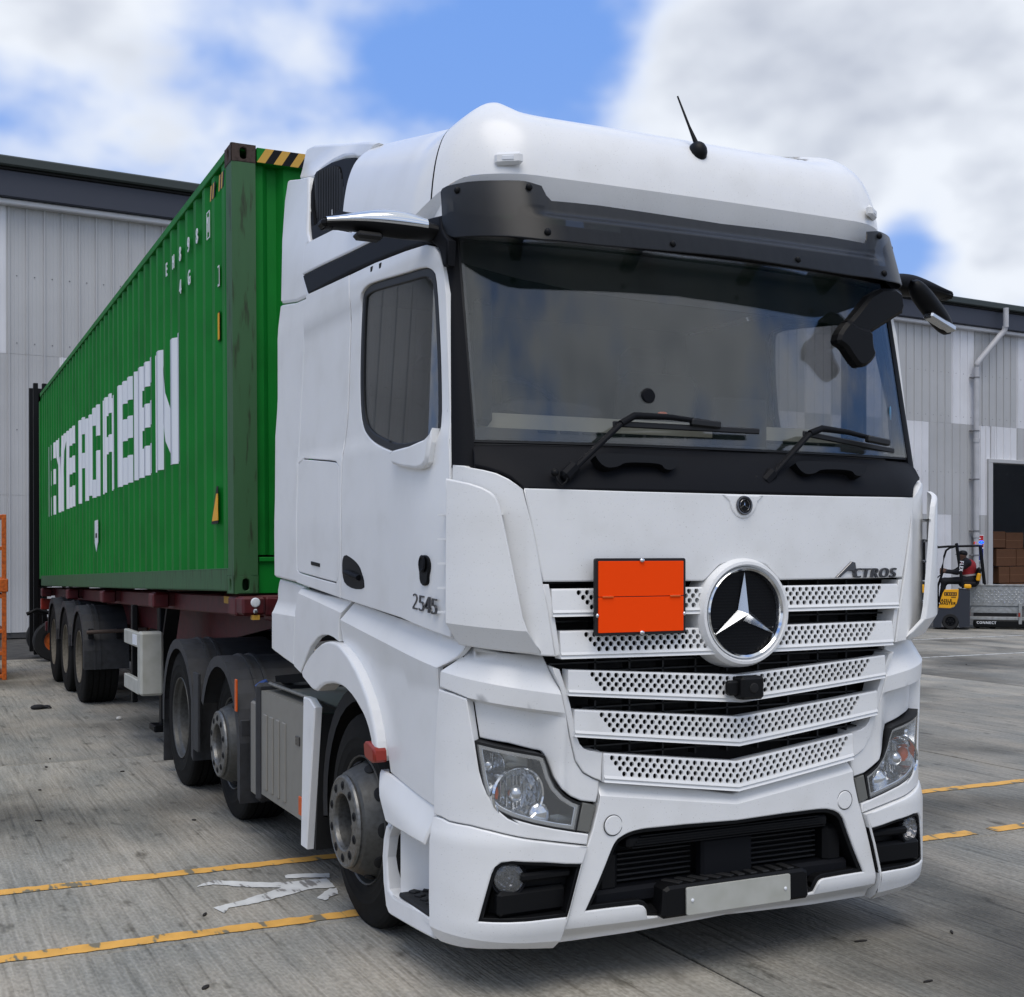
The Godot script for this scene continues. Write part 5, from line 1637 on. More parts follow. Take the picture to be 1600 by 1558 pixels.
func build_roof(t: Node3D) -> void:
	var inside := Vector3(0, 2.6, -0.2)
	var seam := 0.43
	var split := func(a0: float, a1: float, h0: float, h1: float, nu: int, nv: int) -> MB:
		return mb().grid(func(u: float, v: float) -> Vector3: return roof_at(lerpf(a0, a1, u), lerpf(h0, h1, v)), nu, nv, inside)
	both(t, "roof_side", split.call(0.0, seam - 0.004, 0.0, 1.0, 26, 24), M.white_side)
	both(t, "roof_front", split.call(seam, 1.0, 0.0, 1.0, 40, 24), M.white)
	var close := mb()
	close.grid(func(u: float, v: float) -> Vector3:
		var a := roof_at(u, 1.0)
		return Vector3(a.x * (1.0 - v), a.y + 0.03 * sin(PI / 2 * v), a.z), 24, 6, inside)
	both(t, "roof_top", close, M.white_side)
	# inner skin closing the seam, and the lip returning inwards under the roof
	both(t, "roof_lip", mb().grid(func(u: float, v: float) -> Vector3:
		var a := roof_at(lerpf(0.30, 1.0, u), 0.0)
		var k := clampf(a.x / -0.8, 0.0, 1.0)
		return Vector3(a.x * (1.0 - 0.05 * v), a.y - 0.15 * v, a.z - 0.05 * v), 30, 4, Vector3(0, 3.6, 0.2)), M.white)
	both(t, "roof_seam", mb().grid(func(u: float, v: float) -> Vector3: return roof_at(seam - 0.02 + 0.04 * u, v * 0.8) * Vector3(0.988, 1, 1) + Vector3(0, -0.014, -0.01), 3, 20, inside), M.seal)
	both(t, "roof_back", mb().grid(func(u: float, v: float) -> Vector3:
		var a := roof_at(0.0, u)
		return Vector3(lerpf(a.x, a.x * 0.55, v), a.y, a.z - 0.3 * v), 16, 3, Vector3(0, 2.6, 0.5)), M.white_side)
	# marker lamps on the brow
	for s in [-1.0, 1.0]:
		var c := roof_at(0.585, 0.075)
		var b := Basis(Vector3.UP, 0.62 * s)
		var m := part(t, "marker_lamp", mb().box(Vector3(c.x * -s, c.y + 0.02, c.z) + b * Vector3(0, 0, 0.012), Vector3(0.115, 0.052, 0.03), 0.012, b), M.white_bare)
		part(m, "lens", mb().box(Vector3(c.x * -s, c.y + 0.02, c.z) + b * Vector3(0, 0, 0.026), Vector3(0.05, 0.02, 0.008), 0.003, b), M.label_white)
	# aerial
	var ant := Node3D.new()
	ant.name = "roof_aerial"
	t.add_child(ant)
	var ab := Vector3(0.0, 3.492, 0.9)
	part(ant, "aerial_base", mb().ball(ab, Vector3(0.042, 0.05, 0.05), 16, Basis(Vector3.RIGHT, 0.7)), M.black)
	part(ant, "aerial_rod", mb().tube([ab + Vector3(0, 0.03, 0), ab + Vector3(-0.022, 0.12, -0.03), ab + Vector3(-0.05, 0.265, -0.08)], [0.012, 0.006, 0.004], 8), M.black)
	# ---- rear side of the roof: air inlet, fairing
	var vent := pv([-1.302,3.568,-1.402,3.744,-1.413,3.866,-1.343,3.891,-1.091,3.866,-0.862,3.823,-0.624,3.756,-0.553,3.727,-0.353,3.668,-0.396,3.643,-0.451,3.618,-0.427,3.496,-0.444,3.433,-0.491,3.428,-0.641,3.437,-0.762,3.413,-1.151,3.443,-1.225,3.466])
	var gr := pv([-1.259,3.556,-1.335,3.662,-1.404,3.855,-1.241,3.852,-0.971,3.806,-0.873,3.774,-0.81,3.715,-0.714,3.569,-0.72,3.549,-0.798,3.53])
	for i in 2:
		var b := panel(vent, sd, {"off": -0.03, "holes": [gr], "bevel": 0.01, "depth": 0.06, "rel": func(p: Vector2) -> float: return -0.05 * smoothstep(-0.62, -0.5, p.x)})
		var v := part(t, "air_inlet", b if i == 0 else b.flip(), M.trim)
		var fin := mb()
		var lo := 9.0
		var hi := -9.0
		for p in gr:
			lo = minf(lo, p.x)
			hi = maxf(hi, p.x)
		for k in 22:
			var z := lerpf(lo, hi, (k + 0.5) / 22)
			var ys := []
			for j in gr.size():
				var a := gr[j]
				var c := gr[(j + 1) % gr.size()]
				if (a.x - z) * (c.x - z) < 0.0:
					ys.append(lerpf(a.y, c.y, (z - a.x) / (c.x - a.x)))
			if ys.size() == 2:
				fin.box(sd(Vector2(z, (ys[0] + ys[1]) / 2)) + Vector3(0.055, 0, 0), Vector3(0.03, absf(ys[1] - ys[0]), 0.012))
		part(v, "inlet_fins", fin if i == 0 else fin.flip(), M.fins)
		var bk := panel(gr, sd, {"off": -0.085, "bevel": 0.0, "depth": 0.005})
		part(v, "inlet_back", bk if i == 0 else bk.flip(), M.void)
	both(t, "roof_fairing", panel(pv([-1.912,3.998,-1.886,4.078,-1.867,4.17,-1.832,4.183,-1.741,4.168,-1.345,4.059,-0.868,3.919,-0.567,3.829,-0.366,3.766,-0.267,3.731,-0.328,3.698,-0.369,3.678,-0.397,3.683,-0.558,3.731,-0.63,3.762,-0.864,3.828,-1.101,3.873,-1.355,3.898,-1.42,3.87,-1.662,3.93]), sd, {"off": -0.02, "bevel": 0.02, "depth": 0.04, "rel": func(p: Vector2) -> float: return -0.06 * smoothstep(3.75, 4.05, p.y)}), M.white_side)
	both(t, "side_deflector", panel(pv([-1.911,3.982,-1.684,3.927,-1.445,3.877,-1.363,3.709,-1.286,3.523,-1.206,3.449,-1.278,3.435,-1.232,3.274,-1.052,3.123,-1.312,3.138,-1.629,3.183,-1.828,3.588,-1.912,3.847]), sd, {"off": -0.012, "bevel": 0.012, "depth": 0.04}), M.white_side)
	both(t, "roof_side_lower", panel(pv([-1.276,3.445,-1.18,3.446,-0.757,3.412,-0.484,3.336,-0.133,3.236,0.087,3.194,-0.084,3.2,-0.43,3.219,-0.878,3.249,-1.227,3.268]), sd, {"off": -0.006, "bevel": 0.008, "depth": 0.04}), M.white_side)
	both(t, "roof_side_lower", panel(pv([-0.434,3.427,-0.484,3.336,-0.133,3.236,0.087,3.194,0.303,3.14,0.55,3.072,0.51,3.14,0.641,3.129,0.797,3.109,0.764,3.193,0.374,3.312,-0.388,3.509,-0.423,3.472]), sd, {"off": -0.03, "bevel": 0.0, "depth": 0.03}), M.white_side)
	part(t, "cab_back", mb().box(Vector3(0, 2.45, -1.0), Vector3(2.1, 2.3, 0.06), 0.02), M.white_bare)


# ------------------------------------------------------------------ wheels
func tyre_shape(r: float, w: float, bore: float) -> MB:       # axis: local y, outer face at y = 0, inner at y = -w
	var p := [[bore, -0.03], [bore + 0.015, -0.004], [bore + 0.05, 0.006], [r - 0.13, 0.008], [r - 0.115, 0.011], [r - 0.1, 0.008], [r - 0.055, 0.0], [r - 0.03, -0.006], [r - 0.012, -0.016], [r - 0.002, -0.032], [r, -0.045]]
	for k in 4:
		var y := -0.045 - (w - 0.09) * (k + 0.75) / 4.5
		p.append_array([[r, y + 0.007], [r - 0.012, y + 0.005], [r - 0.012, y - 0.005], [r, y - 0.007]])
	p.append_array([[r, -w + 0.045], [r - 0.012, -w + 0.016], [r - 0.06, -w + 0.002], [bore, -w]])
	return mb().lathe(p, Transform3D.IDENTITY, 56)


func add_wheel(t: Node3D, kind: String, at: Vector3, s: float, r: float, w: float) -> void:    # s: -1 driver's side, 1 the other
	var o := Node3D.new()
	o.name = "wheel"
	t.add_child(o, true)
	o.position = at
	o.basis = Basis(Vector3(0, 1, 0), Vector3(s, 0, 0), Vector3(0, 0, -s))       # local y points out of the truck
	part(o, "tyre", tyre_shape(r, w, 0.29), M.tyre)
	if kind == "steer":
		part(o, "rim", mb().lathe([[0.305, -0.012], [0.3, 0.002], [0.293, -0.004], [0.288, -0.03], [0.284, -0.05], [0.277, -0.045], [0.262, -0.005], [0.242, 0.04], [0.230, 0.064], [0.215, 0.075], [0.2, 0.065], [0.13, 0.0]], Transform3D.IDENTITY, 48), M.rim)
		for k in 10:
			var a := TAU * (k + 0.5) / 10
			var d := Vector3(cos(a), 0, sin(a))
			var b := Basis(d.cross(Vector3.UP), (d * 0.91 + Vector3.UP * 0.41).normalized(), Vector3.ZERO)
			b.z = b.x.cross(b.y)
			part(o, "hand_hole", mb().ball(d * 0.264 + Vector3.UP * -0.006, Vector3(0.036, 0.008, 0.026), 14, b), M.void)
		part(o, "nut_ring", mb().lathe([[0.215, 0.0680], [0.217, 0.0840], [0.213, 0.0940], [0.203, 0.0980], [0.198, 0.0960], [0.138, 0.1000], [0.130, 0.0960], [0.126, 0.0780], [0.122, 0.0]], Transform3D.IDENTITY, 48), M.nut_ring)
		for k in 10:
			var a := TAU * k / 10
			var c := Vector3(cos(a), 0, sin(a)) * 0.168
			part(o, "nut_hole", mb().lathe([[0.0215, 0.0975], [0.0205, 0.1000], [0.0, 0.1005]], Transform3D(Basis.IDENTITY, c), 14), M.void)
			part(o, "wheel_nut", mb().lathe([[0.013, 0.0980], [0.012, 0.1040], [0.0, 0.1050]], Transform3D(Basis.IDENTITY, c), 6), M.trim)
		part(o, "hub", mb().lathe([[0.123, 0.0], [0.085, 0.008], [0.075, 0.03], [0.0, 0.036]], Transform3D.IDENTITY, 24), M.trim)
		for k in 6:
			var a := TAU * k / 6
			part(o, "hub_bolt", mb().lathe([[0.011, 0.01], [0.011, 0.026], [0.0, 0.028]], Transform3D(Basis.IDENTITY, Vector3(cos(a), 0, sin(a)) * 0.1), 6), M.rim_dirty)
	else:
		var m: Material = M.rim if kind == "drive" else M.rim_dirty
		part(o, "rim", mb().lathe([[0.305, -0.012], [0.3, 0.002], [0.293, -0.004], [0.286, -0.03], [0.272, -0.05], [0.262, -0.13], [0.255, -0.165], [0.24, -0.175], [0.12, -0.16], [0.115, -0.12], [0.0, -0.11]], Transform3D.IDENTITY, 48), m)
		for k in 10:
			var a := TAU * k / 10
			part(o, "wheel_nut", mb().lathe([[0.018, -0.17], [0.016, -0.13], [0.0, -0.125]], Transform3D(Basis.IDENTITY, Vector3(cos(a), 0, sin(a)) * 0.168), 6), M.rim_dirty)
	if kind == "drive":
		part(o, "inner_tyre", tyre_shape(r, w, 0.29).add(MB.new()), M.tyre).position = Vector3(0, -w - 0.03, 0)


func arc_guard(c: Vector2, r: float, a0: float, a1: float, x0: float, x1: float, down0: float, down1: float, thick := 0.018) -> MB:   # a wing bent round a wheel: (z, y) centre, angles from +z upwards
	var line := [Vector2(c.x + r * cos(a0), down0)]
	for k in 15:
		var a := lerpf(a0, a1, k / 14.0)
		line.append(c + Vector2(cos(a), sin(a)) * r)
	line.append(Vector2(c.x + r * cos(a1), down1))
	var b := mb()
	for i in line.size() - 1:
		var p: Vector2 = line[i]
		var q: Vector2 = line[i + 1]
		var m := ((p + q) / 2 - c).normalized()
		var o := Vector3(0, m.y, m.x)
		b.face([Vector3(x0, p.y, p.x), Vector3(x1, p.y, p.x), Vector3(x1, q.y, q.x), Vector3(x0, q.y, q.x)], o)
		var lip := 0.07
		# rolled outer lip and the inner face
		var pi_ := p + (c - p).normalized() * lip
		var qi := q + (c - q).normalized() * lip
		b.face([Vector3(x0, p.y, p.x), Vector3(x0, q.y, q.x), Vector3(x0, qi.y, qi.x), Vector3(x0, pi_.y, pi_.x)], Vector3(x0, 0, 0))
		var pt := p + (c - p).normalized() * thick
		var qt := q + (c - q).normalized() * thick
		b.face([Vector3(x0, pt.y, pt.x), Vector3(x1, pt.y, pt.x), Vector3(x1, qt.y, qt.x), Vector3(x0, qt.y, qt.x)], -o)
		b.face([Vector3(x1, p.y, p.x), Vector3(x1, q.y, q.x), Vector3(x1, qt.y, qt.x), Vector3(x1, pt.y, pt.x)], Vector3(-x0, 0, 0))
		# two raised ribs across the width
		for f in [0.22, 0.34]:
			var xa := lerpf(x0, x1, f)
			var xb := lerpf(x0, x1, f + 0.035)
			var e := o * 0.012
			b.face([Vector3(xa, p.y, p.x) + e, Vector3(xb, p.y, p.x) + e, Vector3(xb, q.y, q.x) + e, Vector3(xa, q.y, q.x) + e], o)
			b.face([Vector3(xa, p.y, p.x) + e, Vector3(xa, q.y, q.x) + e, Vector3(xa, q.y, q.x), Vector3(xa, p.y, p.x)], Vector3(x0, 0, 0))
			b.face([Vector3(xb, p.y, p.x) + e, Vector3(xb, q.y, q.x) + e, Vector3(xb, q.y, q.x), Vector3(xb, p.y, p.x)], Vector3(-x0, 0, 0))
	return b


func build_tractor() -> void:
	var t := thing("tractor_unit", "white three axle tractor unit with star badge, sun visor and orange plate", "lorry")
	build_cab(t)
	for s in [-1.0, 1.0]:
		add_wheel(t, "steer", Vector3(s * 1.185, 0.49, -0.12), s, 0.5, 0.3)
		add_wheel(t, "steer", Vector3(s * 1.17, 0.49, -2.75), s, 0.5, 0.3)
		add_wheel(t, "drive", Vector3(s * 1.235, 0.5, -4.1), s, 0.51, 0.3)
		# wings over the rear axles
		var wing := arc_guard(Vector2(-2.75, 0.49), 0.575, deg_to_rad(8), deg_to_rad(158), s * 1.26, s * 0.66, 0.2, 0.72)
		var w := part(t, "rear_wing", wing, M.guard)
		part(w, "wing_flap", mb().box(Vector3(s * 1.0, 0.46, -2.2), Vector3(0.5, 0.5, 0.02), 0.004), M.guard)
		part(w, "side_reflector", mb().box(Vector3(s * 1.268, 0.86, -2.24), Vector3(0.012, 0.2, 0.04), 0.004), M.amber)
		part(t, "rear_wing", arc_guard(Vector2(-4.1, 0.5), 0.59, deg_to_rad(20), deg_to_rad(172), s * 1.26, s * 0.6, 0.26, 0.42), M.guard)
		part(t, "mud_flap", mb().box(Vector3(s * 0.95, 0.34, -4.7), Vector3(0.6, 0.5, 0.015), 0.003), M.guard)
		part(t, "wing_bridge", mb().box(Vector3(s * 1.255, 0.62, -3.44), Vector3(0.02, 0.55, 0.16), 0.004), M.guard)
		# tank with pressed ribs, its strap and the flap in front of it
		var tk := part(t, "fuel_tank", mb().prism(smoothed(pv([-1.82, 0.32, -1.82, 0.80, -1.82, 0.93, -0.9, 0.93, -0.9, 0.80, -0.9, 0.32]), 0), Transform3D(Basis(Vector3(0, 0, 1), Vector3.UP, Vector3(s, 0, 0)) if s < 0 else Basis(Vector3(0, 0, 1), Vector3.UP, Vector3(s, 0, 0)), Vector3(s * 0.62, 0, 0)), 0.6, 0.05), M.tank)
		for k in 4:
			part(tk, "tank_rib", mb().box(Vector3(s * 1.222, 0.58, -1.72 + 0.13 * k), Vector3(0.012, 0.44, 0.07), 0.005), M.tank)
		part(tk, "tank_lid", mb().box(Vector3(s * 1.05, 0.915, -1.34), Vector3(0.3, 0.02, 0.9), 0.006, Basis(Vector3.BACK, 0.42 * s)), M.steel)
		part(tk, "tank_strap", mb().box(Vector3(s * 0.93, 0.62, -1.87), Vector3(0.62, 0.7, 0.06), 0.02), M.guard)
		part(tk, "tank_reflector", mb().box(Vector3(s * 1.228, 0.4, -0.99), Vector3(0.012, 0.1, 0.05), 0.004), M.amber)
		part(tk, "tank_emblem", mb().box(Vector3(s * 1.224, 0.735, -1.06), Vector3(0.006, 0.05, 0.07), 0.002), M.dark_chrome)
		part(t, "wheel_flap", mb().prism(pv([-0.95, 0.2, -0.9, 0.99, -0.8, 0.99, -0.7, 0.955, -0.85, 0.2]), Transform3D(Basis(Vector3(0, 0, 1), Vector3.UP, Vector3(-1, 0, 0)), Vector3(s * 1.22 + 0.02, 0, 0)), 0.04, 0.006), M.white_bare)
		part(t, "spray_flap", mb().box(Vector3(s * 0.95, 0.56, -0.78), Vector3(0.5, 0.72, 0.02), 0.0, Basis(Vector3.RIGHT, 0.12)), M.rubber)
		# additive tank
		var ad := part(t, "additive_tank", mb().box(Vector3(s * 0.98, 0.56, -2.06), Vector3(0.46, 0.62, 0.24), 0.05), M.guard)
		part(ad, "tank_cover", mb().box(Vector3(s * 1.2, 0.56, -2.0), Vector3(0.03, 0.56, 0.2), 0.01), M.tank)
		part(ad, "blue_cap", mb().lathe([[0.0, 0.06], [0.04, 0.055], [0.045, 0.0], [0.06, -0.01], [0.06, -0.04]], Transform3D(Basis(Vector3.BACK, 0.5 * -s), Vector3(s * 1.13, 0.9, -2.08)), 16), mat(Color(0.16, 0.26, 0.48), 0.5))
		part(t, "chassis_rail", mb().box(Vector3(s * 0.42, 0.88, -2.2), Vector3(0.08, 0.27, 5.6), 0.01), M.black)
	# fifth wheel, axles, engine block, hoses
	part(t, "fifth_wheel", mb().lathe([[0.0, 0.0], [0.42, 0.0], [0.46, -0.03], [0.46, -0.09], [0.0, -0.1]], Transform3D(Basis.IDENTITY, Vector3(0, 1.2, -3.5)), 32), M.black)
	part(t, "deck_plate", mb().box(Vector3(0, 1.03, -1.75), Vector3(1.0, 0.03, 1.2), 0.004), M.steel)
	for z in [-0.1, -2.75, -4.1]:
		part(t, "axle", mb().tube([Vector3(-1.0, 0.5, z), Vector3(1.0, 0.5, z)], 0.08, 12), M.black)
	part(t, "engine_block", mb().box(Vector3(0, 0.95, 0.05), Vector3(1.5, 0.8, 1.75), 0.05).box(Vector3(0, 0.6, 0.55), Vector3(1.9, 0.7, 0.8), 0.05), M.void)
	for s in [-1.0, 1.0]:
		part(t, "cross_member", mb().bar(Vector3(s * 0.3, 1.12, -1.05), Vector3(s * 1.1, 0.98, -1.9), 0.05, 0.05), M.black)
	for k in 3:
		var pts := []
		for j in 40:
			var f := j / 39.0
			var a := f * TAU * 9
			pts.append(Vector3(-0.45 + 0.22 * k + 0.05 * cos(a), 1.55 - 0.25 * sin(PI * f) + 0.05 * sin(a), lerpf(-1.03, -2.35, f)))
		part(t, "air_hose", mb().tube(pts, 0.008, 5), [M.black, M.red, M.black][k])
	part(t, "cab_exhaust_stack", mb().box(Vector3(0.75, 2.0, -1.2), Vector3(0.5, 1.8, 0.25), 0.05), M.black)


# ------------------------------------------------------------------ the trailer
func deck(z: float) -> float:          # underside of the container along the trailer
	return 1.477 + 0.02238 * (z + 2.505)


func build_trailer() -> void:
	var t := thing("skeletal_trailer", "dark red skeletal container trailer with three axles and black mudguards", "trailer", Vector3(0, 0, 0))
	for s in [-1.0, 1.0]:
		part(t, "main_beam", mb().bar(Vector3(s * 0.55, deck(-5.2) - 0.24, -5.2), Vector3(s * 0.55, deck(-14.5) - 0.24, -14.5), 0.12, 0.42, 0.01), M.red)
		part(t, "neck_beam", mb().bar(Vector3(s * 0.55, deck(-2.6) - 0.13, -2.6), Vector3(s * 0.55, deck(-5.4) - 0.13, -5.4), 0.12, 0.22, 0.01), M.red)
		part(t, "outer_rail", mb().bar(Vector3(s * 0.98, deck(-2.7) - 0.09, -2.7), Vector3(s * 0.98, deck(-14.5) - 0.09, -14.5), 0.08, 0.14, 0.01), M.red)
		for z in [-2.6, -5.5, -8.4, -11.4, -14.5]:
			part(t, "bolster", mb().box(Vector3(s * 0.86, deck(z) - 0.07, z), Vector3(0.66, 0.12, 0.16), 0.012), M.red)
			part(t, "twist_lock", mb().box(Vector3(s * 1.14, deck(z) - 0.08, z), Vector3(0.14, 0.12, 0.2), 0.012), M.red)
		# landing gear
		var lg := part(t, "landing_leg", mb().box(Vector3(s * 0.92, 0.95, -6.35), Vector3(0.14, 0.75, 0.14), 0.01).box(Vector3(s * 0.92, 0.42, -6.35), Vector3(0.11, 0.6, 0.11), 0.01), M.black)
		part(lg, "foot", mb().box(Vector3(s * 0.92, 0.13, -6.35), Vector3(0.26, 0.06, 0.26), 0.01), M.black)
		part(lg, "stay", mb().bar(Vector3(s * 0.92, 1.25, -6.0), Vector3(s * 0.92, 0.75, -6.35), 0.12, 0.05), M.black)
		# white end of the side guard
		var sg := Node3D.new()
		sg.name = "side_guard"
		t.add_child(sg, true)
		part(sg, "guard_post", mb().box(Vector3(s * 1.14, 0.76, -5.9), Vector3(0.2, 0.56, 0.16), 0.02), M.plate)
		for y in [0.96, 0.545]:
			part(sg, "guard_rail", mb().box(Vector3(s * 1.215, y, -6.33), Vector3(0.05, 0.13, 0.74), 0.008), M.plate)
		part(sg, "maker_label", mb().box(Vector3(s * 1.242, 0.96, -6.1), Vector3(0.004, 0.09, 0.22)), M.label_white)
		part(sg, "guard_post", mb().box(Vector3(s * 1.17, 0.8, -6.55), Vector3(0.05, 0.9, 0.08), 0.006), M.black)
		for k in 3:
			var z := -9.85 - 1.31 * k
			add_wheel(t, "trailer", Vector3(s * 1.25, 0.525, z), s, 0.535, 0.38)
			var w := part(t, "mudguard", arc_guard(Vector2(z, 0.53), 0.59, deg_to_rad(-2) if k == 0 else deg_to_rad(20), deg_to_rad(165), s * 1.27, s * 0.78, 0.42 if k == 0 else 0.6, 0.62), M.guard)
			for x in [1.2, 0.9]:
				part(w, "clamp", mb().box(Vector3(s * x, 0.82, z + 0.6), Vector3(0.06, 0.12, 0.05), 0.01), M.black)
			part(w, "stay_bar", mb().tube([Vector3(s * 1.25, 0.84, z + 0.63), Vector3(s * 0.6, 0.86, z + 0.63)], 0.022, 8), mat(Color(0.30, 0.25, 0.22), 0.7))
			part(t, "axle", mb().tube([Vector3(s * 1.0, 0.52, z), Vector3(0, 0.52, z)], 0.075, 10), M.black)
			part(t, "axle_hanger", mb().box(Vector3(s * 0.55, 0.8, z), Vector3(0.14, 0.4, 0.25), 0.02), M.red)
	# nose box with the round marker lamp on the driver's side
	for s in [-1.0, 1.0]:
		var nb := part(t, "nose_box", mb().box(Vector3(s * 1.13, 1.405, -2.42), Vector3(0.15, 0.115, 0.16), 0.015), M.red)
		part(nb, "round_marker", mb().lathe([[0.03, 0.0], [0.03, 0.006], [0.024, 0.011], [0.0, 0.013]], Transform3D(Basis(Vector3.RIGHT, PI / 2), Vector3(s * 1.122, 1.427, -2.34)), 20), M.label_white)
		part(nb, "bulkhead_stub", mb().box(Vector3(s * 1.122, 1.372, -2.335), Vector3(0.03, 0.03, 0.02), 0.008), M.satin)
		part(nb, "amber_tag", mb().box(Vector3(s * 1.115, 1.332, -2.37), Vector3(0.045, 0.03, 0.05)), M.hazard_yellow)
		part(t, "nose_arm", mb().bar(Vector3(s * 1.06, 1.4, -2.42), Vector3(s * 0.6, 1.36, -2.5), 0.12, 0.12, 0.01), M.red)
		part(t, "conspicuity_tape", mb().box(Vector3(s * 1.024, 1.40, -3.2), Vector3(0.006, 0.05, 0.8)), M.hazard_yellow)
	part(t, "front_cross_beam", mb().box(Vector3(0, 1.37, -2.5), Vector3(2.0, 0.14, 0.2), 0.012), M.red)
	part(t, "neck_plate", mb().box(Vector3(0, 1.265, -3.7), Vector3(1.0, 0.03, 2.4)), M.red)
	for s in [-1.0, 1.0]:
		part(t, "neck_web", mb().prism(pv([-2.7, 1.3, -5.6, 0.95, -6.6, 0.85, -8.0, 0.85, -8.0, 1.3]), Transform3D(Basis(Vector3(0, 0, 1), Vector3.UP, Vector3(-1, 0, 0)), Vector3(s * 0.62 + 0.015, 0, 0)), 0.03), M.red)
	part(t, "air_tank", mb().tube([Vector3(-0.5, 0.75, -7.6), Vector3(0.5, 0.75, -7.6)], 0.16, 16), M.black)
	part(t, "spare_carrier", mb().box(Vector3(0, 0.72, -8.6), Vector3(1.5, 0.08, 0.9), 0.02), M.black)
	part(t, "rear_bumper", mb().box(Vector3(0, 0.62, -14.55), Vector3(2.3, 0.14, 0.1), 0.01), M.red)
	for s in [-1.0, 1.0]:
		part(t, "tail_lamp", mb().box(Vector3(s * 1.0, 0.95, -14.6), Vector3(0.42, 0.16, 0.08), 0.01), M.red_lens)
		part(t, "bumper_hanger", mb().box(Vector3(s * 0.7, 0.85, -14.5), Vector3(0.1, 0.5, 0.1), 0.01), M.red)


# ------------------------------------------------------------------ the container
const PITCH := 0.2945


func rib(s: float) -> float:        # depth of the side sheet at distance s from the front
	var k := fposmod(s - 0.46, PITCH) / PITCH
	if k < 0.22:
		return 0.036 * (1.0 - k / 0.22)
	if k < 0.5:
		return 0.0
	if k < 0.72:
		return 0.036 * (k - 0.5) / 0.22
	return 0.036


func side_sheet(p: Vector2) -> Vector3:
	return Vector3(-1.207 + rib(p.x), p.y, -p.x)


func casting(flat_back := false) -> MB:       # a corner fitting 0.162 wide, 0.118 high, 0.178 long, at the origin, corner towards -x, +z
	var b := mb()
	var oval := PackedVector2Array()
	for k in 16:
		var a := TAU * k / 16
		oval.append(Vector2(0.081 + 0.024 * cos(a), 0.058 + 0.022 * sin(a) + 0.017 * signf(sin(a))))
	var c := Vector3(0.08, 0.06, -0.09)
	b.add(panel(pv([0, 0, 0.162, 0, 0.162, 0.118, 0, 0.118]), func(p: Vector2) -> Vector3: return Vector3(p.x, p.y, 0), {"holes": [oval], "inside": c, "bevel": 0.006, "depth": 0.03}))
	var oval2 := PackedVector2Array()
	for q in oval:
		oval2.append(q + Vector2(0.008, 0))
	b.add(panel(pv([0, 0, 0.178, 0, 0.178, 0.118, 0, 0.118]), func(p: Vector2) -> Vector3: return Vector3(0, p.y, -p.x), {"holes": [oval2], "inside": c, "bevel": 0.006, "depth": 0.03}))
	b.face([Vector3(0.003, 0.118, -0.003), Vector3(0.162, 0.118, -0.003), Vector3(0.162, 0.118, -0.178), Vector3(0.003, 0.118, -0.178)], Vector3.UP)
	b.face([Vector3(0.003, 0.0, -0.003), Vector3(0.162, 0.0, -0.003), Vector3(0.162, 0.0, -0.178), Vector3(0.003, 0.0, -0.178)], Vector3.DOWN)
	b.face([Vector3(0.162, 0, 0), Vector3(0.162, 0.118, 0), Vector3(0.162, 0.118, -0.178), Vector3(0.162, 0, -0.178)], Vector3.RIGHT)
	b.face([Vector3(0, 0, -0.178), Vector3(0.162, 0, -0.178), Vector3(0.162, 0.118, -0.178), Vector3(0, 0.118, -0.178)], Vector3.FORWARD)
	return b


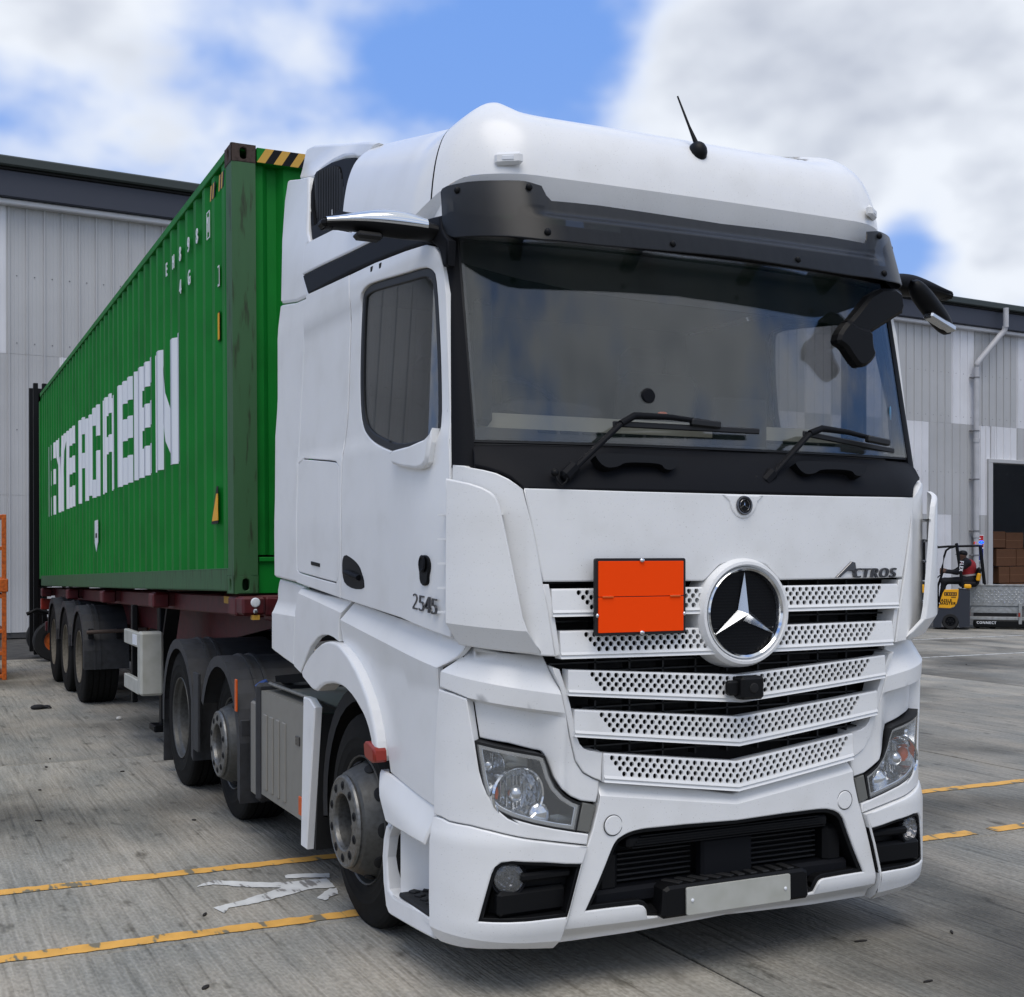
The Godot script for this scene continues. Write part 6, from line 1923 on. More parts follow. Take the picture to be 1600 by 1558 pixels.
func build_container() -> void:
	var t := thing("shipping_container", "long green corrugated shipping container with large white lettering on its side", "container", Vector3(0, 1.477, -2.505))
	t.rotation_degrees.x = -1.282
	var W := 1.219
	var L := 12.192
	var H := 2.896
	var cst := casting()
	for x in [-1.0, 1.0]:
		for y in [0.0, H - 0.118]:
			for e in [0, 1]:
				var b := cst if x < 0 else cst.flip()
				var xf := Transform3D(Basis.IDENTITY, Vector3(x * W, y, 0))
				if e == 1:
					xf = Transform3D(Basis.from_scale(Vector3(1, 1, -1)), Vector3(x * W, y, -L))
				var c := mb().add(b, xf)
				part(t, "corner_casting", c, M.rust if y > 1.0 else M.green_worn)
		for z in [0.0, -L]:
			var s := -1.0 if z < -1.0 else 1.0
			part(t, "corner_post", mb().prism(pv([x * 1.215, 0.0, x * 1.06, 0.0, x * 1.06, 0.06, x * 1.16, 0.07, x * 1.175, 0.15, x * 1.215, 0.16]), Transform3D(Basis(Vector3.RIGHT, Vector3(0, 0, -s), Vector3.UP), Vector3(0, 0.118, z - 0.003 * s)), H - 0.236), M.green_worn if z > -1.0 else M.green)
		part(t, "top_rail", mb().box(Vector3(x * 1.186, H - 0.035, -L / 2), Vector3(0.062, 0.058, L - 0.36), 0.004), M.green)
		part(t, "bottom_rail", mb().box(Vector3(x * 1.2, 0.09, -L / 2), Vector3(0.02, 0.15, L - 0.36), 0.004).box(Vector3(x * 1.18, 0.16, -L / 2), Vector3(0.06, 0.012, L - 0.36), 0.003).box(Vector3(x * 1.18, 0.022, -L / 2), Vector3(0.06, 0.012, L - 0.36), 0.003), M.green_worn)
	# corrugated sheets
	var sheet := mb()
	var br := [0.15]
	var s := 0.46 - PITCH
	while s < L - 0.15:
		for k in [0.0, 0.22, 0.5, 0.72]:
			if s + PITCH * k > 0.16 and s + PITCH * k < L - 0.15:
				br.append(s + PITCH * k)
		s += PITCH
	br.append(L - 0.15)
	for i in br.size() - 1:
		var a := side_sheet(Vector2(br[i], 0.165))
		var b := side_sheet(Vector2(br[i + 1], 0.165))
		var u := Vector3.UP * (H - 0.165 - 0.062)
		sheet.face([a, b, b + u, a + u], Vector3(-1, 0, 0))
		sheet.face([a, b, Vector3(-1.17, a.y, b.z), Vector3(-1.17, a.y, a.z)], Vector3.DOWN)
	both(t, "side_sheet", sheet, M.green)
	var fr := mb()
	var bx := [-1.07]
	for k in 8:
		var c := -0.93 + 0.2657 * k
		bx.append_array([c - 0.07, c - 0.03, c + 0.03, c + 0.07])
	bx.append(1.07)
	for i in bx.size() - 1:
		var za := -0.1 if (i + 3) % 4 in [1, 2] and i > 0 else -0.055
		var f := func(j: int) -> float: return -0.055 if j == 0 or j == bx.size() - 1 or (j - 1) % 4 in [0, 3] else -0.1
		fr.face([Vector3(bx[i], 0.25, f.call(i)), Vector3(bx[i + 1], 0.25, f.call(i + 1)), Vector3(bx[i + 1], H - 0.1, f.call(i + 1)), Vector3(bx[i], H - 0.1, f.call(i))], Vector3(0, 0, 1))
	part(t, "front_sheet", fr, M.green)
	part(t, "front_top_rail", mb().box(Vector3(0, H - 0.06, -0.05), Vector3(2.1, 0.1, 0.09), 0.004), M.green)
	part(t, "front_sill", mb().box(Vector3(0, 0.22, -0.045), Vector3(2.1, 0.03, 0.07), 0.004).box(Vector3(0, 0.16, -0.06), Vector3(2.1, 0.1, 0.06), 0.004).box(Vector3(-0.98, 0.06, -0.06), Vector3(0.16, 0.12, 0.06), 0.004).box(Vector3(0.98, 0.06, -0.06), Vector3(0.16, 0.12, 0.06), 0.004), M.green)
	part(t, "roof_sheet", mb().box(Vector3(0, H - 0.02, -L / 2), Vector3(2.34, 0.02, L - 0.1)), M.green)
	part(t, "floor", mb().box(Vector3(0, 0.14, -L / 2), Vector3(2.3, 0.05, L - 0.2)), M.black)
	for k in 2:
		var dr := part(t, "rear_door", mb().box(Vector3(-0.59 + 1.18 * k, 1.45, -L + 0.02), Vector3(1.15, 2.6, 0.05), 0.01), M.green)
		for j in 2:
			part(dr, "locking_bar", mb().tube([Vector3(-0.85 + 0.5 * j + 1.18 * k, 0.1, -L - 0.03), Vector3(-0.85 + 0.5 * j + 1.18 * k, 2.8, -L - 0.03)], 0.017, 8), M.galv)
	# hazard stripes on the front rail and the first ribs
	for k in 38:
		var c := -1.05 + 0.055 * k
		var m: Material = M.hazard_yellow if k % 2 == 0 else M.black
		part(t, "hazard_stripe", mb().prism(pv([c, H - 0.107, c + 0.055, H - 0.107, c + 0.115, H - 0.012, c + 0.06, H - 0.012]), Transform3D(Basis.IDENTITY, Vector3(0, 0, -0.006)), 0.004), m)
	for c in [0.50, 0.245]:
		for k in 4:
			var m: Material = M.hazard_yellow if k % 2 == 0 else M.black
			part(t, "hazard_stripe", mb().prism(pv([-0.07 + 0.035 * k, 0.0, -0.035 + 0.035 * k, 0.0, -0.01 + 0.035 * k, 0.1, -0.045 + 0.035 * k, 0.1]), Transform3D(Basis(Vector3(0, 0, 1), Vector3.UP, Vector3(-1, 0, 0)), Vector3(-1.2075, 2.685, -c - 0.08)), 0.002), m)
	# painted letters following the corrugation
	var E := [[0, 0, 0.38, 1], [0.38, 0.78, 1, 1], [0.38, 0.42, 1, 0.63], [0.38, 0, 1, 0.26]]
	var R := [[0, 0, 0.34, 1], [0.7, 0, 1, 0.95], [0.34, 0.8, 0.7, 1], [0.34, 0.40, 0.7, 0.58]]
	var G := [[0, 0.04, 0.34, 0.96], [0.34, 0.8, 1, 1], [0.34, 0, 1, 0.2], [0.68, 0.2, 1, 0.5], [0.68, 0.66, 1, 0.8]]
	var N := [[0, 0, 0.31, 1], [0.64, 0, 1, 1]]
	var word := [["E", 10.95, 10.06], ["V", 10.02, 9.0], ["E", 8.88, 7.97], ["R", 7.72, 6.95], ["G", 6.82, 5.93], ["R", 5.80, 4.95], ["E", 4.80, 3.92], ["E", 3.77, 2.90], ["N", 2.84, 1.745]]
	for w in word:
		var b := mb()
		var list := []
		for q in {"E": E, "R": R, "G": G, "N": N, "V": []}[w[0]]:
			list.append(pv([q[0], q[1], q[2], q[1], q[2], q[3], q[0], q[3]]))
		if w[0] == "N":
			list.append(pv([0.31, 1.0, 0.36, 1.0, 0.64, 0.22, 0.64, 0.0, 0.6, 0.0, 0.31, 0.62]))
		if w[0] == "V":
			list.append(pv([0, 1, 0.36, 1, 0.5, 0.42, 0.64, 1, 1, 1, 0.72, 0, 0.3, 0]))
		for q in list:
			var poly := PackedVector2Array()
			for p in q:
				poly.append(Vector2(lerpf(w[1], w[2], p.x), 0.995 + 0.985 * p.y))
			b.add(panel(poly, side_sheet, {"us": br, "cellv": 9.0, "off": 0.003, "bevel": 0.0, "depth": 0.0, "inside": Vector3(0, 1.4, -6)}))
		part(t, "painted_letter", b, M.label_white)
	var face_x := Basis(Vector3(0, 0, 1), Vector3.UP, Vector3(-1, 0, 0))
	for c in [["E", 2.2, 2.56], ["H", 1.93, 2.56], ["8", 1.665, 2.56], ["9", 1.36, 2.56], ["8", 1.065, 2.55], ["1", 0.71, 2.54], ["4", 1.665, 2.31], ["G", 1.34, 2.31]]:
		text_part(t, "code_letter", c[0], 0.105, 0.004, M.label_white, Transform3D(face_x, Vector3(-1.211, c[2], -c[1])), true, 0.9)
	part(t, "code_frame", mb().box(Vector3(-1.209, 2.63, -0.71), Vector3(0.004, 0.008, 0.09)).box(Vector3(-1.209, 2.45, -0.71), Vector3(0.004, 0.008, 0.09)).box(Vector3(-1.209, 2.54, -0.668), Vector3(0.004, 0.17, 0.008)).box(Vector3(-1.209, 2.54, -0.752), Vector3(0.004, 0.17, 0.008)), M.label_white)
	part(t, "height_sticker", mb().box(Vector3(-1.19, 1.8, -0.49), Vector3(0.004, 0.2, 0.07)), M.black)
	part(t, "height_sticker", mb().box(Vector3(-1.193, 1.8, -0.49), Vector3(0.004, 0.18, 0.055)), M.yellow)
	part(t, "white_sticker", mb().box(Vector3(-1.192, 2.14, -0.485), Vector3(0.004, 0.14, 0.05)), M.label_white)
	part(t, "white_sticker", mb().box(Vector3(-1.194, 2.14, -0.48), Vector3(0.004, 0.11, 0.03)), M.green)
	part(t, "warning_triangle", mb().prism(pv([-0.1, 0.0, 0.1, 0.0, 0.1, 0.25, 0.06, 0.25]), Transform3D(face_x, Vector3(-1.207, 0.47, -0.56)), 0.004), M.black)
	part(t, "warning_triangle", mb().prism(pv([-0.07, 0.02, 0.1, 0.02, 0.1, 0.2, 0.06, 0.2]), Transform3D(face_x, Vector3(-1.2085, 0.47, -0.56)), 0.005), M.yellow)
	part(t, "capacity_mark", mb().prism(pv([-0.12, 0.16, 0.12, 0.16, 0.12, -0.08, 0.0, -0.18, -0.12, -0.08]), Transform3D(face_x, Vector3(-1.209, 0.58, -6.2)), 0.003), M.label_white)
	part(t, "capacity_mark", mb().prism(pv([-0.06, 0.1, 0.06, 0.1, 0.06, 0.05, -0.06, 0.05]), Transform3D(face_x, Vector3(-1.2105, 0.5, -6.2)), 0.003), M.black)


# ------------------------------------------------------------------ a body as one skin round a skeleton
func blob(bones: Array, cell: float, blend: float) -> MB:      # bones: [a, b, radius a, radius b]; surface nets of their smooth union
	var lo := Vector3.ONE * 99.0
	var hi := -lo
	for b in bones:
		var r := maxf(b[2], b[3]) + 2.0 * cell + blend * 0.5
		lo = lo.min(b[0] - Vector3.ONE * r).min(b[1] - Vector3.ONE * r)
		hi = hi.max(b[0] + Vector3.ONE * r).max(b[1] + Vector3.ONE * r)
	var n := Vector3i(((hi - lo) / cell).ceil()) + Vector3i.ONE
	var f := func(p: Vector3) -> float:
		var d := 9.0
		for b in bones:
			var ab: Vector3 = b[1] - b[0]
			var k := clampf((p - b[0]).dot(ab) / maxf(ab.length_squared(), 1e-8), 0.0, 1.0)
			var e: float = p.distance_to(b[0] + ab * k) - lerpf(b[2], b[3], k)
			var h := clampf(0.5 + 0.5 * (d - e) / blend, 0.0, 1.0)
			d = lerpf(d, e, h) - blend * h * (1.0 - h)
		return d
	var val := PackedFloat32Array()
	val.resize(n.x * n.y * n.z)
	for z in n.z:
		for y in n.y:
			for x in n.x:
				val[x + n.x * (y + n.y * z)] = f.call(lo + Vector3(x, y, z) * cell)
	var at := func(x: int, y: int, z: int) -> float: return val[x + n.x * (y + n.y * z)]
	var verts := {}
	var grad := {}
	for z in n.z - 1:
		for y in n.y - 1:
			for x in n.x - 1:
				var sum := Vector3.ZERO
				var cnt := 0
				for e in [[0, 0, 0, 1, 0, 0], [0, 1, 0, 1, 1, 0], [0, 0, 1, 1, 0, 1], [0, 1, 1, 1, 1, 1], [0, 0, 0, 0, 1, 0], [1, 0, 0, 1, 1, 0], [0, 0, 1, 0, 1, 1], [1, 0, 1, 1, 1, 1], [0, 0, 0, 0, 0, 1], [1, 0, 0, 1, 0, 1], [0, 1, 0, 0, 1, 1], [1, 1, 0, 1, 1, 1]]:
					var a: float = at.call(x + e[0], y + e[1], z + e[2])
					var b: float = at.call(x + e[3], y + e[4], z + e[5])
					if (a < 0.0) != (b < 0.0):
						sum += Vector3(x + e[0], y + e[1], z + e[2]).lerp(Vector3(x + e[3], y + e[4], z + e[5]), a / (a - b))
						cnt += 1
				if cnt > 0:
					var p: Vector3 = lo + sum / cnt * cell
					verts[Vector3i(x, y, z)] = p
					var h := cell * 0.5
					grad[Vector3i(x, y, z)] = Vector3(f.call(p + Vector3(h, 0, 0)) - f.call(p - Vector3(h, 0, 0)), f.call(p + Vector3(0, h, 0)) - f.call(p - Vector3(0, h, 0)), f.call(p + Vector3(0, 0, h)) - f.call(p - Vector3(0, 0, h))).normalized()
	var out := mb()
	for z in range(1, n.z - 1):
		for y in range(1, n.y - 1):
			for x in range(1, n.x - 1):
				var a: float = at.call(x, y, z)
				for ax in 3:
					var d := Vector3i.ZERO
					d[ax] = 1
					var b: float = at.call(x + d.x, y + d.y, z + d.z)
					if (a < 0.0) == (b < 0.0):
						continue
					var u := Vector3i.ZERO
					u[(ax + 1) % 3] = 1
					var w := Vector3i.ZERO
					w[(ax + 2) % 3] = 1
					var c := Vector3i(x, y, z)
					var k := [c, c - u, c - u - w, c - w]
					if verts.has(k[0]) and verts.has(k[1]) and verts.has(k[2]) and verts.has(k[3]):
						out.quad(verts[k[0]], verts[k[1]], verts[k[2]], verts[k[3]], grad[k[0]], grad[k[1]], grad[k[2]], grad[k[3]])
	return out


func disc_wheel(t: Node3D, c: Vector3, r: float, w: float) -> void:      # a small wheel facing +z
	var o := Node3D.new()
	o.name = "wheel"
	t.add_child(o, true)
	o.transform = Transform3D(Basis(Vector3.RIGHT, PI / 2), c)
	part(o, "tyre", mb().lathe([[r * 0.55, -0.02], [r * 0.62, 0.0], [r * 0.9, 0.0], [r, -0.03], [r, -w], [r * 0.5, -w]], Transform3D.IDENTITY, 32), M.rubber)
	part(o, "rim", mb().lathe([[r * 0.58, -0.01], [r * 0.52, -0.03], [r * 0.2, -0.025], [r * 0.16, 0.0], [0.0, 0.005]], Transform3D.IDENTITY, 24), M.trim)
	for k in 6:
		part(o, "wheel_nut", mb().lathe([[0.012, -0.03], [0.011, -0.01], [0.0, -0.008]], Transform3D(Basis.IDENTITY, Vector3(cos(TAU * k / 6), 0, sin(TAU * k / 6)) * r * 0.36), 6), M.fins)


func q8(x: float, y: float) -> Vector2:      # forklift drawing: right of and above its front wheel's footprint, metres
	return Vector2((x - 550.0) / 613.0, (1412.0 - y) / 613.0)


func build_forklift() -> void:
	var at := Vector3(17.83, 0, -15.48)
	var turn := deg_to_rad(-44.6)
	var t := thing("warehouse_forklift", "black and yellow ride-on warehouse forklift with overhead guard and blue lamp", "forklift", at, turn)
	var I := Transform3D.IDENTITY
	var low := PackedVector2Array()
	for p in [[330, 1385], [430, 1385], [445, 1290], [490, 1225], [550, 1205], [615, 1225], [655, 1290], [668, 1385], [800, 1365], [800, 1330], [800, 880], [655, 865], [650, 1000], [600, 1110], [560, 1125], [400, 1125], [395, 1180], [330, 1190]]:
		low.append(q8(p[0], p[1]))
	part(t, "chassis", mb().prism(low, Transform3D(Basis.IDENTITY, Vector3(0, 0, -0.95)), 1.0, 0.01), mat(Color(0.16, 0.175, 0.21), 0.5))
	var pan := PackedVector2Array()
	for p in [[400, 1118], [430, 985], [450, 920], [478, 870], [655, 862], [650, 980], [630, 1055], [600, 1100], [550, 1122]]:
		pan.append(q8(p[0], p[1]))
	var yp := part(t, "yellow_panel", mb().prism(pan, Transform3D(Basis.IDENTITY, Vector3(0, 0, 0.045)), 0.02, 0.006), M.yellow)
	var lg := mb()
	for r in [[470, 905, 632, 918], [470, 940, 632, 952], [470, 905, 482, 952], [620, 905, 632, 952], [492, 920, 520, 940], [535, 918, 548, 940], [560, 918, 574, 940], [585, 918, 612, 925], [585, 933, 612, 940], [560, 965, 620, 978]]:
		var a := q8(r[0], r[1])
		var b := q8(r[2], r[3])
		lg.box(Vector3((a.x + b.x) / 2, (a.y + b.y) / 2, 0.067), Vector3(absf(b.x - a.x), absf(b.y - a.y), 0.004))
	part(yp, "maker_mark", lg, mat(Color(0.30, 0.20, 0.03), 0.5))
	text_part(yp, "lettering", "AISLE", 0.058, 0.004, M.black, Transform3D(Basis.IDENTITY, Vector3(q8(500, 1025).x, q8(500, 1016).y, 0.068)), true, 1.1)
	text_part(yp, "lettering", "MASTER", 0.058, 0.004, M.black, Transform3D(Basis.IDENTITY, Vector3(q8(515, 1060).x, q8(515, 1056).y, 0.068)), true, 1.1)
	part(t, "yellow_cap", mb().box(Vector3(q8(770, 0).x, q8(0, 825).y, -0.2), Vector3(0.15, 0.09, 0.5), 0.02), M.yellow)
	disc_wheel(t, Vector3(0, 0.18, 0.06), 0.18, 0.2)
	disc_wheel(t, Vector3(-0.95, 0.15, 0.0), 0.15, 0.2)
	disc_wheel(t, Vector3(0.0, 0.18, -0.72), 0.18, 0.2)
	# overhead guard
	for z in [0.0, -0.85]:
		var front := []
		for p in [[425, 740], [448, 560], [470, 420], [495, 340], [540, 305], [600, 290]]:
			front.append(Vector3(q8(p[0], p[1]).x, q8(p[0], p[1]).y, z))
		part(t, "guard_pillar", mb().tube(front, 0.022, 8), M.black)
		part(t, "guard_pillar", mb().bar(Vector3(q8(628, 240).x, q8(628, 240).y, z), Vector3(q8(712, 850).x, q8(712, 850).y, z), 0.06, 0.07, 0.01, Vector3.BACK), M.black)
		part(t, "guard_pillar", mb().bar(Vector3(q8(935, 270).x, q8(935, 270).y, z), Vector3(q8(990, 800).x, q8(990, 800).y, z), 0.05, 0.05, 0.01, Vector3.BACK), M.black)
		part(t, "guard_beam", mb().tube([Vector3(q8(345, 300).x, q8(345, 300).y, z), Vector3(q8(520, 285).x, q8(520, 285).y, z), Vector3(q8(960, 275).x, q8(960, 275).y, z)], 0.024, 8), M.black)
	for k in 5:
		var x := lerpf(q8(380, 0).x, q8(940, 0).x, k / 4.0)
		part(t, "guard_bar", mb().bar(Vector3(x, q8(0, 282).y, 0.0), Vector3(x, q8(0, 282).y, -0.85), 0.04, 0.025), M.black)
	var pl_ := text_part(t, "pillar_lettering", "FLEX", 0.075, 0.003, M.label_white, Transform3D(Basis(Vector3.BACK, -PI / 2 - 0.1), Vector3(q8(690, 550).x, q8(690, 550).y, 0.037)), true, 1.0)
	pl_.set_meta("label", "white lettering running down the guard pillar")
	var lamp := part(t, "blue_lamp", mb().ball(Vector3(q8(943, 0).x, q8(0, 230).y, 0.0), Vector3(0.055, 0.04, 0.05), 12), mat(Color(0.05, 0.15, 0.75), 0.2))
	lamp.material_override.emission_enabled = true
	lamp.material_override.emission = Color(0.1, 0.35, 1.0)
	lamp.material_override.emission_energy_multiplier = 1.2
	var glow := OmniLight3D.new()
	glow.name = "blue_lamp_light"
	glow.light_color = Color(0.2, 0.4, 1.0)
	glow.light_energy = 0.05
	glow.omni_range = 8.0
	glow.light_size = 0.04
	glow.shadow_enabled = true
	t.add_child(glow)
	glow.position = Vector3(q8(943, 0).x, q8(0, 230).y, 0.09)
	part(t, "amber_beacon", mb().lathe([[0.035, 0], [0.033, 0.05], [0.0, 0.06]], Transform3D(Basis.IDENTITY, Vector3(q8(862, 0).x, q8(0, 255).y, -0.05)), 12), M.amber)
	# seat, wheel, mast
	part(t, "seat", mb().box(Vector3(q8(780, 0).x, q8(0, 800).y, -0.4), Vector3(0.4, 0.12, 0.45), 0.04).box(Vector3(q8(905, 0).x, q8(0, 690).y, -0.4), Vector3(0.1, 0.4, 0.42), 0.04, Basis(Vector3.BACK, -0.15)), M.black)
	part(t, "seat_back_cover", mb().box(Vector3(q8(912, 0).x, q8(0, 700).y, -0.2), Vector3(0.09, 0.17, 0.3), 0.02, Basis(Vector3.BACK, -0.2)), M.yellow)
	part(t, "steering_wheel", mb().lathe([[0.13, 0.0], [0.145, 0.012], [0.16, 0.0], [0.145, -0.012], [0.13, 0.0]], Transform3D(Basis(Vector3.BACK, 0.7), Vector3(q8(445, 0).x, q8(0, 660).y, -0.4)), 20).tube([Vector3(q8(445, 0).x, q8(0, 660).y, -0.4), Vector3(q8(380, 0).x, q8(0, 860).y, -0.4)], 0.025, 8), M.black)
	part(t, "console", mb().box(Vector3(q8(360, 0).x, q8(0, 960).y, -0.45), Vector3(0.14, 0.5, 0.7), 0.03), M.black)
	for z in [-0.15, -0.65]:
		part(t, "mast", mb().bar(Vector3(q8(200, 0).x, 0.1, z), Vector3(q8(200, 0).x, 2.0, z), 0.08, 0.12, 0.005, Vector3.BACK), M.black)
		part(t, "fork", mb().box(Vector3(q8(200, 0).x - 0.6, 0.1, z), Vector3(1.0, 0.04, 0.12), 0.01), M.black)
	part(t, "backrest_cover", mb().box(Vector3(q8(195, 0).x, q8(0, 860).y, 0.0), Vector3(0.06, 0.18, 0.3), 0.01), M.yellow)
	# the driver
	var P := func(x: float, y: float, z: float) -> Vector3: return Vector3(q8(x, y).x, q8(x, y).y, z)
	var man := thing("person", "seated forklift driver in dark clothes, cap and red vest holding the wheel", "person", at, turn)
	var hip: Vector3 = P.call(800, 745, -0.4)
	var chest: Vector3 = P.call(775, 560, -0.4)
	var neck: Vector3 = P.call(738, 470, -0.4)
	var head: Vector3 = P.call(705, 410, -0.4)
	var bones := [[hip, chest, 0.15, 0.17], [chest, neck, 0.16, 0.07]]
	for s in [-1.0, 1.0]:
		var sh := chest + Vector3(0.0, 0.1, 0.18 * s)
		var el: Vector3 = P.call(620 + 15 * s, 640, -0.4 + 0.25 * s)
		var ha: Vector3 = P.call(490, 625 + 10 * s, -0.4 + 0.14 * s)
		bones.append([sh, el, 0.062, 0.05])
		bones.append([el, ha, 0.048, 0.036])
		bones.append([neck - Vector3(0, 0.05, 0), sh, 0.07, 0.065])
		var kn: Vector3 = P.call(470, 760, -0.4 + 0.16 * s)
		var an: Vector3 = P.call(430, 1020, -0.4 + 0.14 * s)
		bones.append([hip + Vector3(0, 0, 0.09 * s), kn, 0.095, 0.07])
		bones.append([kn, an, 0.065, 0.05])
		bones.append([an, an + Vector3(-0.18, -0.03, 0), 0.05, 0.04])
	part(man, "clothed_body", blob(bones, 0.028, 0.05), mat(Color(0.07, 0.07, 0.085), 0.85))
	part(man, "head", blob([[head, head + Vector3(-0.015, -0.08, 0), 0.092, 0.07], [head + Vector3(-0.085, -0.02, 0), head + Vector3(-0.1, -0.035, 0), 0.018, 0.015], [neck, head + Vector3(0.01, -0.06, 0), 0.055, 0.055]], 0.018, 0.03), mat(Color(0.36, 0.25, 0.19), 0.7))
	part(man, "cap", mb().ball(head + Vector3(0.012, 0.045, 0), Vector3(0.105, 0.075, 0.1), 14).box(head + Vector3(-0.11, 0.03, 0), Vector3(0.08, 0.014, 0.13), 0.005), M.black)
	part(man, "vest", blob([[hip + Vector3(-0.02, 0.04, 0), chest, 0.158, 0.178], [chest, neck + Vector3(0, -0.07, 0), 0.168, 0.09]], 0.03, 0.05), mat(Color(0.55, 0.10, 0.12), 0.8))
	part(man, "vest_band", mb().tube([hip + Vector3(-0.015, 0.09, 0), hip + Vector3(-0.02, 0.13, 0)], 0.172, 18, false), mat(Color(0.62, 0.61, 0.60), 0.5))
	for s in [-1.0, 1.0]:
		var ha: Vector3 = P.call(480, 622 + 10 * s, -0.4 + 0.14 * s)
		var hb := [[ha + Vector3(0.02, 0, 0), ha + Vector3(-0.05, 0.01, 0), 0.034, 0.034]]
		for k in 4:
			var o := Vector3(-0.055, 0.03 - 0.02 * k, 0.0)
			hb.append([ha + o, ha + o + Vector3(-0.035, 0.01, 0.012), 0.012, 0.011])
			hb.append([ha + o + Vector3(-0.035, 0.01, 0.012), ha + o + Vector3(-0.05, -0.015, 0.02), 0.011, 0.01])
		hb.append([ha + Vector3(-0.02, 0.03, 0), ha + Vector3(-0.05, 0.055, 0.01), 0.013, 0.011])
		part(man, "hand", blob(hb, 0.009, 0.01), mat(Color(0.36, 0.25, 0.19), 0.7))


func build_plant_trailer() -> void:
	var t := thing("plant_trailer", "low galvanised plant trailer with a perforated metal loading ramp", "trailer", Vector3(18.62, 0, -15.3), deg_to_rad(-44.6))
	var o := Vector3(-0.35, 0, 0)
	part(t, "deck", mb().box(o + Vector3(1.9, 0.5, -0.8), Vector3(3.8, 0.1, 1.5), 0.01), M.galv)
	var ramp := part(t, "ramp_panel", mb().box(o + Vector3(1.9, 0.74, 0.0), Vector3(3.7, 0.44, 0.02), 0.003), M.galv)
	for r in 6:
		for k in 22:
			part(ramp, "tread_lug", mb().ball(o + Vector3(0.16 + 0.105 * k + 0.05 * (r % 2), 0.60 + 0.055 * r, 0.012), Vector3(0.03, 0.008, 0.008), 7, Basis(Vector3.BACK, 0.6 if (k + r) % 2 == 0 else -0.6)), M.satin)
	part(t, "top_rail", mb().box(o + Vector3(1.9, 0.98, 0.0), Vector3(3.74, 0.035, 0.06), 0.006), M.galv)
	part(t, "frame_post", mb().box(o + Vector3(0.04, 0.55, 0.02), Vector3(0.08, 0.9, 0.08), 0.008), M.galv)
	part(t, "frame_post", mb().box(o + Vector3(1.12, 0.35, 0.03), Vector3(0.07, 0.46, 0.06), 0.008), M.galv)
	part(t, "frame_post", mb().box(o + Vector3(1.24, 0.35, 0.03), Vector3(0.05, 0.46, 0.06), 0.008), M.galv)
	part(t, "lower_rail", mb().box(o + Vector3(1.9, 0.24, 0.0), Vector3(3.7, 0.07, 0.06), 0.008), M.galv)
	part(t, "infill_panel", mb().box(o + Vector3(0.6, 0.43, -0.02), Vector3(1.0, 0.14, 0.02), 0.004), M.galv)
	part(t, "slot", mb().box(o + Vector3(0.6, 0.325, 0.0), Vector3(0.9, 0.07, 0.03), 0.004), M.void)
	for x in [0.06, 1.1]:
		part(t, "reflector", mb().box(o + Vector3(x, 0.33, 0.07), Vector3(0.04, 0.09, 0.01), 0.002), M.red_lens)
	part(t, "chassis", mb().box(o + Vector3(0.9, 0.12, -0.1), Vector3(1.5, 0.16, 0.3), 0.02), M.black)
	text_part(t, "lettering", "CONNECT", 0.055, 0.004, M.label_white, Transform3D(Basis.IDENTITY, Vector3(o.x + 0.42, 0.145, 0.054)), true, 1.15)
	disc_wheel(t, o + Vector3(0.25, 0.1, -0.3), 0.1, 0.15)
	disc_wheel(t, o + Vector3(2.6, 0.25, 0.0), 0.25, 0.2)
	part(t, "tow_head", mb().box(o + Vector3(0.55, 0.06, -0.05), Vector3(0.16, 0.1, 0.1), 0.03), M.black)


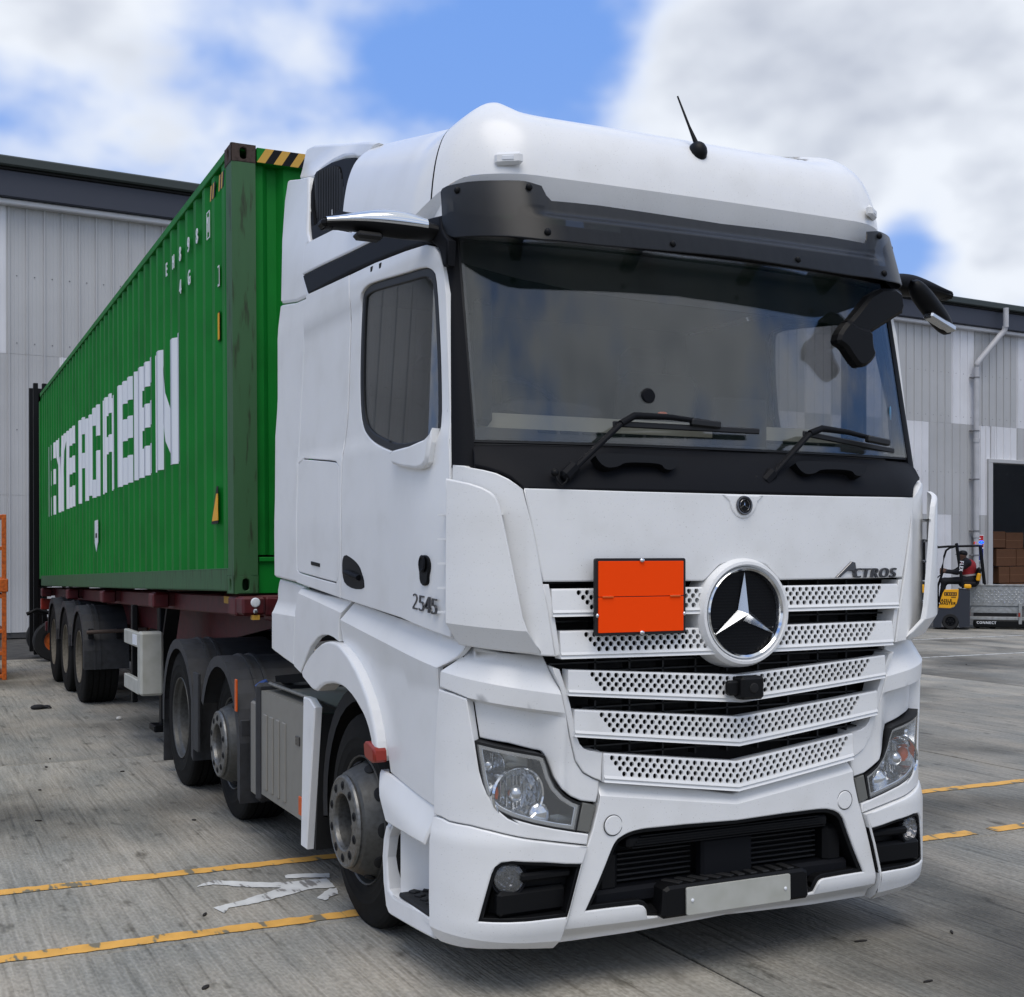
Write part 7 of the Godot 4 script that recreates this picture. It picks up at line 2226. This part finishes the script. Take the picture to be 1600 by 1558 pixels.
func build_yard_things() -> void:
	# orange frame of a lifting platform at the yard's edge
	var c := thing("orange_access_platform", "orange steel access platform with railings standing on the yard", "platform", Vector3(-1.84, 0, -12.9))
	var ox := -0.6
	for x in [0.0, ox * 2]:
		for z in [0.0, -1.2]:
			part(c, "post", mb().box(Vector3(x, 1.12, z), Vector3(0.06, 2.24, 0.06), 0.006), M.orange_steel)
	for y in [2.21, 1.78, 1.13, 0.66, 0.36, 0.05]:
		part(c, "rail", mb().bar(Vector3(0, y, 0), Vector3(ox * 2, y, 0), 0.05, 0.05, 0.006), M.orange_steel)
		part(c, "rail", mb().bar(Vector3(0, y, 0), Vector3(0, y, -1.2), 0.05, 0.05, 0.006), M.orange_steel)
	part(c, "floor_plate", mb().box(Vector3(ox, 1.28, -0.6), Vector3(1.3, 0.18, 1.3), 0.01), M.orange_steel)
	part(c, "base", mb().box(Vector3(ox, 0.2, -0.6), Vector3(1.0, 0.25, 1.0), 0.02), M.guard)
	# counterbalance truck working at the container's rear
	var f := thing("orange_forklift", "orange counterbalance forklift with tall black mast behind the container", "forklift", Vector3(-1.06, 0, -16.2))
	part(f, "body", mb().box(Vector3(1.1, 0.65, 0), Vector3(1.6, 0.7, 1.1), 0.08), M.orange_steel)
	part(f, "counterweight", mb().box(Vector3(2.1, 0.7, 0), Vector3(0.5, 0.9, 1.1), 0.12), M.orange_steel)
	for x in [0.16, 1.9]:
		for z in [0.6, -0.5]:
			var w := Node3D.new()
			w.name = "wheel"
			f.add_child(w, true)
			w.transform = Transform3D(Basis(Vector3.RIGHT, PI / 2), Vector3(x, 0.32, z))
			part(w, "tyre", mb().lathe([[0.16, -0.01], [0.2, 0.0], [0.3, 0.0], [0.32, -0.03], [0.32, -0.2], [0.16, -0.2]], Transform3D.IDENTITY, 28), M.rubber)
			part(w, "rim", mb().lathe([[0.17, -0.01], [0.14, -0.04], [0.0, -0.03]], Transform3D.IDENTITY, 20), M.orange_steel)
	for z in [0.35, -0.35]:
		for k in 2:
			part(f, "mast_rail", mb().box(Vector3(-0.1 + 0.13 * k, 2.25, z), Vector3(0.07, 4.3, 0.08), 0.006), M.black)
	for k in 16:
		part(f, "mast_link", mb().box(Vector3(-0.035, 0.5 + 0.24 * k, 0.35), Vector3(0.14, 0.03, 0.03)), M.black)
	part(f, "mast_hose", mb().tube([Vector3(0.1, 2.6, 0.4), Vector3(0.16, 2.2, 0.45), Vector3(0.1, 1.8, 0.4), Vector3(0.22, 1.5, 0.4), Vector3(0.3, 1.3, 0.4)], 0.018, 6), M.fins)
	part(f, "tilt_arm", mb().tube([Vector3(-0.25, 0.75, 0.5), Vector3(-0.1, 0.82, 0.5), Vector3(0.3, 0.7, 0.5)], 0.03, 8), M.black)
	for z in [0.45, -0.45]:
		part(f, "cab_pillar", mb().bar(Vector3(0.4, 1.0, z), Vector3(0.5, 2.15, z), 0.06, 0.06, 0.01), M.black)
		part(f, "cab_pillar", mb().bar(Vector3(1.8, 1.0, z), Vector3(1.7, 2.15, z), 0.06, 0.06, 0.01), M.black)
	part(f, "cab_roof", mb().box(Vector3(1.1, 2.17, 0), Vector3(1.4, 0.05, 1.0), 0.01), M.black)
	part(f, "step_plate", mb().box(Vector3(0.55, 0.2, 0.58), Vector3(0.4, 0.05, 0.1), 0.01), M.rim_dirty)
	part(f, "seat", mb().box(Vector3(1.2, 1.15, 0), Vector3(0.5, 0.2, 0.5), 0.05).box(Vector3(1.45, 1.45, 0), Vector3(0.12, 0.5, 0.5), 0.05), M.black)


func _ready() -> void:
	set_up_view()
	set_up_materials()
	build_ground()
	build_warehouse()
	build_tractor()
	build_trailer()
	build_container()
	build_forklift()
	build_plant_trailer()
	build_yard_things()
